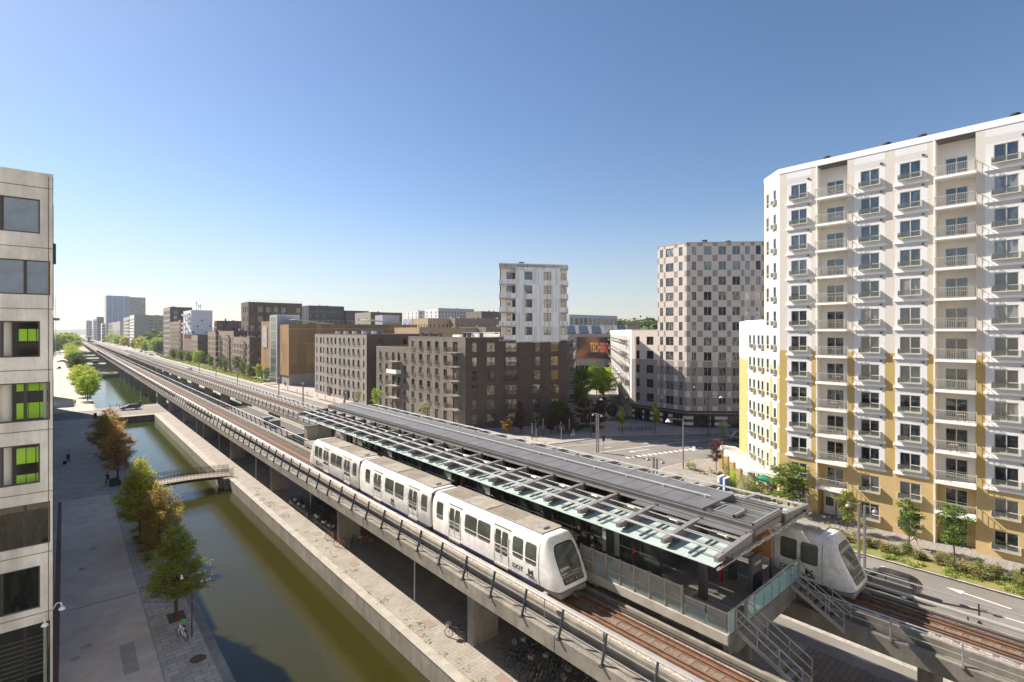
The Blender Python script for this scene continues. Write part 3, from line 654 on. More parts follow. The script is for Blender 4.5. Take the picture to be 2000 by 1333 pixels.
# side walls/dark gutter zones
def lerp(a,b,t): return a+(b-a)*t
for sg,xe,xc in ((1,22.75,26.5),(-1,34.05,30.4)):
    zt=lambda x: 10.98+(x-xe)*sg/abs(xc-xe)*.15
    g=MB(); xg=xe-.1*sg; xm=xe+2.65*sg
    for i in range(40):
        a=Y0+.02+i*(Y1-Y0)/40; b=Y0+.02+(i+1)*(Y1-Y0)/40-.025
        g.face([(xg,a,10.58),(xm,a,10.66),(xm,b,10.66),(xg,b,10.58)]); g.face([(xg,a,10.565),(xm,a,10.645),(xm,b,10.645),(xg,b,10.565)])
    g.build('wing_glass',MAT['mint'],CA)
    g=MB()
    for i in range(20):
        a=Y0+.03+i*SP; b=a+SP-.05; g.face([(xm+.08*sg,a,10.62),(xc,a,10.7),(xc,b,10.7),(xm+.08*sg,b,10.62)])
    g.build('inner_glass',MAT['clear'],CA)
    for i in range(NB):
        y=Y0+i*SP; s=MB(); x1=xe
        pts=[(xe,11.0),(xe,10.8),(xe+1.2*sg,10.62),(xc,10.62),(xc,11.22),(xc-.5*sg,11.22)]
        s.prism(pts,y-.1,y+.1,xf=lambda p:(p[0],p[2],p[1]))
        s.bar((xe,y,11.01),(xc-.5*sg,y,11.22),.26,.05); s.bar((xe,y,10.86),(xc,y,10.72),.16,.03); s.build('wing_beam',MAT['gsteel'],CA)
        k=MB(); k.bar((xe+.3*sg,y,10.76),(xe+1.25*sg,y,10.79),.12,.1); k.bar((xe+.15*sg,y-.28,10.72),(xe+1.1*sg,y-.28,10.74),.1,.08); k.bar((xe+.8*sg,y,10.9),(xe+.8*sg,y-.28,10.74),.1,.1)
        if i<NB-1:
            ym=y+SP/2; k2=MB(); k2.bar((xe+.1*sg,ym,10.74),(xe+1.2*sg,ym,10.78),.12,.08); k2.bar((xe+1.2*sg,ym,10.78),(xe+1.7*sg,ym,10.78),.04,.04); k2.bar((xe+1.7*sg,ym,10.76),(xe+2.6*sg,ym,10.8),.1,.08); k2.build('glass_arm',MAT['dgrey'],CA)
        k.build('glass_bracket',MAT['dgrey'],CA)
        if i<NB-1:
            q=MB(); q.sphere((xc-.85*sg,y+.9,10.95),.12,8,5); q.tube((xc-.85*sg,y+.9,10.95),(xc-.85*sg,y+1.4,10.95),.03); q.build('spotlight',MAT['alu'],CA)
    for dx,r,mt in ((.62,.055,'alu'),(.78,.03,'galv'),(1.75,.035,'galv'),(1.95,.03,'galv'),(2.7,.035,'galv')):
        s=MB(); s.tube((xe+dx*sg,Y0,11.1),(xe+dx*sg,Y1,11.1),r,8); s.build('purlin',MAT[mt],CA)
    for a,b in ((Y0+.2,Y0+5.5),) if sg>0 else ():
        s=MB(); s.box(25.75,26.35,a,b+1.4,11.16,11.2); s.build('gutter_panel',MAT['roofdk'],CA)
    s=MB(); s.box(min(xc,xc+.5*sg) if 0 else min(xc-.14,xc+.1),max(xc-.14,xc+.1),Y0,Y1,10.5,10.72); s.build('ledge',MAT['conclt'],CA)
    for i in range(0,NB):
        y=Y0+i*SP; s=MB(); s.box(xc-.12,xc+.12,y-.12,y+.12,10.6,11.25); s.build('bracket_post',MAT['dgrey'],CA)
s=MB(); s.tube((22.6,Y0-.16,10.55),(34.2,Y0-.16,10.62),.06,8); s.tube((22.9,Y0-.28,10.72),(33.9,Y0-.28,10.8),.03,6)
for i in range(9): s.box(24+i*1.15,24.5+i*1.15,Y0-.36,Y0-.12,10.66,10.76)
s.build('end_pipe',MAT['galv'],CA)
for i,y in enumerate((14.1,20.4,26,31.6,37.2,42.8,48.4,54,59.6,65.2)):
    for x in (26.1,29.5 if i==0 else 30.5):
        s=MB(); s.box(x-.16,x+.16,y-.2,y+.2,7,10.6); s.box(x+.17,x+.24,y-.1,y+.1,7,10.6); s.build('column',MAT['dgrey'],CA)
        if i==0: s=MB(); s.box(x+.17,x+.26,y-.12,y+.12,9.0,9.45); s.build('red_marker',MAT['redb'],CA)
# glass enclosure
EN=thing('glass_enclosure','dark glazed windbreak with handrails running along the middle of the platform','windbreak',(28.4,45,7))
s=MB(); s.box(26.56,26.62,17,63,7.12,10.3); s.build('glass_wall',MAT['clear'],EN)
s=MB(); s.box(30.2,30.26,17,63,7.12,10.3); s.build('glass_wall',MAT['clear'],EN)
s=MB(); s.box(26.5,30.3,17,17.06,7.12,9.6); s.build('glass_wall',MAT['clear'],EN)
s=MB(); y=17.0
while y<63.1:
    for x in (26.5,30.22): s.box(x,x+.1,y-.04,y+.04,7,10.45)
    y+=1.4
for x in (26.48,30.2):
    s.box(x,x+.12,17,63,7.0,7.12); s.box(x,x+.12,17,63,10.3,10.38)
s.build('mullion',MAT['dgrey'],EN)
for x in (26.35,30.45):
    s=MB(); s.tube((x,17.5,8.05),(x,62,8.05),.035,8); s.tube((x,17.5,9.35),(x,62,9.35),.02,6); s.build('handrail',MAT['alu'],EN)
s=MB(); s.box(27.2,29.6,22,58,7,9.4); s.build('lift_shaft',mat('dark_interior',(.035,.04,.038),.5,(.09,.09,.08),.9),EN)
for y,l in ((20.6,1.3),(33.6,1.2),(39.2,1.2),(50.4,1.2),(57.6,1.1),(62.9,1.2)):
    s=MB(); s.box(26.4,26.48,y-l/2,y+l/2,7.25,10.3); s.build('mint_panel',MAT['mint'],EN)
for y in (24,31,45,52):
    b=thing('bench','pale slatted bench against the glass windbreak','bench',(25.95,y,7),group='benches along the windbreak')
    s=MB(); s.box(25.75,26.2,y-.9,y+.9,7.42,7.47); s.build('seat',MAT['conclt'],b); s=MB(); s.box(26.2,26.24,y-.9,y+.9,7.5,7.85); s.build('backrest',MAT['conclt'],b)
    for d in (-.8,.8): s=MB(); s.box(25.85,26.1,y+d-.04,y+d+.04,7,7.42); s.build('leg',MAT['galv'],b)
def pole(name,label,cat,x,y,z,h,r,mt,cap=None):
    t=thing(name,label,cat,(x,y,z)); s=MB(); s.box(x-r,x+r,y-r*.6,y+r*.6,z,z+h); s.build('column',mt,t,bevel=.02); s=MB(); s.box(x-r*.9,x+r*.9,y-r*.6-.01,y-r*.6,z+h*.6,z+h*.8); s.build('panel',cap or MAT['dgrey'],t); return t
pole('help_point','slim red help point near the open end of the platform','help point',28.7,14.4,7,1.75,.12,MAT['red'],MAT['redb'])
pole('help_point','dark post with a red band beside the bench at the platform end','help point',26.0,18.6,7,1.7,.11,MAT['dgrey'],MAT['redb'])
pole('help_point','red help point seen past the leading trains roof at the windbreak','help point',26.0,36.2,7,1.9,.14,MAT['red'])
pole('help_point','tall red help point at the far end of the platform by the advertising wall','help point',26.0,60.3,7,2.0,.15,MAT['red'])
t=thing('timetable_board','upright grey timetable board at the open end of the platform','timetable board',(28.6,12.4,7)); s=MB(); s.box(28.0,29.3,12.3,12.52,7,9.25); s.build('panel',MAT['dgrey'],t,bevel=.03)
s=MB(); s.box(28.1,29.2,12.27,12.3,7.15,8.3); s.build('display',MAT['black2'],t); s=MB(); s.box(28.25,29.05,12.27,12.3,8.75,8.9); s.build('header',MAT['galv'],t)
t=thing('litter_bin','black litter bin with a white domed cap behind the timetable board','litter bin',(29.6,15.6,7)); s=MB(); s.tube((29.2,15.6,7),(29.2,15.6,8.0),.2,12); s.build('bin',MAT['black'],t); s=MB(); s.sphere((29.2,15.6,8.0),.2,10,5,v1=PI/2); s.build('cap',MAT['wtrim'],t)
t=thing('advertising_board','brown advertising panel glowing warm behind the canopy end, beside the second train','panel',(31.7,13.5,8)); s=MB(); s.box(31.2,31.3,12.6,15.8,8.2,9.9); s.build('panel',mat('orange_poster',(.35,.17,.06),.5,(.25,.12,.05),1),t); s=MB(); s.box(31.2,31.3,12.6,12.7,7,8.2); s.box(31.2,31.3,15.7,15.8,7,8.2); s.build('leg',MAT['dgrey'],t)
# screens along west edge
FE=thing('glass_screen','row of tall glass screens with bronze posts along the near platform edge','glass screen',(23.95,17,7))
ys=[14.1+i*.98 for i in range(8)]
for y in ys:
    s=MB(); s.box(23.9,24.0,y-.05,y+.05,6.62,8.45); s.box(23.86,24.04,y-.08,y+.08,6.6,6.72); s.build('post',mat('bronze_post',(.36,.31,.25),.4,metal=.5),FE)
for a,b in zip(ys,ys[1:]):
    s=MB(); s.box(23.93,23.96,a+.06,b-.06,6.75,8.36); s.build('pane',MAT['mesh'],FE)
    s=MB(); s.box(23.92,23.97,a+.05,b-.05,8.36,8.4); s.box(23.92,23.97,a+.05,b-.05,7.55,7.58); s.build('rail',MAT['alu'],FE)
s=MB(); s.box(24.02,24.06,12.3,21.2,6.99,7.5); s.build('kick_plate',MAT['teal'],FE)
FF=thing('platform_fence','lower glass fence with steel rail wrapping the open end of the platform','fence',(26,11.7,7))
s=MB(); s.bar((23.98,14,7.95),(23.98,11.66,7.95),.07,.06); s.bar((23.98,11.66,7.98),(32.85,11.66,8.1),.08,.06); s.build('top_rail',MAT['alu'],FF)
s=MB(); s.box(23.95,23.98,11.75,12.75,6.6,7.9); s.box(23.95,23.98,12.85,13.95,6.6,7.9); s.build('glass',MAT['mesh'],FF)
xs=[24.0,24.55,25.75,26.75,27.8,28.85,29.85,30.9,31.9,32.8]
for x in xs:
    s=MB(); s.box(x-.04,x+.04,11.6,11.7,6.5,8.05); s.build('post',MAT['galv'],FF)
for i,(a,b) in enumerate(zip(xs,xs[1:])):
    if i==1 : continue
    s=MB(); s.box(a+.05,b-.05,11.63,11.66,6.95,7.92); s.build('panel',MAT['teal'],FF)
s=MB(); s.box(24,32.85,11.55,11.61,6.5,6.93); s.build('kerb_beam',MAT['gsteel'],FF)
def stair(label,x0,x1,ya,yb,za,zb):
    t=thing('service_stair',label,'stair',((x0+x1)/2,ya,zb)); n=7
    for i in range(n):
        f=(i+.5)/n; y=ya+(yb-ya)*f; z=za+(zb-za)*f; s=MB(); s.box(x0+.05,x1-.05,y-.14,y+.14,z-.02,z+.02); s.build('tread',MAT['gsteel'],t)
    for x in (x0,x1):
        s=MB(); s.bar((x,ya,za-.05),(x,yb,zb),.05,.2); s.build('stringer',MAT['galv'],t)
        s=MB()
        for h in (.55,1.0): s.bar((x,ya,za+h),(x,yb,zb+h),.045,.045)
        for k in range(4): y=ya+(yb-ya)*k/3; z=za+(zb-za)*k/3; s.bar((x,y,z-.1),(x,y,z+1.0),.045,.045)
        s.build('handrail',MAT['galv'],t)
stair('steel service stair down from the near corner of the platform to the near track',24.6,25.75,11.55,8.6,7.0,5.5)
stair('grey steel service stair down from the far corner of the platform beside the second train',31.3,32.4,11.55,8.9,7.0,5.5)
# low roof between the viaducts
t=thing('flat_roof_building','low flat dark roofed station building between the two viaducts','building',(28.3,107,0))
s=MB(); s.box(25.3,31.3,86.9,126.8,0,4.3); s.build('wall',MAT['concd'],t); s=MB(); s.box(25.45,31.15,87.05,126.65,4.3,4.42); s.build('roof',MAT['feltd'],t)
s=MB(); s.box(25.2,25.5,86.8,126.9,4.25,4.62); s.box(31.1,31.4,86.8,126.9,4.25,4.62); s.box(25.5,31.1,86.8,87.1,4.25,4.62); s.box(25.5,31.1,126.6,126.9,4.25,4.62); s.build('parapet',MAT['conclt'],t)
for y in (101,96.6):
    s=MB(); s.box(27.4,29.0,y-.7,y+.7,4.42,5.75); s.build('roof_unit',MAT['gsteel'],t,bevel=.04)
t=thing('advert_wall','pale panel with red lettering standing past the trains rear end','sign',(27,70.5,7)); s=MB(); s.box(26.2,28.4,70.4,70.55,6.2,9.6); s.build('panel',MAT['conclt'],t)
s=MB(); 
for i in range(5): s.box(26.45+i*.36,26.72+i*.36,70.34,70.39,8.5,9.1)
s.build('lettering',MAT['redb'],t)
t=thing('equipment_cabinet','grey equipment cabinet at the far end of the platform beside the red lettered panel','cabinet',(25,70,6)); s=MB(); s.box(24.6,26.1,70.2,71.2,5.5,8.6); s.build('body',MAT['galv'],t,bevel=.03); s=MB(); s.box(24.5,26.2,70.1,71.3,8.6,8.7); s.build('top',MAT['dgrey'],t)
# ================================================================ TRAINS
def tring(y,s=1.0,lean=0.0,zc=1.9):
    P=[]
    half=[(1.12,.55),(1.27,.62),(1.325,.95),(1.335,1.6),(1.33,2.2),(1.29,2.65),(1.2,2.98),(1.08,3.2),(.92,3.32),(.7,3.37)]
    for x,z in half: P.append((x,z))
    P=P+[(-x,z) for x,z in P[::-1]]
    return [(x*s,y+lean*max(0,(zc_z:=zc+(z-zc)*s)-.9),zc_z) for x,z in P]
def rrect(cx,cy,w,h,r,n=4):
    o=[]
    for (sx,sy,a0) in ((1,1,0),(-1,1,90),(-1,-1,180),(1,-1,270)):
        for i in range(n+1):
            a=R(a0+90*i/n); o.append((cx+sx*(w/2-r)+r*math.cos(a),cy+sy*(h/2-r)+r*math.sin(a)))
    return o
def train(label,loc,paint_m,texts=True):
    t=thing('metro_train',label,'train',loc); z0=0
    L=12.6; gap=.34; k=len(tring(0))
    def shell(ya,yb,noseA,noseB):
        m=MB(); rings=[]
        if noseA: 
            for (dy,sc,le) in ((.0,.80,.50),(.06,.87,.50),(.22,.935,.46),(.55,.98,.34),(1.0,1.0,.18),(1.75,1,0)): rings.append(tring(ya+dy,sc,le))
        else: rings.append(tring(ya,.985)); rings.append(tring(ya+.06,1))
        if noseB:
            for (dy,sc,le) in ((.0,.80,-.50),(.06,.87,-.50),(.22,.935,-.46),(.55,.98,-.34),(1.0,1.0,-.18),(1.75,1,0))[::-1]: rings.append(tring(yb-dy,sc,le))
        else: rings.append(tring(yb-.06,1)); rings.append(tring(yb,.985))
        for a,b in zip(rings,rings[1:]):
            for i in range(k): j=(i+1)%k; m.face([a[i],a[j],b[j],b[i]])
        m.face(rings[0][::-1]); m.face(rings[-1])
        me=m.mesh('car_body',paint_m); o=bpy.data.objects.new('car_body',me); COL.objects.link(o); o.parent=t
        import bmesh; bm=bmesh.new(); bm.from_mesh(me); bmesh.ops.remove_doubles(bm,verts=bm.verts,dist=1e-4); bmesh.ops.recalc_face_normals(bm,faces=bm.faces); bm.to_mesh(me); bm.free()
        me.polygons.foreach_set('use_smooth',[True]*len(me.polygons)); es=o.modifiers.new('es','EDGE_SPLIT'); es.split_angle=R(38)
    def sidepanel(name,y,w,zb,h,mt,sg,parent,d=.008,r=.14):
        m=MB(); pts=rrect(y,zb+h/2,w,h,r); 
        def px(z):
            xs=[(.55,1.12),(.62,1.27),(.95,1.325),(1.6,1.335),(2.2,1.33),(2.65,1.29),(2.98,1.2),(3.2,1.08)]
            for (a,b),(c,e) in zip(xs,xs[1:]):
                if a<=z<=c: return b+(e-b)*(z-a)/(c-a)
            return 1.1
        zs=sorted({round(p[1],3) for p in pts})
        # strips so that the panel follows the bowed side
        lv=[zb+h*i/6 for i in range(7)]
        def span(z):
            ys=[]
            for (a,b) in zip(pts,pts[1:]+pts[:1]):
                if (a[1]-z)*(b[1]-z)<=0 and abs(a[1]-b[1])>1e-6: ys.append(a[0]+(b[0]-a[0])*(z-a[1])/(b[1]-a[1]))
            return (min(ys),max(ys)) if ys else (y,y)
        zz=[zb+1e-4,zb+r*.15,zb+r*.5,zb+r]+[zb+r+(h-2*r)*i/4 for i in (1,2,3)]+[zb+h-r,zb+h-r*.5,zb+h-r*.15,zb+h-1e-4]
        for a,b in zip(zz,zz[1:]):
            (l1,r1),(l2,r2)=span(a),span(b); m.face([(sg*(px(a)+d),l1,a),(sg*(px(a)+d),r1,a),(sg*(px(b)+d),r2,b),(sg*(px(b)+d),l2,b)])
        return m.build(name,mt,parent,world=False)
    cars=[(0,L+.5,1,0),(L+.5+gap,2*L+.1+gap,0,0),(2*L+.1+2*gap,3*L+.6+2*gap,0,1)]
    for ci,(a,b,na,nb) in enumerate(cars):
        shell(a,b,na,nb)
        # windows and doors layout measured along the car
        o=1.75 if na else .25; e=b-a-(1.75 if nb else .25)
        if ci==0: lay=[('w',2.35,.95),('w',3.5,.95),('d',5.05,1.35),('w',6.85,1.35),('w',8.3,1.35),('d',10.2,1.35),('w',12.1,.85)]
        elif ci==1: lay=[('w',.85,.85),('d',2.55,1.35),('w',4.75,1.5),('w',6.45,1.5),('d',8.65,1.35),('w',10.55,.9)]
        else: lay=[('w',.85,.85),('d',2.6,1.35),('w',4.5,1.35),('w',5.95,1.35),('d',7.9,1.35),('w',9.5,.95),('w',10.6,.95)]
        for sg in (-1,1):
            for ty,y,wd in lay:
                yy=a+y
                if ty=='w': sidepanel('window',yy,wd,1.62,1.22,MAT['tglass'],sg,t)
                else:
                    dr=sidepanel('door',yy,wd+.04,.72,2.25,paint_m,sg,t,d=.012,r=.03)
                    m=MB(); m.box(sg*1.352-.004,sg*1.352+.004,yy-.012,yy+.012,.72,2.4); m.box(sg*1.2-.03,sg*1.2+.09*sg if sg>0 else sg*1.2+.03,yy-wd/2-.15,yy+wd/2+.15,3.0,3.03)
                    for q in (-1,1): m.box(sg*1.345-.006,sg*1.345+.006,yy+q*(wd/2+.02)-.01,yy+q*(wd/2+.02)+.01,.72,2.6)
                    m.build('seal',MAT['dgrey'],dr,world=False)
                    for q in (-1,1): sidepanel('door_window',yy+q*wd*.25,wd*.4,1.35,1.45,MAT['tglass'],sg,dr,d=.018,r=.09)
            m=MB(); m.box(sg*1.26-.03,sg*1.26+.03,a+(1.9 if na else .1),b-(1.9 if nb else .1),.5,.62); m.build('sill_stripe',MAT['navy'],t,world=False)
            for ty,y,wd in lay:
                if ty=='d': m=MB(); m.box(sg*1.31-.05,sg*1.31+.05,a+y-wd/2,a+y+wd/2,.55,.66); m.build('door_step',MAT['alu'],t,world=False)
        ra=a+(1.9 if na else .35); rb=b-(1.9 if nb else .35); n=4; ln=(rb-ra)/n
        for i in range(n):
            m=MB(); m.box(-.78,.78,ra+i*ln+.03,ra+(i+1)*ln-.03,3.34,3.40 if i%2 else 3.43); m.build('roof_panel',MAT['troof'] if i%2 else MAT['troof2'],t,world=False,bevel=.015)
        m=MB(); m.box(-.3,.2,ra+.4,ra+.9,3.42,3.55); m.box(-.82,-.78,ra,rb,3.3,3.46); m.box(.78,.86,ra,rb,3.3,3.5); m.build('roof_rail',MAT['alu'],t,world=False)
        for y in (a+2.4,b-2.4):
            m=MB(); m.box(-1.05,1.05,y-1.1,y+1.1,.25,.5); m.box(-.9,.9,y-.25,y+.25,.12,.3)
            for q in (-.85,.85):
                for x in (-.78,.78): m.tube((x-.06,y+q,.36),(x+.06,y+q,.36),.36,14)
            m.build('bogie',MAT['dgrey'],t,world=False)
        m=MB(); m.box(-1.0,1.0,a+4,b-4,.3,.56); m.build('underframe',MAT['dgrey'],t,world=False)
        if ci<2:
            m=MB(); m.box(-1.15,1.15,b-.05,b+gap+.05,.7,3.15); 
            for q in (.08,.17,.26): m.box(-1.2,1.2,b+q-.02,b+q+.02,.65,3.2)
            m.build('gangway',mat('gangway_rubber',(.07,.05,.04),.8),t,world=False)
    # nose details on both ends
    for ys_ in (1.66,3*L+.6+2*gap-1.66):
        for sg in (-1,1):
            m=MB(); m.path([(sg*1.28,ys_,.62),(sg*1.331,ys_,.95),(sg*1.341,ys_,1.6),(sg*1.336,ys_,2.2),(sg*1.296,ys_,2.65),(sg*1.206,ys_,2.98),(sg*1.0,ys_,3.27)],.012,4); m.build('nose_seam',MAT['dgrey'],t,world=False)
    for end in (0,1):
        yb=0 if end==0 else 3*L+.6+2*gap; le=.5 if end==0 else -.5; sg=-1 if end==0 else 1
        f=lambda x,z,d=0: (x,yb+le*(z-.9)+sg*d,z)
        def plate(name,pts,mt,par,d):
            m=MB(); m.face([f(x,z,d) for x,z in pts]); return m.build(name,mt,par,world=False)
        ws=[(-.86,1.42),(.86,1.42),(.92,1.9),(.9,2.5),(.84,2.78),(.72,2.94),(.5,3.0),(-.5,3.0),(-.72,2.94),(-.84,2.78),(-.9,2.5),(-.92,1.9)]
        wo=plate('windscreen',ws,MAT['black2'],t,.012); plate('glass',[(x*.93,2.2+(z-2.2)*.92) for x,z in ws],MAT['tglass'],wo,.016)
        pn=plate('light_panel',[(-.84,1.36),(.84,1.36),(.84,1.12),(.78,1.02),(-.78,1.02),(-.84,1.12)],MAT['black2'],t,.012)
        m=MB()
        for x in (-.62,-.2,.2,.62): m.tube(f(x,1.18,.012),f(x,1.18,.05),.06,10)
        m.build('headlight',MAT['galv'],pn,world=False)
        m=MB(); m.bar(f(-.86,1.39,.02),f(.86,1.39,.02),.03,.03); m.build('trim',MAT['alu'],t,world=False)
        y2=yb-sg*-.0; m=MB(); m.box(-1.08,1.08,min(yb-sg*.1,yb-sg*1.5),max(yb-sg*.1,yb-sg*1.5),.28,.6); m.build('apron',MAT['gsteel'],t,world=False,bevel=.08)
        m=MB(); m.box(-.2,.2,min(yb,yb+sg*.35),max(yb,yb+sg*.35),.3,.5); m.build('coupler',MAT['dgrey'],t,world=False)
    if texts:
        def text(s_,size,loc,rot,mt,name='lettering',ext=.003,sx=1):
            o=bpy.data.objects.new(name,text_mesh(s_,size,mt,ext)); COL.objects.link(o); o.parent=t; o.location=loc; o.rotation_euler=rot; o.scale=(sx,1,1); return o
        for y,s_,z,sz in ((3.5,'DOT',.97,.36),(2.35,'M',.98,.5),(3*L+.6-3.0,'DOT',.95,.42),(3*L+.6-2.0,'M',.98,.55),(19.3,'M',1.0,.55)):
            text(s_,sz,(-1.345,y,z),(R(90),0,R(-90)),MAT['dgrey'],sx=1.25)
            if s_=='M':
                m=MB(); m.box(-1.352,-1.345,y-.36,y+.36,.86,.96); m.build('logo_bar',MAT['dgrey'],t,world=False)
    return t
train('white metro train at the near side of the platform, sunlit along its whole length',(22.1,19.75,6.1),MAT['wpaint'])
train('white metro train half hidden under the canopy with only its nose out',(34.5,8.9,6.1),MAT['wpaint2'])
# ================================================================ BUILDINGS
M_=MAT
# --- yellow and white apartment tower (right)
RB=Bld('apartment_tower','tall cream and white apartment tower with yellow brick lower floors, rising at the right',(66.5,10,0))
FH=3.04; Z0=3.55
fl=[Z0-2.85+FH*i for i in range(13)]
Yc=lambda y:25.9-y
cols=[(Yc(23.65),1.75),(Yc(16.45),1.75),(Yc(12.9),1.75),(Yc(5.65),1.7),(Yc(-1.6),1.75),(Yc(-5.2),1.75),(Yc(-12.5),1.75)]
rec=[(Yc(21.6),Yc(18.6)),(Yc(10.8),Yc(7.8)),(Yc(3.0)+4.5,Yc(3.0)+7.5)]
rec=[rec[0],rec[1],(Yc(-7.4),Yc(-10.4))]
panels=[(Yc(25.0),Yc(22.3)),(Yc(17.9),Yc(15.1)),(Yc(14.2),Yc(11.5)),(Yc(7.1),Yc(4.2)),(Yc(-.3),Yc(-3.1)),(Yc(-3.9),Yc(-6.7)),(Yc(-11.2),Yc(-14.0))]
ZY1,ZY2,ZT=4.5+2.1,19.2,41.5
wz=[.85+3.04*i for i in range(13)]
def fz(i): return 1.15+3.045*i
slabs=[3.45+3.045*i for i in range(13)]
def rbm(u,z):
    inp=[p for p in panels if p[0]<u<p[1]]
    if z<ZY1: return 3
    if z>40.9: return 1
    if inp:
        k=(z-ZY1)%3.045
        if k>2.35: return 5
        return 4
    return 2 if z<ZY2 else 0
mats=[M_['cream'],M_['wpanel'],M_['yel'],M_['yelp'],M_['wpanel'],M_['wrough']]
zz=[ZY1+3.045*i for i in range(12)]+[ZY1+3.045*i+2.35 for i in range(12)]+[ZY2,40.9]
ub=sorted([x for p in panels for x in p])
def rb_floors(n0=0,n=13): return [(ZY1-6.09+3.045*i+.42,1.75) for i in range(n0,n)]
L=25.9+14.5
# split the facade at balcony recesses: three recessed bays
xs=[0]+[x for r in rec for x in r]+[L]
P0=lambda u,z,q=0: Vector((66.5-q,25.9-u,z))
for a,b in ((0,rec[0][0]),(rec[0][1],rec[1][0]),(rec[1][1],rec[2][0]),(rec[2][1],L)):
    cc=[(c[0]-a,c[1]) for c in cols if a<c[0]<b]
    RB.facade((66.5,25.9-a),(66.5,25.9-b),0,ZT,cc,rb_floors(),mats,lambda u,z,a=a:rbm(u+a,z),.12,'two',M_['frame'],M_['ppane'],ub=[x-a for x in ub if a<x<b],zb=zz)
for ri,(a,b) in enumerate(rec):
    dp=1.3
    for q0,q1 in (((66.5,25.9-a),(66.5+dp,25.9-a)),((66.5+dp,25.9-b),(66.5,25.9-b))):
        RB.facade(q0,q1,0,41.0,[],[],[M_['creamp'],M_['yelp']],lambda u,z:1 if z<ZY1 else 0,zb=[ZY1],name='recess_side')
    RB.facade((66.5+dp,25.9-a),(66.5+dp,25.9-b),0,41.0,[((b-a)/2-.1,1.75,'door')],[(s+.05,2.05) for s in ([.2] if 0 else [])+[3.5+3.045*i-.0 for i in range(12)]]+[(.15,2.6)],[M_['creamp'],M_['yelp']],lambda u,z:1 if z<ZY1 else 0,.1,'door',M_['frame'],M_['ppane'],zb=[ZY1],name='recess_wall')
    m=MB(); m.box(66.5,66.5+dp,25.9-b,25.9-a,40.9,41.05); m.build('recess_ceiling',M_['creamp'],RB.t)
    for i in range(12):
        balcony(RB,lambda u,z,q:P0(u,z,q),a-.05,b+.12,3.5+3.045*i,.75,m=M_['wtrim'],mr=M_['frame'],th=.24)
        m=MB(); m.box(66.5,66.5+dp,25.9-b,25.9-a,3.26+3.045*i,3.49+3.045*i); m.build('balcony_floor',M_['creamp'],RB.t)
# projecting details: white bands, french balcony trays, cornice
sillm={}
for pi,p in enumerate(panels):
    for i in range(11):
        z=ZY1+3.045*i; m=MB(); m.box(66.36,66.5,25.9-p[1]-.12,25.9-p[0]+.12,z-.2,z+.02)
        m.build('band',M_['wtrim'],RB.t)
        m=MB(); m.box(66.4,66.5,25.9-p[1]+.22,25.9-p[1]+.42,z+2.5,z+2.7); m.build('vent',M_['dgrey'],RB.t)
tray=MB(); w=1.85; tray.box(-w/2-.12,w/2+.1,-.36,-.0,-.08,0); tray.box(w/2+.04,w/2+.1,-.36,0,0,.62); tray.box(-w/2-.12,-w/2-.06,-.36,0,0,.5); tm=tray.mesh('sill_tray',M_['frame'])
gl=MB(); gl.box(-w/2-.05,w/2+.03,-.35,-.33,0,.55); gm=gl.mesh('glass_guard',M_['clear2'])
for c in cols:
    for (z,h) in rb_floors():
        o=inst(tm,'sill_tray',RB.t,Vector((66.5,25.9-c[0],z))-RB.loc,R(-90)); inst(gm,'glass_guard',o)
m=MB(); m.box(66.45,66.5,-14.5,25.95,40.92,41.55); m.build('cornice',M_['wtrim'],RB.t)
# facet and low wing
A=(66.5,25.9); B=(69.45,28.93); C=(73.5,33.1)
def frow(u,z):
    if z<ZY1-3.045+.2: return 3
    k=(z-ZY1)%3.045
    if z<17.4: 
        return 1 if k<.35 or any(abs(u-c)<.55 for c in fcol) else 2
    return 1 if k<.35 else 0
fcol=[]
def dofacet(p0,p1,us,zt,n):
    global fcol
    fcol=us
    RB.facade(p1,p0,0,zt,[(u,.78) for u in us],[(ZY1-6.09+3.045*i+.42,1.85) for i in range(n)],mats,frow,.12,'low',M_['frame'],M_['ppane'],ub=[x for u in us for x in (u-.55,u+.55)],zb=[ZY1+3.045*i for i in range(-1,12)]+[ZY1+.35+3.045*i for i in range(-1,12)]+[17.4,ZY1-2.845])
dofacet(A,B,[.95,2.95],41.5,13); 
dofacet(B,C,[1.2,2.55,4.0,5.2],23.0,7)
for (p0,p1,us,n) in ((B,A,[2.95],13),(C,B,[5.2,2.55],7)):
    d=(Vector(p1)-Vector(p0)).normalized(); nn=Vector((d.y,-d.x)); rz=math.atan2(d.y,d.x)
    for u in us:
        for i in range(n):
            z=ZY1-6.09+3.045*i+.42; q=Vector(p0)+d*u; m=MB(); m.box(-.55,.5,-.3,0,-.06,0); m.box(.44,.5,-.3,0,0,.6); m.box(-.55,-.49,-.3,0,0,.6); m.box(-.49,.44,-.29,-.27,0,.55,1)
            o=m.build('sill_tray',[M_['frame'],M_['clear2']],RB.t,world=False); o.location=Vector((q.x,q.y,z))-RB.loc; o.rotation_euler=(0,0,rz)
for (p0,p1,z) in ((B,A,41.5),(C,B,23.0)):
    d=(Vector(p1)-Vector(p0)).normalized(); nn=Vector((d.y,-d.x)); m=MB(); a=Vector(p0)-d*.0; b=Vector(p1)
    m.prism([a,b,b+nn*.05,a+nn*.05],z-.55,z+.05); m.build('cornice',M_['wtrim'],RB.t)
RB.facade((84,39),C,0,23.0,[],[],[M_['yel'],M_['wpanel']],lambda u,z:1 if z>17.4 else 0,zb=[17.4],name='end_wall')
RB.facade((80,28.93),B,22,41.5,[],[],[M_['cream']],name='end_wall')
RB.facade((66.5,-14.5),(80,-14.5),0,41.5,[],[],[M_['cream'],M_['yel']],lambda u,z:1 if z<19 else 0,zb=[19],name='end_wall')
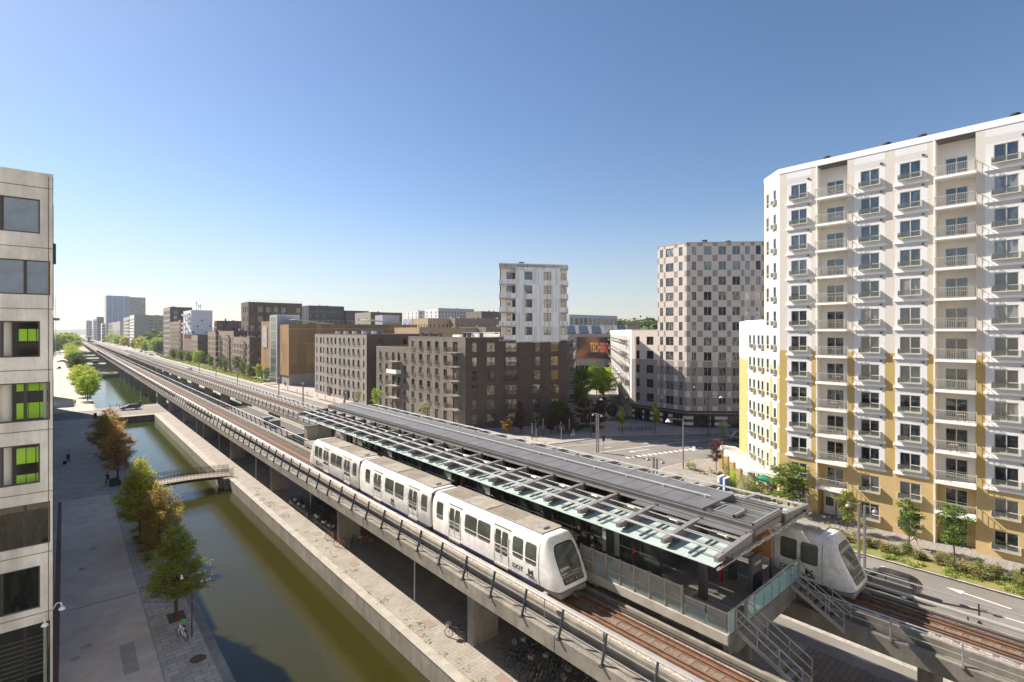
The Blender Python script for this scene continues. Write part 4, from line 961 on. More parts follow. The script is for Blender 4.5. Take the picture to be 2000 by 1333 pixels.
RB.roof([(66.5,25.9),(69.45,28.93),(80,28.93),(80,-14.5),(66.5,-14.5)],41.5,mc=M_['wtrim'],mr=M_['felt']); RB.roof([B,C,(84,39),(84,28.93)],23.0,mc=M_['wtrim'],name='lower_roof')
for y in (21.2,15.3,12.2,5.2):
    m=MB(); m.tube((68.2,y,41),(68.2,y,42.1),.28,10); m.tube((68.2,y,42.1),(68.2,y,42.25),.42,10); m.build('roof_vent',M_['dgrey'],RB.t)
m=MB(); m.tube((66.4,25.9-rec[1][0]+.1,0),(66.4,25.9-rec[1][0]+.1,41),.05,6); m.tube((66.4,25.9-rec[0][0]+.1,3),(66.4,25.9-rec[0][0]+.1,41),.05,6); m.build('downpipe',M_['wtrim'],RB.t)
RB.done()
# balcony furniture: small tables and chairs
for i,(k,f) in enumerate(((0,3),(0,5),(1,2),(1,3),(1,5),(0,11),(0,10),(0,8),(1,9),(1,6),(0,4),(1,7))):
    a,b=rec[k]; z=3.5+3.045*f; y=25.9-(a+b)/2+random.uniform(-.5,.5)
    t=thing('balcony_table','small table with items on the %s balcony of the %s stack of the tall tower'%(['first','second','third','fourth','fifth','sixth','seventh','eighth','ninth','tenth','eleventh','twelfth'][f],['left','right'][k]),'table',(66.4,y,z),group='tables on the tower balconies')
    m=MB(); m.box(66.15,66.65,y-.4,y+.3,z+.68,z+.72); m.build('tabletop',M_['wood'],t)
    for dx,dy in ((.2,.2),(-.2,-.3),(.2,-.3),(-.2,.2)): m=MB(); m.box(66.4+dx-.02,66.4+dx+.02,y+dy-.02,y+dy+.02,z,z+.68); m.build('leg',M_['dgrey'],t)
t=thing('entrance_door','pair of pale panelled entrance doors in the yellow wall under a balcony','door',(67.75,20.1,0)); 
for y in (20.7,19.4):
    m=MB(); m.box(67.55,67.65,y-.6,y+.6,.1,2.7); m.build('leaf',M_['creamp'],t); m=MB(); m.box(67.52,67.55,y-.4,y+.4,1.1,2.1); m.build('glass',M_['dgrey'],t)
# pergola
PG=thing('pergola','white slatted pergola on yellow posts along the foot of the yellow building','pergola',(70,30,0))
o1=Vector((66.3,29.9)); o2=Vector((77,38.6)); i1=Vector((66.6,26.1)); i2=Vector((77.6,36.6))
m=MB(); N=34
for i in range(N+1):
    a=o1+(o2-o1)*i/N; b=i1+(i2-i1)*i/N; m.bar((*a,3.75),(*b,3.75),.07,.14)
m.build('slat',M_['wtrim'],PG)
m=MB(); m.bar((*o1,3.6),(*o2,3.6),.3,.35); m.bar((*i1,3.6),(*i2,3.6),.2,.3); m.bar((*o1,3.6),(*i1,3.6),.25,.35); m.bar((*o2,3.6),(*i2,3.6),.25,.35); m.build('beam',M_['wtrim'],PG)
for i in range(5):
    a=o1+(o2-o1)*i/4; m=MB(); m.box(a.x-.28,a.x+.28,a.y-.28,a.y+.28,0,2.9); m.build('post',M_['yelp'],PG); m=MB(); m.box(a.x-.3,a.x+.3,a.y-.3,a.y+.3,2.9,3.5); m.build('capital',M_['wtrim'],PG)
t=thing('parasol','green canvas parasol under the end of the white pergola','parasol',(67.6,28.3,0)); m=MB(); c=(67.8,28.2,3.1)
for i in range(8):
    a=i*PI/4; b=a+PI/4; m.face([c,(c[0]+1.5*math.cos(a),c[1]+1.5*math.sin(a),2.45),(c[0]+1.5*math.cos(b),c[1]+1.5*math.sin(b),2.45)])
m.build('canopy',M_['green'],t); m=MB(); m.tube((c[0],c[1],0),c,.03); m.build('pole',M_['galv'],t)
# --- left office block
OB=Bld('office_building','pale concrete office block with large dark framed windows at the left edge',(-.5,35,0))
# front faces the camera: from x=-12 to -.52 at y ~ 40; derived corner distance 30 m deep
OY=39.9
zf=[3.62*i for i in range(-1,9)]
obw=[]
ztop=30.55
def obf():
    # window rows (z sill, height): wide corner windows alternate with narrower ones
    rows=[(27.1,1.96,0),(23.6,1.97,1),(20.05,2.05,0),(16.4,2.2,1),(12.85,2.25,0),(9.3,2.4,1),(5.7,2.4,0),(.6,4.2,1)]
    for zs,h,k in rows: yield zs,h,k
Lf=12.0; x1=-.52
def obm(u,z): return 0
zj=[29.75,26.3,22.8,19.3,15.85,12.3,8.8,5.35]
for k in (0,1):
    pass
cols0=[(Lf-1.32,1.56,'one'),(Lf-2.88,1.56,'one'),(Lf-4.44,1.56,'one')]; cols1=[(Lf-.635,1.05,'one'),(Lf-1.91,1.5,'one'),(Lf-3.41,1.5,'one'),(Lf-4.91,1.5,'one')]
rows=list(obf()); zc=[0]+[ (rows[i][0]+rows[i+1][0]+rows[i+1][1])/2 for i in range(len(rows)-1)][::-1]+[ztop]
M_['opane']=panemat('pane_office',(.012,.016,.012),(.025,.035,.02),(.02,.028,.018),(.4,.7),1.42,.02)
M_['opane2']=mat('pane_painted_sky_reflection',(.13,.18,.25),.15,(.19,.25,.33),1.2,spec=.3)  # bluish colour paints a sky reflection into the upper office panes
for i,(zs,h,k) in enumerate(rows):
    z1=zc[len(rows)-i]; z0=zc[len(rows)-1-i]
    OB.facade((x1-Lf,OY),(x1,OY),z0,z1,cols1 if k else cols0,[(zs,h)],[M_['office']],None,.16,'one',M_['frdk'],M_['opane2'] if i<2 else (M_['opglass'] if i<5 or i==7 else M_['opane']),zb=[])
    for z in (zj[i],):
        m=MB(); m.box(x1-Lf,x1-.02,OY-.012,OY,z-.02,z+.02); m.build('panel_joint',M_['joint'],OB.t)
m=MB(); m.box(x1-.2,x1-.16,OY-.012,OY,3.2,ztop); m.build('panel_joint',M_['joint'],OB.t)
# rooms behind the glass: green screens, white column, plants
M_['lime']=mat('lime_partition',(.4,.8,.03),.7); M_['roomw']=mat('room_wall',(.8,.78,.72),.9)
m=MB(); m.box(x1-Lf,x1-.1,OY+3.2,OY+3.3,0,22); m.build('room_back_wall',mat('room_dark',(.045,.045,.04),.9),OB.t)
for z in (26.3,22.8,19.3,15.8,12.3,8.8,5.3,.3):
    m=MB(); m.box(x1-Lf,x1-.15,OY+.3,OY+3.2,z-.25,z); m.build('floor_slab',M_['dgrey'],OB.t)
for (z0,z1,xa,xb) in ((20.95,21.65,-2.0,-.85),(16.45,17.35,-2.1,-.6),(18.05,18.5,-2.1,-.6),(13.85,14.75,-2.1,-.85),(12.6,13.2,-2.1,-.85)):
    n=3
    for i in range(n):
        a=xa+(xb-xa)*i/n; m=MB(); m.box(a+.02,a+(xb-xa)/n-.02,OY+1.0,OY+1.1,z0,z1); m.build('green_screen',M_['lime'],OB.t)
for z0,z1 in ((19.4,22.3),(15.9,18.8),(12.4,15.3)): m=MB(); m.tube((-2.55,OY+1.2,z0),(-2.55,OY+1.2,z1),.28,16); m.build('white_column',M_['roomw'],OB.t)
for z0,z1 in ((22.9,25.8),(15.9,18.8),(8.9,12),(.4,5.2)): m=MB(); m.tube((-.85,OY+.5,z0),(-.85,OY+.5,z1),.09,12); m.build('corner_column',mat('pale_green_column',(.4,.46,.38),.7),OB.t)
for i in range(9):
    m=MB(); m.box(-3.9,-.8,OY+2.3,OY+2.36,.8+i*.28,.84+i*.28); m.build('shelf',M_['covd'],OB.t)
OB.facade((x1,OY),(-.95,72),0,ztop,[(2.2+3.4*i,1.9) for i in range(9)],[(r[0],r[1]) for r in rows],[M_['office']],None,.05,'one',M_['frdk'],M_['opane'])
OB.facade((-.95,72),(-13,72),0,ztop,[],[],[M_['office']],name='end_wall'); OB.facade((-13,72),(x1-Lf,OY),0,ztop,[],[],[M_['office']],name='end_wall')
m=MB()
for i in range(7): y=41.5+3.4*i; pass
m.box(-.8,-.44,46.8,47.0,26.1,27.5) ; m.build('shutter',M_['frbr'],OB.t)
OB.roof([(x1-Lf,OY),(x1,OY),(-.95,72),(-13,72)],ztop,par=.3,mc=M_['office'],cw=.5)
for (x,y,z) in ((-.85,OY-.35,4.7),(-.3,OY+.6,5.0)):
    m=MB(); 
    if x<-.5: m.tube((x,OY,z+.45),(x,y,z+.4),.03); m.tube((x,y,z+.42),(x,y,z+.15),.04); m.sphere((x,y,z),.17,12,6,v1=PI/2)
    else: m.tube((-.55,y,z+.1),(-.35,y,z+.45),.035); m.tube((-.35,y,z+.45),(-.15,y,z+.4),.035); m.tube((-.15,y,z+.4),(-.12,y,z+.15),.035); m.sphere((-.12,y,z),.17,12,6,v1=PI/2)
    m.build('wall_lamp',M_['wtrim'],OB.t,smooth=True)
OB.done()
# neighbours further along the promenade (they cast the shade on it)
for i,(xf,ya,yb,h) in enumerate(((-1.6,75,91,26),(-1.7,95,128,30),(-3.2,133,196,30),(-5.5,214,236,20))):
    b=Bld('office_building',['office block next along the promenade, behind the nearest facade','second pale block along the shaded promenade','long third block beside the crossing road','low block beyond the crossing road on the promenade side'][i],(-8,ya,0))
    b.facade((xf,yb),(xf,ya),0,h,even(yb-ya,int((yb-ya)/3.6),2),[(1+3.6*k,2) for k in range(int(h/3.6))],[M_['office']],None,.1,'one',parts=False)
    for p,q in (((-16,ya),(xf,ya)),((xf,yb),(-16,yb)),((-16,yb),(-16,ya))): b.facade(p,q,0,h,[],[],[M_['office']],name='end_wall')
    b.roof([(-16,ya),(xf,ya),(xf,yb),(-16,yb)],h); b.done()
# --- checkered tower
CK=Bld('checkered_tower','tall apartment tower with pale and taupe checkered tiles above a striped ground floor',(104.4,60,0))
ckm=[M_['ckl'],M_['ckd'],M_['band']]
ZB=3.9; CH=3.36; cf=[(ZB+1.0+CH*i,1.95) for i in range(11)]
def ckfun(piers,corner):
    def f(u,z):
        if z<ZB: return 2 if (z*1.25)%1.6<.8 else 0
        k=((z-ZB)%CH); row=int((z-ZB)/CH); sp=(k<.98 or k>2.96)
        pier=any(a<u<b for a,b in piers); cor=any(a<u<b for a,b in corner)
        low=z<ZB+CH*3+.9
        if low:
            if cor or pier: return 0 if sp else 1
            return 1
        if (pier or cor) and sp: return 1
        return 0
    return f
zbk=[ZB]+[ZB+CH*i+.98 for i in range(12)]+[ZB+CH*i+2.96 for i in range(12)]+[.64*i for i in range(1,6)]+[ZB+CH*3+.9]
Lw=7.4; wc=[(1.05,.8,'mid'),(3.15,2.0,'two'),(5.95,.9,'mid')]; pw=[(1.55,2.1),(4.3,5.1)]; cw_=[(0,.4)]
CK.facade((104.2,67.6),(104.2,60.2),ZB,41.3,wc,cf,ckm,ckfun([(1.6,2.1),(4.25,5.2)],[(0,.45),(6.9,7.4)]),.15,'mid',M_['galv'],M_['lpane'],ub=[.45,1.6,2.1,4.25,5.2,6.9],zb=zbk)
p0=Vector((104.2,60.2)); dd=Vector((.7,-.714)); Lr=19.0; p1=p0+dd*Lr
rc=[(1.6,1.0,'mid'),(4.55,1.7,'mid'),(7.7,1.7,'mid'),(10.7,1.7,'mid'),(13.1,1.0,'mid'),(15.4,1.0,'mid'),(17.6,1.0,'mid')]
rp=[(2.35,3.5),(5.6,6.7),(8.75,9.6),(11.75,12.4),(13.8,14.6),(16.1,16.9)]
CK.facade(p0,p1,ZB,41.3,rc,cf,ckm,ckfun(rp,[(0,.8),(18.4,19)]),.15,'mid',M_['galv'],M_['lpane'],ub=[x for r in rp for x in r]+[.8,18.4],zb=zbk)
CK.facade(p1,(136,60),0,41.3,[],[],[M_['ckl']],name='end_wall'); CK.facade((136,67.6),(104.2,67.6),22,41.3,[],[],[M_['ckl']],name='end_wall')
# ground floor shops, set back a little
for (a,b,cc) in (((104.5,75.0),(104.5,60.3),[(1.9,2.2),(4.3,1.6),(7.0,1.3),(9.3,1.5),(12.4,2.6)]),((104.5,60.3),p1+Vector((.2,.25)),[(3.2,3.6),(5.6,.9),(10.9,4.2),(15,1.5)])):
    Lg=(Vector(b)-Vector(a)).length
    CK.facade(a,b,0,3.5,[(u,w,'tri') for u,w in cc],[(.15,2.75)],[M_['ckl'],M_['band']],lambda u,z:1 if (z%1.3)<.65 else 0,.2,'tri',M_['dgrey'],M_['dpane'],zb=[.65,1.3,1.95,2.6,3.25],name='shop_front')
m=MB(); m.prism([(104.0,75.2),(104.0,60.1),tuple(p1+Vector((-.1,-.1))),tuple(p1+Vector((2,2))),(106,62),(106,75.2)],3.45,3.9); m.build('fascia_band',M_['band'],CK.t)
CK.roof([(104.2,67.6),(104.2,60.2),tuple(p1),(136,60),(136,67.6)],41.3,mc=M_['ckl'])
# wing
CK.facade((104.25,75.0),(104.25,67.6),ZB,22.0,[(1.9,1.0,'mid'),(5.3,1.9,'two')],cf[:5],ckm,lambda u,z:1 if z<ZB+CH*3+.9 else 0,.2,'mid',M_['galv'],M_['lpane'],zb=[ZB+CH*3+.9])
wv0=Vector((183,143)); wv1=Vector((104.25,75.0)); Lv=(wv0-wv1).length
CK.facade(wv0,wv1,ZB,22.0,[(4+4.1*i,2.2,'mid') for i in range(24)],cf[:5],[M_['creamp']],None,.15,'mid',M_['galv'],M_['lpane'],parts=False)
CK.facade(wv0,wv1,0,3.9,[(4+4.1*i,3.0,'mid') for i in range(24)],[(.2,3.0)],[M_['ckl']],None,.3,'mid',M_['dgrey'],M_['dpane'],parts=False,name='arcade')
dv=(wv1-wv0).normalized(); nv=Vector((dv.y,-dv.x))
PV=lambda u,z,q=0: Vector((*(wv0+dv*u+nv*q),z))
for i in range(24):
    for k in range(5):
        if (i+k)%3==2 and i<20: continue
        u=4+4.1*i+1.2*((k%2)-.5); balcony(CK,PV,u-1.3,u+1.3,ZB+.75+CH*k,1.3,m=M_['conclt'] if (i+k)%4 else M_['gsteel'],mr=M_['gsteel'],bars=i>16,solid=M_['gsteel'] if (i==23 and k in(1,2)) else None)
m=MB(); m.prism([(wv0+nv*1.6).to_tuple(),(wv1+nv*.2).to_tuple(),wv1.to_tuple(),wv0.to_tuple()],3.7,4.1); m.build('arcade_band',M_['conclt'],CK.t)
CK.roof([(104.25,67.6),(104.25,75),(183,143),(191,134),(125,67.6)],22.0,mr=M_['sedum'],mc=M_['conclt'],par=.25,name='sedum_roof')
for i in range(9):
    q=PV(Lv-14-i*4.2+(i%3)*1.0,22,-3.2); CK.chimneys([(q.x,q.y)],21.7,M_['dgrey'],.35,2.2)
CK.chimneys([(108,58),(113,55),(120,58)],41,M_['dgrey'],.4,.9)
CK.done()
# --- arena with banner
AR=Bld('arena','low arena hall with a large orange lettered banner at the end of the side street',(180,145,0))
a0=Vector((165.5,157.5)); a1=Vector((192,130.4)); da=(a1-a0).normalized(); na=Vector((da.y,-da.x))
PA=lambda u,z,q=0: Vector((*(a0+da*u+na*q),z))
AR.facade(a0,a1,0,20.5,[(7+2.9*i,2.5,'mid') for i in range(10)],[(.2,6.2)],[M_['greyc'],M_['conclt']],lambda u,z:1 if 7<z<9 else 0,.6,'mid',M_['conclt'],M_['dpane'],zb=[7.2,8.8],parts=False)
m=MB(); pts=[PA(7.8,9.6,.25),PA(36,9.6,.25),PA(36,19,.25),PA(7.8,19,.25)]; m.face(pts,0,[(0,0),(3,0),(3,1),(0,1)])
def mk_banner():
    n=NT('banner_print'); uv=n.n('ShaderNodeTexCoord').outputs['UV']
    f=n.noise(n.map(uv,(.6,1.1,1),(2.3,.4,0),(0,0,.5)),1.5,1,.3)
    n.setin(n.b.inputs['Base Color'],n.ramp(f,[(.38,(.05,.035,.032)),(.5,(.1,.06,.045)),(.6,(.38,.16,.07)),(.7,(.75,.4,.18))])); n.b.inputs['Roughness'].default_value=.7; return n.mat
m.build('banner',mk_banner(),AR.t)
def mk_grad():
    n=NT('banner_lettering'); sp=n.n('ShaderNodeSeparateXYZ'); n.t.links.new(n.n('ShaderNodeTexCoord').outputs['Generated'],sp.inputs[0])
    n.setin(n.b.inputs['Base Color'],n.ramp(sp.outputs[0],[(0,(1,.6,.12)),(.5,(1,.4,.12)),(1,(.95,.1,.2))])); return n.mat
o=bpy.data.objects.new('banner_lettering',text_mesh('TECHBBQ',5.8,mk_grad(),.02,.12)); COL.objects.link(o); o.parent=AR.t
q=PA(17.6,12.5,.45); o.location=q-AR.loc; o.rotation_euler=(R(90),0,math.atan2(da.y,da.x)); o.scale=(.31,1,1)
AR.facade((190,175),a0,0,20.5,[],[],[M_['creamp']],name='side_wall'); AR.facade(a1,(215,150),0,20.5,[],[],[M_['greyc']],name='side_wall')
c=PA(2,0,-1.5); m=MB(); m.prism([(c.x+5.5*math.cos(k*PI/10),c.y+5.5*math.sin(k*PI/10)) for k in range(20)],0,16.5); m.build('round_bay',M_['creamp'],AR.t,smooth=False)
m=MB(); q=[PA(-6,20.2,-2),PA(40,20.2,-2),PA(36,24.4,-12),PA(-2,24.4,-12)]; m.face(q); q2=[PA(-6,20.2,-2),PA(-2,24.4,-12),PA(-2,24.4,-60),PA(-6,20.2,-60)]; m.face(q2); m.face([PA(-2,24.4,-12),PA(36,24.4,-12),PA(36,24.4,-60),PA(-2,24.4,-60)]); m.build('sloped_roof',M_['gsteel'],AR.t)
for i in range(6):
    u=3+i*5.8; m=MB(); m.face([PA(u,20.9,-3),PA(u+4.2,20.9,-3),PA(u+3.9,24.3,-11.2),PA(u+.4,24.3,-11.2)]); m.build('skylight',M_['ppane'],AR.t)
AR.roof([a0.to_tuple(),a1.to_tuple(),(215,150),(190,175)],20.5,par=.2,mc=M_['conclt'])
AR.done()
M_['sunny']=mat('bounce_pale_render',(.85,.79,.69),.9)  # extra pale wall colour so the added rear buildings bounce more sunlight
# --- dark brick corner building with white tower
DB=Bld('corner_building','dark brick corner building carrying a white striped tower on its roof',(66.5,92,0))
db=[M_['brk']]; dk=[M_['brkdk']]
def rails(b,P,cols,zs,w=1.5,mr=None):
    for c in cols:
        for z in zs:
            m=MB(); pl=[P(c-w/2,z,.02),P(c-w/2,z,.22),P(c+w/2,z,.22),P(c+w/2,z,.02)]
            for a,e in zip(pl,pl[1:]):
                up=Vector((0,0,1)); m.bar(a+up,e+up,.04,.04); m.bar(a+up*.05,e+up*.05,.04,.04); L=(e-a).length
                if L>.5: m.bar(a+up*.5,e+up*.5,.012,.85,1)
            m.build('balcony_rail',[mr or M_['frdk'],M_['clear2']],b.t)
dz=[.9+3.2*i for i in range(6)]
PW=lambda u,z,q=0: Vector((66.5-q,116.5-u,z))
wc=[2.3,6.0,9.7,13.3,16.9,20.9]
DB.facade((66.5,116.5),(66.5,91.7),0,20.2,[(u,1.5) for u in wc[:5]]+[(20.9,1.9)],[(z,2.25) for z in dz],db,None,.22,'mid',M_['frbr'],M_['mpane'])
rails(DB,PW,wc[:5],dz[1:],1.7)
for i in range(1,6): balcony(DB,PW,18.9,23.6,dz[i]-.05,1.5,m=M_['conclt'],mr=M_['frbr'])
S0=Vector((66.5,91.7)); ds=Vector((.877,-.48)); PS=lambda u,z,q=0: Vector((*(S0+ds*u+Vector((ds.y,-ds.x))*q),z))
S1=S0+ds*23.5
DB.facade(S0,S0+ds*8.4,0,20.2,[(2.0,1.1),(5.7,1.9)],[(z,2.25) for z in dz],dk,None,.2,'low',M_['frbr'],M_['mpane'])
DB.facade(S0+ds*8.4,S1,0,19.2,[(2.0,2.7),(8.0-.2,1.9),(12.4-.2,1.9)],[(z,2.25) for z in dz],dk,None,.2,'low',M_['frbr'],M_['mpane'])
for i in range(1,6): balcony(DB,PS,8.7,12.1,dz[i]-.1,.35,m=M_['brkdk'],mr=M_['dgrey'],th=.12)
for i in range(7):
    z=3.1*i+.3; m=MB(); a=PS(0,z,.02); e=PS(23.5,z,.02); m.bar(a+Vector((0,0,.05)),e+Vector((0,0,.05)),.06,.12); m.build('string_course',M_['frbr'],DB.t)
E0=S1; E1=S1+Vector((.758,.652))*60
DB.facade(E0,E1,0,19.2,[(3+4.2*i,2) for i in range(13)],[(z,2.25) for z in dz],dk,None,.2,'mid',M_['frbr'],M_['dpane'],parts=False)
de=Vector((.758,.652)); PE=lambda u,z,q=0: Vector((*(E0+de*u+Vector((de.y,-de.x))*q),z))
for i in range(1,6):
    for u in (.4,5,12,19,26): balcony(DB,PE,u,u+3.0,dz[i]-.1,1.5,m=M_['gsteel'],mr=M_['dgrey'],bars=False)
DB.facade((100,116.5),(66.5,116.5),17,20.2,[],[],dk,name='end_wall')
lowpoly=[(66.5,91.7),tuple(S0+ds*8.4),(80.5,96.5),(96,116.5),(66.5,116.5)]
DB.roof(lowpoly,20.2,mr=M_['felt'],mc=M_['brk'],cw=.4)
DB.roof([tuple(S1),tuple(E1),(90,134),(80.5,96.5)],19.2,mr=M_['felt'],mc=M_['brkdk'],name='rear_roof')
DB.facade((66.5,134.5),(66.5,116.5),0,17.3,[(2.6,1.5),(6.2,1.5),(10.0,1.5),(13.0,1.5),(16.2,1.3)],[(z,2.25) for z in dz[:5]],db,None,.22,'mid',M_['frbr'],M_['mpane'],skip=lambda c,f:False)
PW2=lambda u,z,q=0: Vector((66.5-q,134.5-u,z))
rails(DB,PW2,[2.6,6.2,16.2],dz[1:5],1.6)
for i in range(1,5): balcony(DB,PW2,8.7,14.2,dz[i]-.05,1.5,m=M_['conclt'],mr=M_['frbr'],bars=False,solid=M_['wtrim'] if i==3 else None)
DB.facade((90,134.5),(66.5,134.5),0,17.3,[],[],db,name='end_wall')
DB.roof([(66.5,134.5),(66.5,116.5),(90,116.5),(90,134.5)],17.3,mr=M_['sedum'],mc=M_['conclt'],name='step_roof')
m=MB(); m.box(74,88,97,99.5,20.1,20.9); m.build('rooflight',M_['wtrim'],DB.t); m=MB(); m.tube((72,100,21),(86,96,21),.35,10); m.build('duct',M_['alu'],DB.t)
DB.chimneys([(69,110),(70,107),(71.5,99),(72.2,98),(75,97),(80,97.5),(69,114)],19.8,M_['dgrey'],.35,1.3)
DB.units([(73,103,19.8,3,3,.9),(77,108,19.8,4,4,.8)],M_['wtrim'])
# white tower
T0=S0+ds*7.7; T1=S0+ds*23.7; up=Vector((.66,.75)); PT=lambda u,z,q=0: Vector((*(T0+ds*u+Vector((ds.y,-ds.x))*q),z))
tz=[20.15+3.13*i for i in range(5)]; TL=(T1-T0).length
DB.facade(T0+ds*3.7,T0+ds*14.1,18.9,36.8,[(2.9,1.75,'low'),(7.4,1.75,'two')],[(z+.55,1.85) for z in tz],[M_['stripe']],None,.12,'low',M_['frdk'],M_['ppane'],name='tower_wall')
DB.facade(T0+up*1.9+ds*.2,T0+up*1.9+ds*3.7,18.9,36.0,[(2.3,2.0,'mid')],[(z+.3,2.0) for z in tz],[M_['creamp']],None,.1,'mid',M_['frdk'],M_['ppane'],name='recess_wall')
DB.facade(T0+ds*3.7+up*1.9,T0+ds*3.7,18.9,36.0,[],[],[M_['creamp']],name='recess_side'); DB.facade(T0+ds*14.1,T0+ds*14.1+up*1.9,18.9,36.0,[],[],[M_['creamp']],name='recess_side')
DB.facade(T0+ds*14.1+up*1.9,T1+up*1.9,18.9,36.0,[(1.0,.9,'one')],[(z+.3,2.0) for z in tz],[M_['creamp']],None,.1,'one',M_['frdk'],M_['ppane'],name='recess_wall')
DB.facade(T1+up*1.9,T1+up*16,18.9,36.8,[(3+3.6*i,1.8,'mid') for i in range(3)],[(z+.55,1.85) for z in tz],[M_['stripe']],None,.1,'mid',M_['frdk'],M_['ppane'],name='tower_wall')
DB.facade(T0+up*16,T0+up*1.9,18.9,36.8,[],[],[M_['stripe']],name='tower_wall'); DB.facade(T1+up*16,T0+up*16,18.9,36.8,[],[],[M_['stripe']],name='tower_wall')
for (ua,ub_) in ((-.15,3.7),(14.1,TL+.1)):
    for i,z in enumerate(tz+[36.0]):
        m=MB(); h=1.25 if i<5 else .85; zb0=z-.75 if i<5 else 35.7
        a,b_=PT(ua,0),PT(ub_,0); c=b_+Vector((*up,0))*1.9; d=a+Vector((*up,0))*1.9
        m.prism([(p.x,p.y) for p in (a,b_,c,d)],zb0,zb0+.3); m.build('balcony_floor',M_['creamp'],DB.t)
        if i==0 and ua<0: ua2=.9
        else: ua2=ua
        for q0,q1 in ((PT(ua2,0),PT(ub_,0)),)+(((PT(ua2,0)+Vector((*up,0))*1.9),PT(ua2,0)),) if ua<0 else ((PT(ua2,0),PT(ub_,0)),(PT(ub_,0),PT(ub_,0)+Vector((*up,0))*1.9)):
            DB.facade((q0.x,q0.y),(q1.x,q1.y),zb0,zb0+h+.1,[],[],[M_['stripe']],name='balcony_front')
DB.facade(T0-ds*.12,T1,36.05,36.85,[],[],[M_['stripe']],name='top_band')
DB.roof([tuple(T0-ds*.1),tuple(T1),tuple(T1+up*16),tuple(T0+up*16)],36.85,mc=M_['wtrim'],cw=.25,name='tower_roof'); DB.chimneys([tuple(T0+ds*5+up*2.5)],36.4,M_['dgrey'],.4,1.0)
DB.done()
# --- pale grey brick block
GB=Bld('brick_block','pale grey brick apartment block with rows of small French balconies',(66.5,160,0))
PG_=lambda u,z,q=0: Vector((66.5-q,181.8-u,z))
gz=[.9+3.3*i for i in range(6)]; gc=[1.9,5.5,8.2,11.6,14.9,18.2,21.8,25.1,28.6,32.0,35.6,39.2]
GB.facade((66.5,181.8),(66.5,140.7),0,20.7,[(u,.9 if i in(0,2,11) else 1.45) for i,u in enumerate(gc)],[(z,2.1) for z in gz],[M_['brk2']],None,.25,'mid',M_['frbr'],M_['dpane'])
rails(GB,PG_,[gc[i] for i in (3,4,6,7,8,9,10)],gz[1:],1.7)
GB.facade((66.5,140.7),(92,140.7),0,20.7,[(4.3,1.4),(12.5,1.2),(18,2.6)],[(z,2.0) for z in gz],[M_['brkdk']],None,.2,'mid',M_['frbr'],M_['dpane'])
GB.facade((92,140.7),(92,181.8),0,20.7,[],[],[M_['brk2']],name='end_wall'); GB.facade((92,181.8),(66.5,181.8),0,20.7,[],[],[M_['brk2']],name='end_wall')
for u in (12.9,27.3,33.5):
    m=MB(); p=PG_(u,0,.03); m.box(66.3,66.47,p.y-1.0,p.y+1.0,.1,3.3); m.build('door',M_['dgrey'],GB.t)
GB.roof([(66.5,181.8),(66.5,140.7),(92,140.7),(92,181.8)],20.7,mr=M_['feltd'],mc=M_['brkdk'])
GB.units([(72,176-i*7,20.3,1.2,1.2,1.3) for i in range(5)],M_['galv']); GB.chimneys([(75,150),(78,170)],20.3,M_['dgrey'])
GB.done()
# --- copper car park
CP=Bld('parking_house','car park wrapped in golden copper mesh with a glazed stair tower',(66.5,225,0))
def cpf(u,z):
    return 0
def cpw(u,z):
    h=[(2.5,4.3,13,22),(6.3,7.5,9,18),(1.8,3.8,5,8)]
    return 1 if any(a<u<b and c<z<d for a,b,c,d in h) else 0
CP.facade((66.5,222),(66.5,209.7),4,24.3,[],[],[M_['copper'],M_['copper2']],cpw,ub=[1.8,2.5,3.8,4.3,6.3,7.5],zb=[5,8,9,13,18,22])
CP.facade((66.5,247.4),(66.5,233),4,26,[],[],[M_['copper'],M_['copper2']],lambda u,z:1 if (6.5<u<9 and 8<z<15) or (12<u<13.5 and 12<z<19) else 0,ub=[6.5,9,12,13.5],zb=[8,12,15,19])
CP.facade((66.9,247.4),(66.9,209.9),0,4,[],[],[M_['greyc']],name='plinth'); CP.facade((66.7,209.9),(124,209.9),0,4.6,[],[],[M_['greyc'],M_['black']],lambda u,z:1 if 17<u<36 and z<3.8 else 0,ub=[17,36],zb=[3.8],name='plinth')
m=MB(); m.box(84,101,209.7,209.85,0,.9); m.build('red_barrier',mat('dark_red',(.2,.02,.015),.6),CP.t)
CP.facade((66.5,209.7),(124.3,209.7),4.6,24.6,[],[],[M_['copper2'],M_['copper']],lambda u,z:1 if (11<u<13 and z>14) or (16<u<18.5 and z<9) or (5<u<10 and 12<z<17) else 0,ub=[5,10,11,13,16,18.5],zb=[9,12,14,17])
CP.facade((124.3,209.7),(124.3,247.4),0,24.6,[],[],[M_['copper2']],name='end_wall'); CP.facade((124,247.4),(66.5,247.4),0,24.6,[],[],[M_['copper2']],name='end_wall')
CP.facade((65.9,232.6),(65.9,222.4),0,28.2,[],[],[M_['curtaing'],M_['galv']],lambda u,z:1 if u<1.5 or u>8.7 or z>27.5 else 0,ub=[1.5,8.7],zb=[27.5],name='stair_glass'); CP.facade((65.9,222.4),(75,222.4),0,28.2,[],[],[M_['zinc']],name='stair_wall'); m=MB(); m.box(65.9,75,222.4,232.6,28.2,28.5); m.build('stair_roof',M_['galv'],CP.t)
m=MB(); m.box(67,123.5,210,247,23.2,23.4); m.build('roof',M_['felt'],CP.t)
m=MB(); m.bar((66.6,209.55,22.6),(124,209.55,22.6),.1,.12); m.build('ledge',M_['frame'],CP.t)
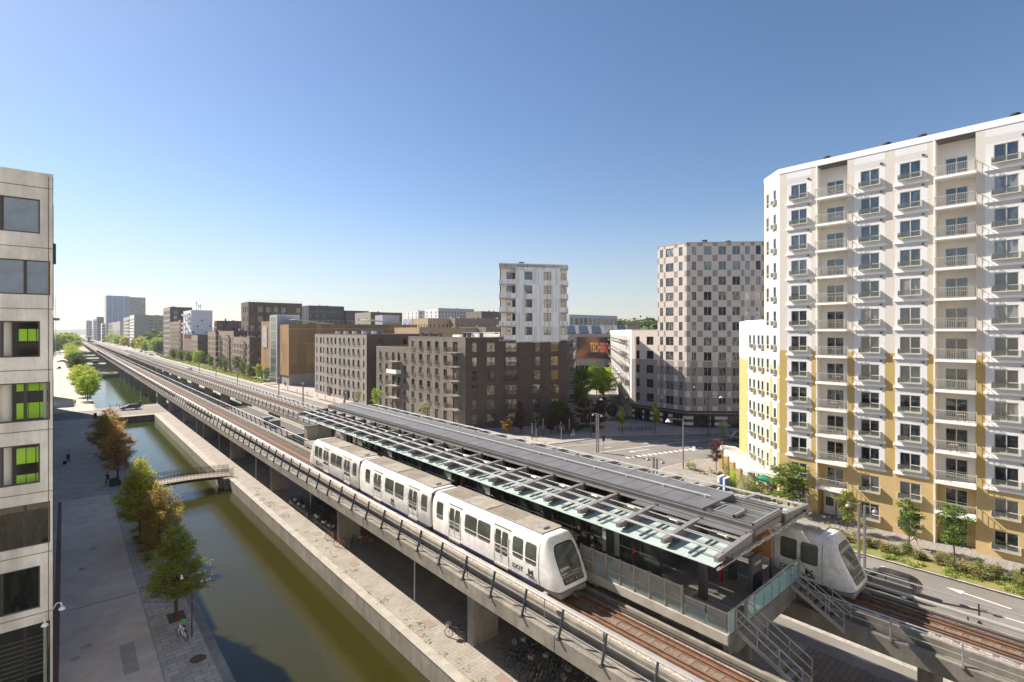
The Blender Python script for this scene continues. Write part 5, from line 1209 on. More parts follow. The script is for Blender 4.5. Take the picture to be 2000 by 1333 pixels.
for (x0,x1,y0,y1,z) in ((70,86,213,221,26.3),(102,120,214,222,26.8)):
    m=MB(); m.prism([(x0,z),(x1,z-1.6),(x1,z-1.45),(x0,z+.15)],y0,y1,xf=lambda p:(p[0],p[2],p[1])); m.build('white_awning',M_['wtrim'],CP.t)
    for x,y in ((x0+1,y0+.5),(x1-1,y0+.5),(x0+1,y1-.5),(x1-1,y1-.5)): m=MB(); m.tube((x,y,23.4),(x,y,z-.1-1.6*(x-x0)/(x1-x0)),.1); m.build('awning_post',M_['galv'],CP.t)
CP.units([(115,226,23.4,9,8,6)],M_['zinc'])
m=MB(); 
for i in range(24): m.bar((72+i*2.1,210.2,24.6),(72+i*2.1,210.2,26),.06,.06)
m.bar((72,210.2,26),(121,210.2,26),.06,.06); m.build('roof_fence',M_['galv'],CP.t)
m=MB(); m.face([(96,209.5,15.6),(107,209.5,15.6),(107,209.5,22.2),(96,209.5,22.2)]); m.build('banner',mat('pale_banner',(.3,.33,.4),.6,(.1,.12,.14),.25),CP.t)
m=MB(); m.face([(96,209.5,11.2),(107,209.5,11.2),(107,209.5,15.4),(96,209.5,15.4)]); m.build('banner',mat('green_banner',(.25,.33,.17),.6),CP.t)
m=MB(); m.face([(66.3,244.6,14.5),(66.3,238,14.5),(66.3,238,24),(66.3,244.6,24)]); m.build('banner',mat('white_banner',(.5,.47,.45),.6,(.3,.28,.27),.6),CP.t)
CP.done()
# --- simple box building helper
def box_bld(name,label,x0,x1,y0,y1,h,mw,ms=None,mp=None,fw=3.0,fh=3.1,win=(1.5,1.9),z0=0,ns=None,nw=None,roof=None,mf=None,limit=60,style='mid',par=.5,sill=.9,units=0,skip=None,cat='building'):
    b=Bld(name,label,(x0,y0,0),cat,lim=limit); ms=ms or mw; mp=mp or M_['mpane']; mf=mf or M_['frbr']
    nf=int((h-z0-.8)/fh); fl=[(z0+sill+fh*i,win[1]) for i in range(nf)]
    nw=nw if nw is not None else max(1,int((y1-y0)/fw)); ns=ns if ns is not None else max(1,int((x1-x0)/fw))
    W=M_[mw] if isinstance(mw,str) else mw; S_=M_[ms] if isinstance(ms,str) else ms
    b.facade((x0,y1),(x0,y0),0,h,even(y1-y0,nw,win[0]) if nw else [],fl,[W],None,.2,style,mf,mp,skip=skip)
    b.facade((x0,y0),(x1,y0),0,h,even(x1-x0,ns,win[0]) if ns else [],fl,[S_],None,.2,style,mf,mp,skip=skip)
    b.facade((x1,y0),(x1,y1),0,h,[],[],[S_],name='back_wall'); b.facade((x1,y1),(x0,y1),0,h,[],[],[S_],name='end_wall')
    b.roof([(x0,y1),(x0,y0),(x1,y0),(x1,y1)],h,mr=M_[roof] if roof else M_['felt'],mc=S_,par=par,cw=.4)
    rnd=random.Random(hash(label)%1000 if 0 else len(label))
    for i in range(units):
        x=x0+(x1-x0)*rnd.uniform(.15,.75); y=y0+(y1-y0)*rnd.uniform(.1,.8); s_=rnd.uniform(.8,2.2); b.units([(x,y,h-.4,s_,s_*1.2,rnd.uniform(.9,1.9))],M_['galv'] if i%2 else M_['gsteel'])
    return b
b=box_bld('brick_block','lower reddish brown brick block next to the golden car park',66.5,72.5,266.9,297,18.8,'brktan','brkdk',nw=10,ns=2,units=2,win=(1.2,2.0)); 
PB=lambda u,z,q=0: Vector((66.5-q,297-u,z))
for i in range(1,6): balcony(b,PB,16+i*.8,19.5+i*.8,.85+3.1*i,1.4,m=M_['dgrey'],mr=M_['dgrey'],bars=False)
b.done()
b=box_bld('brick_block','tan brick block with a column of dark balconies, left of the reddish brown one',66.5,73,293.2+4,331.7,21.8,'brktan','brkdk',nw=9,ns=2,units=1,win=(1.1,2.1))
PB=lambda u,z,q=0: Vector((66.5-q,331.7-u,z))
for i in range(1,7): balcony(b,PB,22,26,.85+3.1*i,1.5,m=M_['dgrey'],mr=M_['dgrey'],bars=False); balcony(b,PB,1,5,.85+3.1*i,2,m=M_['conclt'],mr=M_['dgrey'],bars=False)
b.done()
b=box_bld('brick_block','tan brick block with dark side wall, left of the dark balconies',66.5,74,339.7,361,21.5,'brktan','brkdk',nw=6,ns=2,units=1,win=(1.2,2.1)); b.done()
b=box_bld('brown_tower','tall brown mesh clad block rising behind the golden car park',75,103.5,303.1,318,37.6,'rusty','rusty',nw=4,ns=7,fh=5.2,win=(2.3,3.0),mp=M_['ppane'],skip=lambda c,f:(c*5+f*3)%7 in (1,4),units=0); 
m=MB()
for i in range(20): m.bar((75.5+i*1.45,303.6,37.5),(75.5+i*1.45,303.6,38.7),.07,.07)
m.bar((75.3,303.6,38.7),(103.3,303.6,38.7),.07,.07); m.build('roof_fence',M_['galv'],b.t); b.done()
b=box_bld('brick_block','dark red brick block with pairs of bright windows behind the tan blocks',72,88,365,372,28.3,'brkred','brkdk',nw=2,ns=4,win=(2.3,2.3),fh=3.4,units=2); b.done()
b=box_bld('cube_building','white metal clad cube building set on top of a brick base',66.6,79.7,417,447.8,36.5,'wclad','wclad',nw=0,ns=5,fh=4.2,win=(1.1,1.0),z0=19.6,skip=lambda c,f:(c+f*2)%3!=0,units=1)
PB=lambda u,z,q=0: Vector((66.6-q,447.8-u,z))
for i in range(5):
    for k in range(3): 
        if (i+k)%4!=3: balcony(b,PB,3+k*9.5,8.5+k*9.5,20.5+3.2*i,1.6,m=M_['wclad'],mr=M_['wclad'],solid=M_['wclad'])
for x,y,h in ((72,430,7),(73,428,5),(74,427,5)): m=MB(); m.tube((x,y,36),(x,y,36+h),.12); m.tube((x,y,36+h-2),(x,y,36+h),.3); m.build('antenna_mast',M_['galv'],b.t)
b.done()
b=box_bld('brick_block','tan and dark brick base block in front of the white cube',66.5,72.4,393.2,416,19.1,'brktan','brkdk',nw=6,ns=2,win=(1.2,2.1)); b.done()
b=box_bld('brick_block','narrow orange red brick block under the white cube',66.5,79,416.1,446,19.3,'brkred','brkred',nw=7,ns=2,win=(1.2,2.1)); b.done()
b=box_bld('brown_block','tall grey brown block with a charcoal side wall, left of the white cube',66.5,82.5,511.7,550.1,42.1,'brk2','dkclad',nw=7,ns=2,fh=4.4,win=(2.6,3.2),units=4); b.done()
b=box_bld('brown_block','brown brick block with shallow balconies in front of the charcoal walled one',66.5,69.3,461.2,511.6,29.3,'brktan','brkred',nw=9,ns=0,units=2,win=(1.6,2.2)); 
PB=lambda u,z,q=0: Vector((66.5-q,511.7-u,z))
for i in range(1,8):
    for k in range(3): balcony(b,PB,5+k*16+(i%2)*6,9+k*16+(i%2)*6,.85+3.1*i,1.2,m=M_['conclt'],mr=M_['galv'],bars=False)
b.done()
b=box_bld('slab_block','pale beige slab block with long window bands beyond the roadside trees, left half',66.5,72.2,873.9,963,41.9,'beige','beige',nw=6,ns=1,fh=4.9,win=(9,1.9),style='tri'); b.done()
b=box_bld('slab_block','pale beige slab block with sunny balcony rows, right half with blank side wall',66.5,81.4,805.3,866,43,'creamp','greyc',nw=8,ns=0,fh=3.9,win=(5,1.8),style='tri',units=2); b.done()
b=box_bld('slab_block','grey slab block with dark side balconies, partly behind trees',81.5,107,806,840,42.5,'greyc','greyc',nw=0,ns=5,fh=4.2,win=(3.2,1.6),units=3); b.done()
b=box_bld('frame_building','pale building with a big rectangular frame front near the vanishing point',64,69,990,1340,37.3,'beige','beige',nw=9,ns=0,fh=12,win=(22,11),style='tri',limit=20); b.done()
b=Bld('glass_tower','slim tower with blue curtain wall glass, tallest building on the left skyline',(61,1274,0)); 
b.facade((61,1330),(61,1274),0,92,[],[],[M_['beige']]); b.facade((61,1274),(98,1274),0,92,[],[],[M_['curtain']]); b.facade((98,1274),(98,1330),0,92,[],[],[M_['greyc']]); b.roof([(61,1330),(61,1274),(98,1274),(98,1330)],92,mc=M_['zinc']); b.done()
b=box_bld('office_tower','dark grey tower with small windows attached behind the blue glass one',98.2,125,1285,1330,91,'dkclad','greyc',nw=0,ns=7,fh=5.6,win=(2.4,2.2),mp=M_['ppane'],limit=90); b.done()
for (lb,x0,x1,y0,y1,h,mm) in (('pale twin office slabs nearest the vanishing point on the skyline',42,53,1700,1760,50,'zinc'),('second pale office slab right beside the most distant pair',54,62,1650,1700,52,'wclad'),('dark stepped block left of the blue glass tower',56,68,1500,1540,55,'dkclad'),('brown mid rise between the stepped block and the pale frame building',60,66,1360,1400,33,'brkred'),('white narrow block left of the blue glass tower base',56,60.5,1300,1345,38,'wclad')):
    b=box_bld('distant_block',lb,x0,x1,y0,y1,h,mm,mm,nw=3,ns=3,fh=6,win=(2.5,3),limit=30); b.done()
# skyline behind the car park and the brick blocks
b=box_bld('distant_block','charcoal apartment block with regular windows right of the tall brown block',150,179.8,423.7,450,42.8,'dkclad','dkclad',nw=3,ns=11,fh=3.6,win=(1.4,2.2),limit=97,units=3); b.done()
b=box_bld('distant_block','low charcoal block with pale windows, second right of the tall brown block',180,200.4,420,450,39.3,'dkclad','dkclad',nw=2,ns=7,fh=3.6,win=(1.5,2.2),units=2); b.done()
b=box_bld('distant_block','grey brown block with rooftop plant above the car park awning',170,196,353,380,35.9,'brk2','brkdk',nw=2,ns=7,fh=3.6,units=3); b.done()
b=box_bld('distant_block','white apartment block with dark windows on the skyline, left one of two',300,319.6,503.7,530,45.1,'wpanel','zinc',nw=3,ns=3,fh=4,win=(1.8,2.4)); b.done()
b=box_bld('distant_block','long white apartment block on the skyline, right one of two',300,347.7,462.8,490,46.6,'wpanel','zinc',nw=3,ns=12,fh=4,win=(1.8,2.4),limit=97,units=3); b.done()
b=box_bld('distant_block','tan brick block with many narrow windows behind the dark corner building',160,175,257.7,275,29.3,'brkyel','brkyel',nw=6,ns=5,fh=3.3,win=(1.0,1.9)); b.done()
b=box_bld('distant_block','long brown brick block continuing the tan one to the white tower',175.2,235,252,275,29.5,'brktan','brktan',nw=1,ns=18,fh=3.3,win=(1.4,1.8),limit=97,units=4); b.done()
b=box_bld('distant_block','yellowish low block peeping over the dark corner building roof',110,140,184,205,23.2,'brkyel','brkyel',nw=5,ns=9,fh=3.3,win=(1.5,2.0),units=2); b.done()
b=box_bld('distant_block','long reddish block with roof vents beside the white tower',140.2,175,178,205,23.5,'brktan','brktan',nw=1,ns=10,fh=3.3,win=(1.4,2.0),units=5); b.done()
b=box_bld('distant_block','brown roofline with vents behind the tan block, left of the white tower',240,300,310,330,37,'brk','brkdk',nw=1,ns=12,fh=3.3,win=(1.4,2.0),units=3); b.done()
b=box_bld('distant_block','pale greenish penthouse block behind the copper car park',184,207,318,330,30.5,'zinc','wclad',nw=2,ns=7,fh=4,win=(1.8,2.2)); b.done()
b=box_bld('exhibition_hall','grey exhibition hall of thin columns and decks far behind the white tower',235,283,215,260,32,'zinc','zinc',nw=6,ns=11,fh=5,win=(3,4),limit=60,units=3); b.done()
# station far down the line
t=thing('distant_station','small dark station canopy straddling the tracks near the horizon','station',(28,1000,6)); m=MB(); m.box(23,35,1000,1060,13,13.6); m.build('canopy',M_['dkclad'],t); m=MB()
for y in range(1003,1060,8): m.box(27.8,28.8,y,y+.8,6,13)
m.build('columns',M_['dgrey'],t); m=MB(); m.box(24.8,31.8,1000,1060,5.2,7.1); m.build('platform',M_['conclt'],t)
t=thing('distant_block','flat bluish office block just under the horizon hills at the end of the canal','building',(0,2600,0)); m=MB(); m.box(-18,95-60,2600,2640,0,17); m.build('wall',M_['dkclad'],t)
t=thing('road_bridge','pale road bridge crossing far away at the end of the promenade','bridge',(-30,1100,0)); m=MB(); m.box(-160,20,1100,1112,7,8.2); m.build('deck',M_['conclt'],t)
for x in range(-150,20,24): m=MB(); m.box(x,x+1.2,1103,1109,0,7); m.build('pier',M_['concd'],t)
for i,(x,y,h) in enumerate(((-6.2,560,36),)):
    t=thing('light_mast','lattice light mast with a ring of lamps standing by the far promenade','mast',(x,y,0)); m=MB(); m.tube((x-.5,y,0),(x-.5,y,h+14),.16,6); m.tube((x+.8,y,0),(x+.8,y,h+14),.16,6)
    for k in range(14): m.bar((x-.5,y,2+k*3.3),(x+.8,y,3.5+k*3.3),.1,.1)
    m.build('mast',M_['galv'],t); m=MB(); m.prism([(x+3.2*math.cos(a*PI/6),y+3.2*math.sin(a*PI/6)) for a in range(12)],h-5.5,h-3.5); m.build('lamp_ring',M_['brkred'],t)
# hills and woods
def ridge(name,label,cx,cy,r,a0,a1,h,mt,n=80,kind='structure'):
    m=MB(); rr=random.Random(5); hs=[h*(.6+.4*math.sin(i*.21)*math.cos(i*.07+1)+rr.uniform(-.05,.05)) for i in range(n+1)]
    P=[]
    for i in range(n+1):
        a=R(a0+(a1-a0)*i/n); d=Vector((math.sin(a),math.cos(a))); P.append((d*r,d*(r+900),hs[i]))
    for (p,q,h1),(p2,q2,h2) in zip(P,P[1:]):
        pm=(p+q)/2; pm2=(p2+q2)/2; m.face([(*p,-1),(*p2,-1),(*pm2,h2),(*pm,h1)]); m.face([(*pm,h1),(*pm2,h2),(*q2,-1),(*q,-1)])
    o=m.build(name,mt,smooth=True); o['kind']=kind; return o
ridge('hills','',0,0,3800,-12,60,62,mat('wooded_hills',(.05,.075,.03),.95,(.08,.1,.045),.01))
ridge('hills','',0,0,2600,50,100,45,mat('wooded_plain',(.055,.075,.025),.95,(.09,.1,.04),.012))

# unseen buildings added behind the viewpoint: pale fronts bounce sunlight into the shade
for (lb,x0,x1,y0,y1,h) in (('unseen pale block added directly behind the viewpoint to bounce sunlight',-30,7,-30,-4.5,44),('long unseen pale block added south of the road to bounce sunlight',44,130,-95,-75,42),('unseen pale block added south of the station to bounce sunlight',-70,30,-130,-100,46)):
    b=Bld('bounce_building',lb,(x0,y1,0),lim=60)
    b.facade((x1,y1),(x0,y1),0,h,even(x1-x0,int((x1-x0)/4),1.6),[(1.2+3.3*k,1.8) for k in range(int(h/3.3)-1)],[M_['sunny']],None,.1,'mid',parts=False)
    b.facade((x1,y0),(x1,y1),0,h,[],[],[M_['sunny']],name='end_wall'); b.facade((x0,y1),(x0,y0),0,h,[],[],[M_['sunny']],name='end_wall'); b.facade((x0,y0),(x1,y0),0,h,[],[],[M_['sunny']],name='back_wall'); b.roof([(x0,y0),(x1,y0),(x1,y1),(x0,y1)],h); b.done()
# ================================================================ VEGETATION
def leafcloud(name,pts,ls,mt,rnd,flat=.35):
    n=len(pts); P=np.array(pts); rs=np.random.RandomState(abs(int(rnd)))
    a=rs.normal(size=(n,3)); a[:,2]*=flat; a/=np.linalg.norm(a,axis=1)[:,None]; t=rs.normal(size=(n,3)); b=np.cross(a,t); b/=np.linalg.norm(b,axis=1)[:,None]
    s=ls*(.6+.8*rs.rand(n))[:,None]; w=.45
    V=np.stack([P-a*s*.5,P+b*s*w*.5,P+a*s*.5,P-b*s*w*.5],axis=1).reshape(-1,3)
    me=bpy.data.meshes.new(name); me.vertices.add(4*n); me.vertices.foreach_set('co',V.ravel()); me.loops.add(4*n); me.loops.foreach_set('vertex_index',np.arange(4*n)); me.polygons.add(n); me.polygons.foreach_set('loop_start',np.arange(0,4*n,4)); me.polygons.foreach_set('loop_total',np.full(n,4)); me.materials.append(mt); me.update(); me.validate(); return me
def tree_proto(seed,h,r,base,nleaf,ls,mt,shape='cone',limbs=26,spread=.28,tr=.13):
    rd=random.Random(seed); tk=MB(); pts=[]
    z=0; p=Vector((0,0,0)); top=h*.93; seg=6; prev=p; rp=tr
    for i in range(seg):
        q=Vector((rd.uniform(-.05,.05)*h*.15,rd.uniform(-.05,.05)*h*.15,top*(i+1)/seg)); r2=tr*(1-(i+1)/seg)+.015; tk.tube(prev,q,rp,6,r2,cap=False); prev=q; rp=r2
    tw=[]
    for i in range(limbs):
        f=(i+.5)/limbs; zz=base+(h*.9-base)*f
        if shape=='cone': rr=r*(1-f)**.62*(.55+.45*min(1,f*6))
        elif shape=='ball': rr=r*max(.15,math.sin(PI*(.12+.8*f)))**.7
        elif shape=='col': rr=r*(math.sin(PI*(.15+.75*f))**.5)
        else: rr=r*(math.sin(PI*min(1,.25+.75*f)))**.6
        rr*=rd.uniform(.72,1.15); a=i*2.399+rd.uniform(-.4,.4); d=Vector((math.cos(a),math.sin(a),rd.uniform(.15,.55) if shape!='col' else 1.2)); d.normalize()
        s=Vector((0,0,zz-rr*.2)); e=s+d*rr; mid=s+(e-s)*.5+Vector((0,0,-.04*rr)); tk.tube(s,mid,tr*.33*(1-f*.6),4,tr*.2,cap=False); tk.tube(mid,e,tr*.2*(1-f*.5),4,.01,cap=False); tw.append((s+(e-s)*.18,e,rr))
        for k in range(4):
            t=rd.uniform(.25,.9); q=s+(e-s)*t; a2=a+rd.choice((-1,1))*rd.uniform(.5,1.1); d2=Vector((math.cos(a2),math.sin(a2),rd.uniform(.0,.6))).normalized(); e2=q+d2*rr*rd.uniform(.28,.5); tk.tube(q,e2,.02*h/7,3,.006,cap=False); tw.append((q,e2,rr*.5))
    wt=[max(.2,x[2]) for x in tw]; 
    for i in range(nleaf):
        s,e,rr=rd.choices(tw,wt)[0]; t=rd.random()**.75; q=s+(e-s)*t; sg=spread*(.35+.65*(1-abs(t-.6)))*h/8
        pts.append((q.x+rd.gauss(0,sg),q.y+rd.gauss(0,sg),q.z+rd.gauss(0,sg*.8)))
    return tk.mesh('trunk',MAT['bark'],smooth=True),leafcloud('crown',pts,ls,mt,seed)
def tree(proto,label,x,y,s=1,rz=0,mt=None,group=None,name='tree',z=0,cat='tree',sz=None):
    t=thing(name,label,cat,(x,y,z),rz,group); t.scale=(s,s,sz or s)
    inst(proto[0],'trunk',t); c=inst(proto[1],'crown',t)
    if mt: c.material_slots[0].link='OBJECT'; c.material_slots[0].material=mt
    return t
PN=tree_proto(3,7.6,2.6,1.7,12500,.17,LEAF['olive'],'cone',64,.24,.11)
PN2=tree_proto(11,8.9,3.0,1.7,18500,.18,LEAF['limemix'],'cone',70,.25,.13)
PM=tree_proto(5,7.5,2.6,1.3,6500,.22,LEAF['brown'],'oval',60,.26,.12)
PB_=tree_proto(8,10,4.2,2.2,7000,.42,LEAF['bright'],'ball',30,.34,.16)
PS_=tree_proto(9,5.5,1.2,1.6,2600,.2,LEAF['green'],'ball',16,.3,.05)
PR=tree_proto(21,6.8,2.5,1.2,6000,.3,LEAF['purple'],'ball',26,.3,.1)
PCn=tree_proto(14,7.0,1.5,1.0,4500,.24,LEAF['purple'],'cone',24,.24,.09)
PCo=tree_proto(17,6.4,.75,1.9,3200,.22,LEAF['lime'],'col',16,.16,.06)
PF=tree_proto(31,12,5.5,2.0,2600,.95,LEAF['green'],'ball',26,.42,.2)
tree(PN,'olive green canal tree in a square pit, nearest to the white bicycle',6.35,45.7,1,0)
tree(PN2,'large tree half yellow green and half brown, beside the canal just before the footbridge',6.0,66.5,.92,1.0,LEAF['lime'],sz=1)
tree(PM,'thin russet canal tree with a see through crown, next to the large yellow green one',7.2,61.8,.72,2,LEAF['brownmix'],sz=.88)
tree(PM,'slim russet sapling leaning over the dry grass bed by the canal',6.9,59.4,.6,.4,LEAF['brownmix'])
tree(PM,'russet canal tree just beyond the footbridge, darkest brown of its row',5.9,95,.86,3,sz=1)
tree(PM,'russet brown canal tree in the middle of the brown row',6.2,105,.92,4.4)
tree(PM,'golden brown canal tree, farthest of the brown row, half in shade',5.4,116,.98,5.2,LEAF['brownmix'])
tree(PM,'brown canal tree with a sunlit top closest to the crossing road',6.6,127,.95,1.7)
for i,(x,y,s,m) in enumerate(((5.4,206,.86,'bright'),(5.2,221,.95,'bright'),(5.0,236,1.0,'lime'),(4.9,252,.95,'bright'),(4.8,330,1.05,'dgreen'),(4.6,352,1.1,'dgreen'),(4.5,375,1.0,'green'),(4.4,410,1.05,'bright'),(4.2,440,1.1,'lime'),(4.0,480,1.1,'bright'),(4.0,520,1.1,'lime'),(3.8,560,1.1,'bright'),(3.6,620,1.15,'lime'))):
    tree(PB_,['bright green canal tree beyond the crossing road, nearest of the green row','bright green canal tree, second of the row beyond the crossing road','yellow green canal tree, third of the row beyond the crossing road','bright green canal tree at the back of the first clump beyond the crossing','dark green canal tree between two bright clumps, nearer one','dark green canal tree between two bright clumps, farther one','mid green canal tree behind the dark pair','bright green canal tree opposite the slab crossing with the hut','lime canal tree just past the slab crossing with the hut','bright green canal tree, fourth from the end of the row','lime canal tree, third from the end of the row','bright green canal tree, second from the end of the row','yellowish canal tree at the end of the row'][i],x,y,s,i*1.3,LEAF[m])
for i,(x,y,s) in enumerate(((-4,700,1.7),(2,720,1.8),(8,740,1.6),(-12,690,1.6),(-9,640,1.3))):
    tree(PF,['big round green tree at the far end of the canal, left part','big round green tree at the far end of the canal, middle part','big round green tree at the far end of the canal, right part','dark green tree against the facade edge at the far end of the promenade','green tree in front of the far end of the promenade'][i],x,y,s,i,LEAF['bright' if i<3 else 'green'])
# roadside trees
RT=[(64,141,.95,PS_,'silver','pale olive young tree at the corner of the grey brick block'),(63.8,129,1.25,PS_,'bright','bright green young tree beside the balconies of the dark brick block'),(64,105,1.0,PS_,'silver','pale young tree in front of the dark brick facade behind the canopy'),
(62.5,225,1.35,PS_,'green','young green tree before the glazed stair of the golden car park'),(63,238,1.5,PS_,'bright','bushy bright tree at the left corner of the golden car park'),(62,249,1.4,PS_,'green','green tree at the foot of the dark side wall next to the car park')]
for i,(x,y,s,p,m,l) in enumerate(RT): tree(p,l,x,y,s,i,LEAF[m])
nm=['first','second','third','fourth','fifth','sixth','seventh','eighth','ninth','tenth']
for i in range(8): tree(PS_,'dark young tree on the lawn before tan brick blocks, %s from the car park'%nm[i],62.5+(i%3)*1.2,262+i*11.5,1.5+.15*(i%3),i*1.7,LEAF['dgreen' if i%3 else 'green'],group='young trees on the roadside lawn')
tree(PB_,'lime green round tree glowing on the lawn before the dark brick side wall',66,388,.95,0,LEAF['bright'])
for i in range(6): tree(PB_,'roadside tree before the pale base of the white cube, %s from the lime tree'%nm[i],64+(i%2)*2,405+i*17,.85,i,LEAF['dgreen' if i%2 else 'green'],group='roadside trees near the white cube')
fl=[(64,560,1.2,'green'),(66,585,1.4,'bright'),(70,600,1.6,'dgreen'),(76,620,1.9,'green'),(84,630,2.1,'dgreen'),(92,640,2.0,'green'),(70,640,1.2,'bright'),(63,650,1.1,'bright'),(64,700,1.4,'lime'),(72,730,1.8,'dgreen'),(84,760,2.2,'dgreen'),(63,745,1.2,'green'),(62,880,1.3,'lime'),(60,960,1.4,'bright'),(60,1010,1.5,'bright'),(60,1120,1.6,'lime'),(60,1180,1.6,'green'),(80,560,1.5,'green'),(88,590,1.9,'dgreen')]
for i,(x,y,s,m) in enumerate(fl): tree(PF,'%s tree between the tall brown and beige blocks, number %s from the brown one'%({'green':'mid green','bright':'bright green','dgreen':'dark green','lime':'yellow green'}[m],['one','two','three','four','five','six','seven','eight','nine','ten','eleven','twelve','thirteen','fourteen','fifteen','sixteen','seventeen','eighteen','nineteen'][i]),x,y,s,i*.9,LEAF[m],group='trees between the brown and beige blocks')
JT=[(113,100,1.15,PB_,'green','green street tree closest to the dark brick side wall in the side street'),(127,101.7,1.1,PB_,'bright','bright yellow green tree in the sun in the side street before the long balcony wing'),(136,112,1.0,PB_,'bright','yellow green street tree behind the brightest one, towards the arena'),(150,124,.9,PB_,'green','green street tree nearest to the arena entrance'),(121,109,1.0,PB_,'dgreen','dark green street tree left of the parked blue van'),(104,92,.75,PB_,'green','small green tree at the mouth of the side street by dark balconies'),
(86.7,74.3,1.05,PR,'purple','large dark purple tree in a round planter on the plaza'),(89.5,73,.8,PR,'purple','smaller purple tree beside the large one in the round planter'),(103,83,.75,PR,'purple','dark purple tree by the corner of the balcony wing'),(100.5,77.8,.6,PR,'purple','purple shrub like tree with orange lamps by the dark brick side wall'),
(72,79.8,1.05,PCn,'purple','dark red conical tree in front of the dark brick corner'),(76.3,75,.9,PCn,'purple','second dark red conical tree before the dark brick corner, towards the plaza'),(81,77.5,1.0,PR,'dgreen','dark tree in shade at the right corner of the dark brick building'),(70,81.5,.5,PR,'brown','pinkish brown bush in front of the dark brick wall'),(80.2,73.2,.7,PR,'purple','low purple tree near parked bicycles before the dark brick corner'),
(87,64.9,1,PCo,'lime','narrow column shaped lime tree with stakes, left of two on the plaza'),(93.6,61.2,1.08,PCo,'lime','narrow column shaped lime tree with stakes, right of two on the plaza'),
(95.5,47.5,.85,PS_,'silver','pale feathery tree in front of the parked grey van'),(75,38.4,1.0,PS_,'purple','young dark purple tree beside the white pergola end'),(64.3,24,1.15,PS_,'green','dense green tree at the corner of the yellow building'),
(63.1,17.7,.86,PS_,'olive','sparse sapling in front of the pale entrance doors'),(62.5,12.2,.96,PS_,'green','young staked tree beside the person walking on the pavement'),(61.7,8.7,1.1,PS_,'green','fuller young tree in front of the balcony stack, right of two'),(116,62,1.3,PR,'brown','brown tree behind the yellow building next to the shop windows')]
for i,(x,y,s,p,m,l) in enumerate(JT):
    t=tree(p,l,x,y,s,i*1.1,LEAF[m],z=.12)
    if p is PS_ and i==19: t.scale=(2.0,2.0,1.15)
def shrub(label,x,y,r,h,n,ls,mt,z=.12,name='shrub',cat='shrub'):
    rd=random.Random(int(x*7+y*3)); pts=[]; 
    cl=[(rd.uniform(-r,r)*.8,rd.uniform(-r,r)*.8,rd.uniform(.3,.75)*h) for _ in range(9)]
    for i in range(n):
        c=rd.choice(cl); pts.append((c[0]+rd.gauss(0,r*.22),c[1]+rd.gauss(0,r*.22),max(.03,c[2]+rd.gauss(0,h*.2))))
    o=inst(leafcloud('shrub',pts,ls,mt,int(x*3+y)),name,None,(x,y,z)); return tag(o,label,cat)
shrub('green shrub under the green parasol at the pergola end',66.0,31.8,1.1,2.2,2500,.17,LEAF['green']); shrub('leafy shrub between the pergola and the corner tree',65.2,27.6,1.4,2.3,3500,.17,LEAF['green']); shrub('olive shrub climbing the last yellow pergola post',65.6,29.4,1.0,3.0,2500,.15,LEAF['silver'])
shrub('yellow green climber inside the pergola',69.5,32.5,1.2,2.4,2200,.17,LEAF['bright']); shrub('climbing plants between the middle pergola posts',72.5,34.8,1.2,2.3,2200,.17,LEAF['green'])
shrub('wispy pale grass clump next to the round street lamp',73.0,41.5,.7,1.3,900,.2,LEAF['silver']); shrub('low planting in the round plaza planter',87,74,2.6,.5,2500,.18,LEAF['dgreen']); shrub('dark bushes under purple trees by the bicycle racks',100,75,2.2,1.2,2500,.2,LEAF['dgreen'])
shrub('grassy patch beside the parked grey van',99,44.6,1.6,.9,1800,.25,LEAF['grass'])
t=thing('round_planter','low round stone planter with purple trees on the plaza','planter',(87,74,.12)); m=MB(); m.ring((87,74,.3),(0,0,1),3.4,.22,28); m.build('rim',MAT['concd'],t)
def strip_plants(name,x0,x1,y0,y1,n,h,ls,mt,z=.127):
    rd=random.Random(int(y0*11+x0)); cl=[]; pts=[]
    k=int((y1-y0)*(x1-x0)/.8)
    for _ in range(k): cl.append((rd.uniform(x0,x1),rd.uniform(y0,y1),rd.uniform(.25,.55),h*rd.uniform(.35,1.1)))
    for i in range(n):
        c=rd.choice(cl); pts.append((c[0]+rd.gauss(0,c[2]*.5),c[1]+rd.gauss(0,c[2]*.5),max(.02,c[3]*(.55+rd.gauss(0,.3)))))
    o=inst(leafcloud(name,pts,ls,mt,int(y0)),name,None,(0,0,z)); o['kind']='stuff'; return o
strip_plants('hedge_planting',59.7,61.4,-12,19,26000,1.0,.15,LEAF['hedge']); strip_plants('hedge_planting',60.2,61.2,-12,18.5,9000,1.1,.14,LEAF['green']); strip_plants('verge_grass',58.1,60.0,-12,20,16000,.22,.16,LEAF['grass'])
strip_plants('ground_cover',5.4,7.2,58,74,5000,.25,.15,LEAF['hedge']); strip_plants('lawn_plants',60.5,66,230,300,9000,.6,.5,LEAF['grass']); strip_plants('lawn_plants',60.5,67,305,425,9000,.8,.8,LEAF['grass']); strip_plants('lawn_plants',60.5,67,430,520,5000,.8,1.0,LEAF['green'])
strip_plants('weeds',18.8,19.6,20,75,700,.06,.13,LEAF['green'],.01); strip_plants('weeds',36.8,38.4,148,215,1500,.8,.5,LEAF['green'],.01)
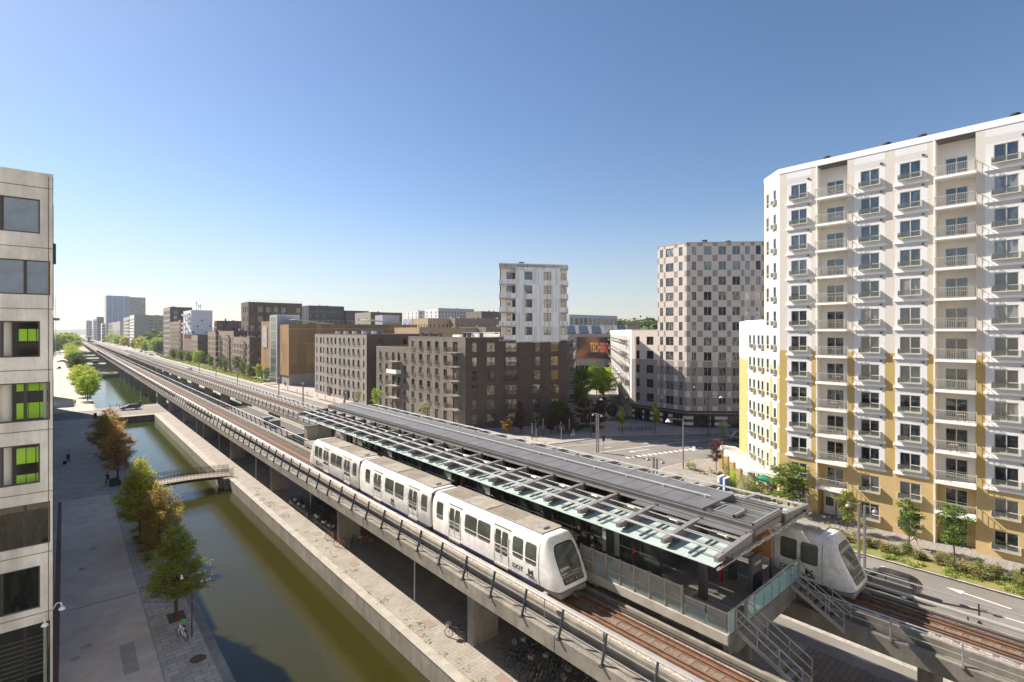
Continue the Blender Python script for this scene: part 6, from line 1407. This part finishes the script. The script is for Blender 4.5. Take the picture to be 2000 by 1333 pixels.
def woods(name,ring,n,h,ls,mt):
    rd=random.Random(77); cl=[]; pts=[]
    for (a,r,w,hh) in ring: 
        for k in range(w): cl.append((R(a)+rd.uniform(-.012,.012),r+rd.uniform(-60,60),hh*rd.uniform(.75,1.1),rd.uniform(9,16)))
    for i in range(n):
        a,r,hh,s=rd.choice(cl); t=rd.random(); pts.append((math.sin(a)*r+rd.gauss(0,s*.45),math.cos(a)*r+rd.gauss(0,s*.45),hh*(.25+.75*t)*(1-.0*t)+rd.gauss(0,1.5)))
    o=inst(leafcloud(name,pts,ls,mt,9),name); o['kind']='stuff'; return o
woods('woods',[(44+i*.85,640-i*3,5,33-2*math.sin(i*.6)) for i in range(26)],26000,30,5,LEAF['dgreen'])
woods('woods',[(45+i*.8,560,2,24) for i in range(22)],9000,24,4.2,LEAF['green'])
# ================================================================ BICYCLES
def bicycle(col,basket=False,label='',loc=(0,0,0),rz=0,group=None,tilt=0):
    t=thing('bicycle',label,'bicycle',loc,rz,group); fm=MAT[col] if isinstance(col,str) else col
    for y in (-.52,.52):
        m=MB(); m.ring((0,y,.34),(1,0,0),.32,.022,18); wh=m.build('wheel',MAT['black'],t,world=False); m=MB(); m.ring((0,y,.34),(1,0,0),.295,.01,18)
        for k in range(6): a=k*PI/6; m.tube((0,y-.29*math.cos(a),.34-.29*math.sin(a)),(0,y+.29*math.cos(a),.34+.29*math.sin(a)),.004,3,cap=False)
        m.build('rim',MAT['galv'],wh,world=False)
    m=MB(); P=dict(b=(0,-.06,.32),s=(0,-.2,.78),h=(0,.34,.8),f=(0,.52,.34),r=(0,-.52,.34)); 
    for a,b in (('b','s'),('s','h'),('b','h'),('h','f'),('r','s'),('r','b')): m.tube(P[a],P[b],.022,5)
    m.tube((0,-.2,.78),(0,-.22,.93),.015,5); m.tube((0,.34,.8),(0,.31,1.0),.018,5); m.build('frame',fm,t,world=False)
    m=MB(); m.path([(-.3,.2,1.02),(-.1,.32,1.02),(.1,.32,1.02),(.3,.2,1.02)],.014,5); m.build('handlebar',MAT['dgrey'],t,world=False)
    m=MB(); m.prism([(-.02,.08),(.02,.08),(.08,-.14),(-.08,-.14)],.93,.98,xf=lambda p:(p[0],p[1]-.24,p[2])); m.build('saddle',MAT['black'],t,world=False)
    m=MB(); m.path([(0,-.6,.34),(0,-.72,.55),(0,-.62,.68),(0,-.35,.7)],.012,4); m.box(-.07,.07,-.68,-.32,.68,.7); m.build('luggage_rack',MAT['dgrey'],t,world=False)
    if basket: m=MB(); m.box(-.17,.17,.42,.68,.78,.8); m.box(-.17,-.16,.42,.68,.8,1.0); m.box(.16,.17,.42,.68,.8,1.0); m.box(-.16,.16,.42,.43,.8,1.0); m.box(-.16,.16,.67,.68,.8,1.0); m.build('basket',MAT['galv'] if basket is True else MAT[basket],t,world=False)
    return t
lab='dark bicycle packed into the long rack in the shade under the near viaduct'
b0=bicycle('black2',False,lab,(22.2,52.6,0),R(90)+.2,'bicycles in the long rack under the viaduct')
b1=bicycle('dsteel',True,'dark bicycle with a metal basket in the long rack under the near viaduct',(22.0,53.3,0),R(90)-.1,'bicycles with baskets in the long rack')
rd=random.Random(4)
for i in range(42):
    y=53.8+(i%21)*.56+rd.uniform(-.12,.12); x=21.75 if i<21 else 23.7; k=rd.random()<.3
    if 50<y<51.5: continue
    dup(b1 if k else b0,(x+rd.uniform(-.15,.15),y,0),R(90 if i<21 else -90)+rd.uniform(-.3,.3))
lab2='dark bicycle in the crowd parked under the viaduct at the bottom edge of the photo'
for i in range(24):
    y=25.6-(i%12)*.55+rd.uniform(-.1,.1); x=21.9 if i<12 else 23.6
    q=dup(b1 if i%4==0 else b0,(x+rd.uniform(-.2,.2),y,0),R(-90 if i<12 else 90)+rd.uniform(-.4,.4),lab2 if i%4 else 'bicycle with a basket in the crowd at the bottom edge of the photo',group='bicycles at the bottom edge of the photo' if i%4 else 'basket bicycles at the bottom edge')
for (x,y,a,b) in ((20.95,52.4,52.4,57.4),(20.95,60,60,66)):
    t=thing('bicycle_rack','low steel rail of the bicycle rack, '+('stretch next to the pier' if y<55 else 'stretch farther from the pier'),'rack',(x,(a+b)/2,0)); m=MB(); m.tube((x+.1,a,.45),(x+.1,b,.45),.025); m.tube((x+.1,a,.3),(x+.1,b,.3),.02); m.build('rail',MAT['galv'],t)
    for q in (a,b): m=MB(); m.box(x+.05,x+.15,q-.04,q+.04,0,.6); m.build('post',MAT['galv'],t)
bicycle('orange',False,'orange framed bicycle leaning at the sunny corner of the viaduct pier',(20.75,49.6,0),.6); bicycle('orange',True,'orange and black bicycle parked right of the viaduct pier',(22.9,48.7,0),1.4); bicycle('black2',False,'black bicycle lying between the two orange ones by the pier',(21.6,49.1,0),2.2); bicycle('orange',False,'orange bicycle peeking out behind the viaduct pier',(20.95,52.0,0),1.2)
bicycle('wtrim',False,'white bicycle with a green rear rack leaning on the slim lamp post',(6.2,42.2,0),.25); m=MB(); m.box(6.22,6.46,42.62,42.86,.86,1.06); tag(m.build('green_crate',mat('green_plastic',(.15,.4,.12),.5)),'green plastic crate on the front of the white bicycle by the lamp post','crate')
bicycle('rust',True,'bicycle with a basket standing beside the pier at the bottom of the photo',(20.6,29.6,0),.5)
for i in range(13):
    dup(b1 if i%3==0 else b0,(89.6+i*.52,67.6-i*.36,.12),R(-35)+rd.uniform(-.3,.3),'bicycle parked in the row on the shaded plaza by the shop windows' if i%3 else 'bicycle with basket in the row on the shaded plaza',group='bicycles in the plaza row' if i%3 else 'basket bicycles in the plaza row')
for i in range(8): dup(b0,(77.5+i*.6,74.2-i*.3,.12),R(20)+rd.uniform(-.4,.4),'bicycle parked before the dark brick corner building',group='bicycles by the dark brick building')
for i in range(6): dup(b0 if i%2 else b1,(9.6+i*.7,181.9,0.02),rd.uniform(-.4,.4),'bicycle parked at the canal rail behind the grey car' if i%2 else 'bicycle with basket parked at the canal rail behind the grey car',group='bicycles behind the grey car' if i%2 else 'basket bicycles behind the grey car')
# ================================================================ VEHICLES
def car(label,loc,rz,paint,L=4.6,W=1.85,H=1.5,van=False,group=None,cat='car',name='parked_car',lights=True,rails_=False):
    t=thing(name,label,cat,loc,rz,group); h=L/2; hw=W/2; pm=MAT[paint] if isinstance(paint,str) else paint
    if van: prof=[(-h,.35),(-h,1.0),(-h+.05,H-.12),(-h+.2,H),(h*.42,H),(h*.62,H-.12),(h*.86,1.12),(h*.98,.95),(h,.6),(h,.35)]; gl=[(-h+.25,H-.14),(h*.42,H-.14),(h*.66,1.1),(-h+.25,1.1)]
    else: prof=[(-h,.4),(-h,.85),(-h+.06,1.0),(-h+.28,H-.22),(-h+.7,H-.04),(-.3,H),(.35,H-.06),(h*.52,1.0),(h*.86,.86),(h*.99,.68),(h,.4)]; gl=[(-h+.5,H-.2),(-h+.95,H-.12),(-.2,H-.08),(.3,H-.13),(h*.42,1.0),(-h+.42,.98)]
    m=MB(); xf=lambda p:((p[2])*(1 if p[1]<.98 else 1-.32*(p[1]-.98)),p[0],p[1])
    n=len(prof); lv=[-hw,-hw*.86,hw*.86,hw]; rings=[]
    for k,x in enumerate(lv):
        s=.965 if k in(0,3) else 1; rings.append([xf((p[0]*s,.35+(p[1]-.35)*(.985 if k in (0,3) else 1),x)) for p in prof])
    for a,b in zip(rings,rings[1:]):
        for i in range(n): j=(i+1)%n; m.face([a[i],b[i],b[j],a[j]])
    m.face(rings[0]); m.face(rings[-1][::-1]); bo=m.build('body',pm,t,world=False,bevel=.04)
    for s in (-1,1):
        m=MB(); m.face([((s*(hw+.006))*(1 if z<.98 else 1-.32*(z-.98)),y*.965,z) for y,z in gl]); w=m.build('side_window',MAT['tglass'],t,world=False)
        m=MB(); m.bar((s*(hw+.01),-h*.1,gl[-1][1]),(s*(hw*.88),-h*.1,H-.13),.02,.08); m.build('pillar',pm,t,world=False)
        m=MB(); m.box(s*(hw+.02)-.06,s*(hw+.02)+.08*s+.06,h*.36,h*.42+.05,.98,1.12); m.build('mirror',pm,t,world=False,bevel=.02)
        if rails_: m=MB(); m.path([(s*hw*.72,-h+.7,H-.03),(s*hw*.72,-h+.95,H+.04),(s*hw*.72,.2,H+.04),(s*hw*.72,.4,H-.02)],.018,6); m.build('roof_rail',MAT['alu'],t,world=False); m=MB(); m.path([(s*(hw-.02),y*.965,z) for y,z in gl[:1]+gl[-1:]]+[(s*(hw+.005),gl[4][0]*.965,gl[4][1])],.012,4); m.build('chrome_trim',MAT['alu'],t,world=False)
        for y in (-h*.62,h*.64):
            m=MB(); m.tube((s*(hw-.2),y,.33),(s*(hw+.015),y,.33),.33,20); wo=m.build('wheel',MAT['black'],t,world=False); m=MB(); m.tube((s*(hw+.015),y,.33),(s*(hw+.025),y,.33),.21,14); m.build('rim',MAT['galv'],wo,world=False)
        m=MB(); m.box(s*hw*.62-.17,s*hw*.62+.17,-h-.015,-h+.1,.85,1.0); m.build('tail_light',MAT['lred'],t,world=False); m=MB(); m.box(s*hw*.68-.16,s*hw*.68+.16,h*.93,h*.985+.01,.66,.8); m.build('headlight',MAT['galv'],t,world=False)
    for (a,b,nm_) in ((prof[6 if van else 7] if 0 else None,None,None),):
        pass
    i0=(5,6) if van else (6,7); y1,z1=prof[i0[0]]; y2,z2=prof[i0[1]]
    f=lambda u:(y1+(y2-y1)*u,z1+(z2-z1)*u+.012); w1=hw*.74*(1-.3*(z1-.98)); w2=hw*.84
    m=MB(); m.face([(-w1,f(.1)[0]+.01,f(.1)[1]),(w1,f(.1)[0]+.01,f(.1)[1]),(w2,f(.95)[0]+.01,f(.95)[1]),(-w2,f(.95)[0]+.01,f(.95)[1])]); m.build('windscreen',MAT['tglass'],t,world=False)
    y1,z1=prof[3 if not van else 2]; y2,z2=prof[2 if not van else 1]; m=MB(); m.face([(hw*.7,y1-.01,z1-.03),(-hw*.7,y1-.01,z1-.03),(-hw*.82,y2-.012,z2+.06),(hw*.82,y2-.012,z2+.06)]); m.build('rear_window',MAT['tglass'],t,world=False)
    m=MB(); m.box(-.26,.26,-h-.02,-h,.55,.66); m.build('number_plate',MAT['wtrim'],t,world=False)
    return t
MAT['cgrey']=mat('graphite_car_paint',(.06,.065,.07),.25,metal=.5,spec=.8); MAT['csilver']=mat('silver_car_paint',(.35,.34,.3),.35,metal=.5); MAT['cblue']=mat('blue_van_paint',(.04,.25,.5),.35); MAT['cteal']=mat('teal_car_paint',(.06,.16,.17),.35); MAT['cred']=mat('red_car_paint',(.3,.03,.02),.35)
car('black estate car with roof rails and a lit tail light beside the second train',(51.6,11.7,.01),0,'black2',4.75,1.86,1.55,rails_=True,name='black_car')
car('dark grey estate car crossing the canal on the sunlit road',(13.6,175.5,.02),R(90),'cgrey',4.6,1.85,1.5,name='grey_car')
car('grey passenger van parked behind the pale feathery tree',(100.6,46.4,.02),R(45),'csilver',5.1,1.95,1.95,van=True,cat='van',name='parked_van')
car('small blue delivery van standing in the shade near the arena',(160,136,.13),R(-49),'cblue',5.4,2.1,2.5,van=True,cat='van',name='blue_van')
for i,(x,y,c) in enumerate(((-1.8,478,'cteal'),(-2.5,392,'cgrey'),(1,452,'cgrey'),(59.2,560,'cgrey'),(59.2,575,'cred'),(59.4,610,'csilver'),(59.4,650,'cgrey'),(52,330,'cgrey'),(47,470,'csilver'))):
    car(['teal car parked in the shade on the distant promenade','dark car at the shaded shop front on the distant promenade','dark car on the promenade beyond the canal hut','dark car parked beyond the white cube building','red car parked in the distant kerb row','silver car parked in the distant kerb row','dark car at the far end of the kerb row','dark car driving on the road past the tan blocks','pale car driving far down the road'][i],(x,y,.02),0 if i!=0 else R(80),c)
# ================================================================ STREET FURNITURE
def bell(m,c,r): m.sphere(c,r,14,7,v1=PI/2)
def twin_mast(label,x,y,h=6.9,dx=.0,dy=.42):
    t=thing('street_lamp',label,'street lamp',(x,y,0)); 
    for k,s in enumerate((-1,1)):
        m=MB(); m.box(x+s*dx-.09,x+s*dx+.09,y+s*dy*.5-.09,y+s*dy*.5+.09,0,h+.1*k); m.build('pole',MAT['gsteel'],t,bevel=.02)
        m=MB(); m.bar((x,y+s*dy*.5,h-.05),(x+.0,y+s*(dy*.5+.75),h-.02),.06,.05); m.build('arm',MAT['gsteel'],t); m=MB(); bell(m,(x,y+s*(dy*.5+.75),h-.42),.26); m.tube((x,y+s*(dy*.5+.75),h-.2),(x,y+s*(dy*.5+.75),h),.04); m.build('lamp_head',MAT['gsteel'],t,smooth=True)
    for z in (h*.35,h*.62): m=MB(); m.box(x-.05,x+.05,y-dy*.5,y+dy*.5,z,z+.08); m.build('crossbar',MAT['gsteel'],t)
    return t
for x,y,l in ((50.6,13.1,'twin pole street lamp with two bell heads right behind the second train nose'),(51.3,33.6,'twin street lamp whose two bell heads just clear the canopy edge'),(71.3,58.5,'twin pole street lamp with traffic signals at the road junction'),(51.5,121,'twin street lamp before the doors of the grey brick block'),(51.5,150,'twin street lamp at the left end of the grey brick block'),(51.5,172,'twin street lamp in front of the grey plinth of the car park'),(51.5,224,'twin street lamp before the tan brick blocks, near the golden car park'),(51.5,262,'twin street lamp further left along the lawn'),(51.5,300,'twin street lamp beside the dark trees on the lawn')): twin_mast(l,x,y)
def arm_lamp(label,x,y,h,ax,ay,mt='gsteel',z=.12,r=.36):
    t=thing('street_lamp',label,'street lamp',(x,y,z)); m=MB(); m.tube((x,y,z),(x,y,z+h),.11 if r>.2 else .055,10,.085 if r>.2 else .045); m.build('pole',MAT[mt],t); m=MB(); m.bar((x,y,z+h-.05),(x+ax,y+ay,z+h+.15),.08,.07); m.build('arm',MAT[mt],t)
    m=MB(); bell(m,(x+ax,y+ay,z+h-.05-r),r); m.tube((x+ax,y+ay,z+h-.1),(x+ax,y+ay,z+h+.12),.05); m.build('lamp_head',MAT['wtrim'],t,smooth=True)
arm_lamp('grey street lamp with a white bell head on a long arm, standing before the junction',72.7,42.6,7.7,-1.9,1.5); arm_lamp('dark street lamp with a white bell head in front of the checkered tower',98.3,52,8.3,2.0,-1.7,'dgrey'); arm_lamp('slim brown street lamp on the shaded plaza near the purple trees',80.4,67.7,7.9,1.6,-1.3,'frbr')
arm_lamp('slim dark lamp post with the white bicycle leaning on it',6.75,42.0,4.3,-.55,.35,'dgrey',0,.1)
for i,(x,y,h) in enumerate(((78.2,71.6,3.6),(74.5,75.5,3.6),(69.5,73.5,3.4),(81.9,75.6,3.2))):
    t=thing('light_column',['pale light column beside the person with white bags','pale light column before the dark brick corner','pale light column nearest to the canopy','pale light column by the dark brick side wall'][i],'light column',(x,y,.12)); m=MB(); m.tube((x,y,.12),(x,y,1.3),.09,8); m.build('base',MAT['dgrey'],t); m=MB(); m.tube((x,y,1.3),(x,y,h),.08,8); m.build('tube',MAT['conclt'],t)
def signal(label,x,y,h=3.4,z=.12):
    t=thing('traffic_signal',label,'traffic light',(x,y,z)); m=MB(); m.tube((x,y,z),(x,y,z+h),.06,8); m.build('pole',MAT['galv'],t); m=MB(); m.box(x-.17,x+.17,y-.17,y+.17,z+h-1.0,z+h-.05); m.build('signal_head',MAT['black'],t,bevel=.03)
    for k in range(3): m=MB(); m.sphere((x-.17,y,z+h-.2-k*.3),.09,8,5); m.build('lens',MAT['dgrey'],t)
signal('traffic light on the junction kerb near the dark brick corner',73.6,69.5,3.6); signal('traffic light next to the twin lamp at the junction',71.9,57.6,3.0); signal('traffic light at the edge of the plaza behind the canopy',68.2,71.0,3.8)
t=thing('road_sign','small road sign on a thin post at the corner by the pergola','sign',(71.8,40.3,.12)); m=MB(); m.tube((71.8,40.3,.12),(71.8,40.3,4.0),.035); m.build('post',MAT['galv'],t); m=MB(); m.box(71.75,71.79,40.05,40.55,3.4,4.1); m.build('plate',MAT['wtrim'],t,bevel=.01)
for i,(x,y) in enumerate(((64.9,32.6),(64.6,31.7))):
    t=thing('advert_box','white backed advertising box behind the canopy' if i==0 else 'blue faced advertising box beside the pergola post','sign',(x,y,.12)); m=MB(); m.box(x-.7,x+.7,y-.12,y+.12,.3,2.6); m.build('case',MAT['wtrim'],t,bevel=.02); m=MB(); m.box(x-.6,x+.6,y-.14,y-.12,.5,2.45); m.build('face',MAT['blue'],t)
for i,(x,y) in enumerate(((72.3,39.2),(73.6,38.4))):
    t=thing('garden_chair','wooden garden chair on the pavement, '+('left one of two' if i==0 else 'right one of two'),'chair',(x,y,.12),.6+i*.5); 
    m=MB(); m.box(-.3,.3,-.3,.3,.38,.43); m.build('seat',MAT['wood'],t,world=False); m=MB(); m.box(-.3,.3,.28,.33,.43,.95); m.build('backrest',MAT['wood'],t,world=False)
    for a in (-.27,.27):
        for b in (-.27,.27): m=MB(); m.box(a-.03,a+.03,b-.03,b+.03,0,.4); m.build('leg',MAT['wood'],t,world=False)
t=thing('planter_urn','dark planter pot with pale flowers by the pergola corner','planter',(70.2,35.2,.12)); m=MB(); m.tube((70.2,35.2,.12),(70.2,35.2,.8),.25,10,.4); m.build('pot',MAT['dgrey'],t); shrub('pale flowering plant in the dark pot by the pergola',70.2,35.2,.5,.9,700,.14,LEAF['purple'],.7)
for i,(y) in enumerate((146,153,160,167,176,186,196,130)):
    t=thing('bollard','short dark bollard on the roadside pavement, %s of its line'%nm[i],'bollard',(61.8,y,.12),group='bollards along the roadside pavement'); m=MB(); m.tube((61.8,y,.12),(61.8,y,1.25),.09,8); m.build('post',MAT['dgrey'],t); m=MB(); m.tube((61.8,y,1.0),(61.8,y,1.1),.1,8); m.build('band',MAT['galv'],t)
for i,(x,y,l) in enumerate(((16.5,183,'brown bin at the canal corner beside the promenade'),(5.7,163,'tall brown litter bin by the promenade where the crossing road starts'),(84.5,70.2,'dark litter bin in front of the round planter'))):
    t=thing('litter_bin',l,'litter bin',(x,y,.05)); m=MB(); m.box(x-.3,x+.3,y-.3,y+.3,.05,1.3); m.build('body',MAT['frbr'],t,bevel=.04); m=MB(); m.box(x-.33,x+.33,y-.33,y+.33,1.3,1.36); m.build('lid',MAT['dgrey'],t)
t=thing('planter_box','dark square planter under the russet trees beside the walking person','planter',(5.3,90.5,0)); m=MB(); m.box(4.7,5.9,89.8,91.2,0,.7); m.build('box',MAT['dgrey'],t,bevel=.03)
shrub('low dark plants in the square planter',5.3,90.5,.5,.35,500,.15,LEAF['dgreen'],.65)
t=thing('bench','wooden bench under the bright street tree in the side street','bench',(124,96.5,.12),R(40)); m=MB(); m.box(-1,1,-.25,.25,.4,.46); m.build('seat',MAT['wood'],t,world=False)
for a in (-.8,.8): m=MB(); m.box(a-.05,a+.05,-.2,.2,0,.4); m.build('leg',MAT['dgrey'],t,world=False)
t=thing('trackside_box','small grey trackside signal box on a stalk next to the near trains nose','signal box',(20.1,20.2,6)); m=MB(); m.tube((20.05,20.2,5.5),(20.05,20.2,6.9),.03); m.build('stalk',MAT['galv'],t); m=MB(); m.box(19.85,20.2,20.05,20.35,6.75,7.0); m.build('box',MAT['galv'],t,bevel=.03)
t=thing('low_sign','dark low sign board standing in the hedge at the right edge','sign',(60.9,3.6,.12)); m=MB(); m.box(60.85,60.95,2.4,4.3,.5,1.5); m.build('board',MAT['black'],t); m=MB(); m.box(60.86,60.94,2.5,2.6,0.1,.5); m.box(60.86,60.94,4.1,4.2,0.1,.5); m.build('leg',MAT['dgrey'],t)
# ================================================================ PEOPLE
def cloth(nm,c): return mat(nm,c,.85)
def skinmesh(name,verts,edges,rad,mt,parent,sub=1):
    me=bpy.data.meshes.new(name); me.from_pydata(verts,edges,[]); me.materials.append(mt); o=bpy.data.objects.new(name,me); COL.objects.link(o)
    if parent is not None: o.parent=parent
    sm=o.modifiers.new('skin','SKIN'); sm.use_smooth_shade=True
    if not me.skin_vertices: return o
    for v,r in zip(me.skin_vertices[0].data,rad): v.radius=(r,r)
    s=o.modifiers.new('sub','SUBSURF'); s.levels=sub; s.render_levels=sub; return o
def person(label,loc,rz,shirt,legs,hair=(.05,.03,.02),stride=.0,arms=(.1,-.1),elbow=(.3,.3),bare=False,sleeve=True,lean=.03,shoes=(.03,.03,.03),name='person'):
    t=thing(name,label,'person',loc,rz); V=[];E=[];Rr=[]
    def add(p,r,par=None):
        V.append(p); Rr.append(r)
        if par is not None: E.append((par,len(V)-1))
        return len(V)-1
    ly=lambda z:lean*(z-.9)
    pel=add((0,0,.96),.13); wa=add((0,ly(1.12),1.12),.115,pel); ch=add((0,ly(1.32),1.34),.135,wa); nk=add((0,ly(1.5),1.47),.058,ch); hd=add((0,ly(1.6)+.02,1.58),.085,nk); tp=add((0,ly(1.7)+.015,1.69),.08,hd); nose=add((0,ly(1.6)+.115,1.6),.015,hd)
    sh={}; 
    for k,s in enumerate((-1,1)):
        a=arms[k]; el=elbow[k]; shd=add((s*.18,ly(1.42),1.41),.058,ch); ex,ey,ez=s*.22,ly(1.3)+.28*math.sin(a),1.41-.28*math.cos(a); eb=add((ex,ey,ez),.042,shd)
        wx,wy,wz=s*.2,ey+.25*math.sin(a+el),ez-.25*math.cos(a+el); wr=add((wx,wy,wz),.028,eb); dy,dz=math.sin(a+el),-math.cos(a+el); pm_=add((wx,wy+dy*.07,wz+dz*.07),.034,wr); sh[s]=((s*.18,ly(1.42),1.41),(ex,ey,ez),(wx,wy,wz))
        for j,(o_,l) in enumerate(((-.03,.07),(-.01,.085),(.01,.08),(.03,.06))): f1=add((wx+o_,wy+dy*.11,wz+dz*.11),.009,pm_); add((wx+o_,wy+dy*(.11+l*.6)+.015,wz+dz*(.11+l*.6)),.008,f1)
        add((wx-s*.01,wy+dy*.08+.04,wz+dz*.06),.01,pm_)
    lg={}
    for s in (-1,1):
        st=stride*s; hp=(s*.09,0,.9); kn=(s*.1,math.sin(st)*.42+.02,.9-.42*math.cos(st)); b=st-(.5*abs(stride) if st<0 else .05); an=(s*.1,kn[1]+math.sin(b)*.42,kn[2]-.42*math.cos(b)); lg[s]=(hp,kn,an)
        h=add(hp,.085,pel); k=add(kn,.058,h); a=add(an,.04,k); add((an[0],an[1]+.13,an[2]-.035),.03,a)
    zmin=min(lg[s][2][2] for s in (-1,1))-.07
    V=[(x,y,z-zmin) for x,y,z in V]
    skinmesh('body',V,E,Rr,MAT['skin'],t)
    up=lambda p:(p[0],p[1],p[2]-zmin)
    v=[(0,0,.98),(0,ly(1.12),1.12),(0,ly(1.32),1.34),(0,ly(1.42),1.43)]; e=[(0,1),(1,2),(2,3)]; r=[.15,.135,.155,.075]
    for s in (-1,1):
        k=len(v); v+=[sh[s][0],sh[s][1]]; e+=[(2,k),(k,k+1)]; r+=[.075,.057]
        if sleeve: v.append(sh[s][2]); e.append((k+1,k+2)); r.append(.042)
    skinmesh('top',[up(p) for p in v],e,r,cloth('top_cloth',shirt),t)
    v=[(0,0,.97)]; e=[]; r=[.145]
    for s in (-1,1):
        hp,kn,an=lg[s]; k=len(v); v+=[hp,kn]; e+=[(0,k),(k,k+1)]; r+=[.1,.075]
        if not bare: v.append((an[0],an[1],an[2]+.03)); e.append((k+1,k+2)); r.append(.055)
    skinmesh('trousers' if not bare else 'shorts',[up(p) for p in v],e,r,cloth('leg_cloth',legs),t)
    for s in (-1,1):
        an=lg[s][2]; skinmesh('shoe',[up((an[0],an[1]-.03,an[2]-.025)),up((an[0],an[1]+.15,an[2]-.04))],[(0,1)],[.048,.038],cloth('shoe',shoes),t)
    m=MB(); m.sphere((0,ly(1.65)-.012,1.655-zmin),.108,12,8,v1=PI*.62,sz=1.1); m.build('hair',cloth('hair',hair),t,world=False,smooth=True)
    for s in (-1,1): m=MB(); m.sphere((s*.032,ly(1.6)+.1,1.625-zmin),.01,6,4); m.build('eye',MAT['black'],t,world=False)
    return t
person('man in black t-shirt by the bench, arm stretched out, behind the near train nose',(25.7,22.7,7),R(150),(.012,.012,.014),(.02,.02,.022),arms=(.5,.15),elbow=(.9,.3),sleeve=False)
person('man in black t-shirt and grey trousers seen through the glass screen, hands at his sides',(25.1,21.0,7),R(40),(.012,.012,.014),(.06,.055,.055),arms=(.05,-.1),elbow=(.15,.15),sleeve=False)
person('person in dark coat pulling a small suitcase over the shaded promenade',(.45,110.5,.01),R(160),(.03,.025,.02),(.04,.03,.025),stride=.35,hair=(.2,.1,.05)); t=thing('suitcase','small dark suitcase pulled across the promenade','suitcase',(.0,109.6,0)); m=MB(); m.box(-.2,.2,109.5,109.75,.08,.65); m.build('case',MAT['black'],t,bevel=.04); m=MB(); m.tube((0,109.7,.65),(.1,110.1,1.0),.012); m.build('handle',MAT['galv'],t)
person('person in black striding along the promenade beside the large yellow green tree',(4.6,92.1,.01),R(150),(.01,.01,.012),(.012,.012,.015),stride=.5,arms=(.5,-.5),lean=.12)
person('person in a red jacket on the sunny promenade beyond the crossing road',(2.3,196,.01),R(170),(.5,.05,.03),(.5,.45,.42),stride=.2); person('small figure in dark red far along the promenade',(.9,300,.01),R(170),(.2,.03,.03),(.05,.04,.05),stride=.3)
person('person in dark clothes walking in the shade under the near viaduct',(22.6,81.5,.01),R(20),(.02,.02,.02),(.03,.03,.04),stride=.35); person('person in pale clothes carrying two white shopping bags on the plaza',(77.9,70.3,.12),R(200),(.3,.2,.18),(.35,.4,.5),stride=.2)
for dx in (-.35,.4): m=MB(); m.box(77.9+dx-.1,77.9+dx+.1,70.2,70.45,.35,.75); tag(m.build('shopping_bag',MAT['wtrim'],bevel=.03),'white shopping bag in the '+('left' if dx<0 else 'right')+' hand of the person on the plaza','bag')
person('barelegged person in white top and shorts walking on the sunny pavement by the yellow wall',(63.4,11.9,.12),R(165),(.7,.68,.64),(.6,.5,.46),stride=.55,bare=True,sleeve=False,hair=(.25,.15,.08),arms=(.6,-.4))
person('dark clothed person before the plinth of the golden car park, left one of a pair',(65.3,210.5,.12),0,(.03,.03,.035),(.03,.03,.035)); person('dark clothed person before the plinth of the golden car park, right one of a pair',(65.0,208.6,.12),R(90),(.05,.03,.03),(.03,.03,.035))
person('cyclist like figure standing in the sun at the far canal corner',(7.4,338,.01),R(90),(.2,.05,.05),(.05,.04,.05))
# ================================================================ AIR
hz=bpy.data.materials.new('haze_air'); hz.use_nodes=True; ht=hz.node_tree; ht.nodes.clear(); ho=ht.nodes.new('ShaderNodeOutputMaterial'); hv=ht.nodes.new('ShaderNodeVolumePrincipled')
hv.inputs['Color'].default_value=(.9,.93,1,1); hv.inputs['Density'].default_value=.00008; hv.inputs['Anisotropy'].default_value=.35; ht.links.new(hv.outputs[0],ho.inputs['Volume'])
m=MB(); m.box(-5050,5050,-2550,6550,-4.5,100); o=m.build('haze',hz); o['kind']='stuff'
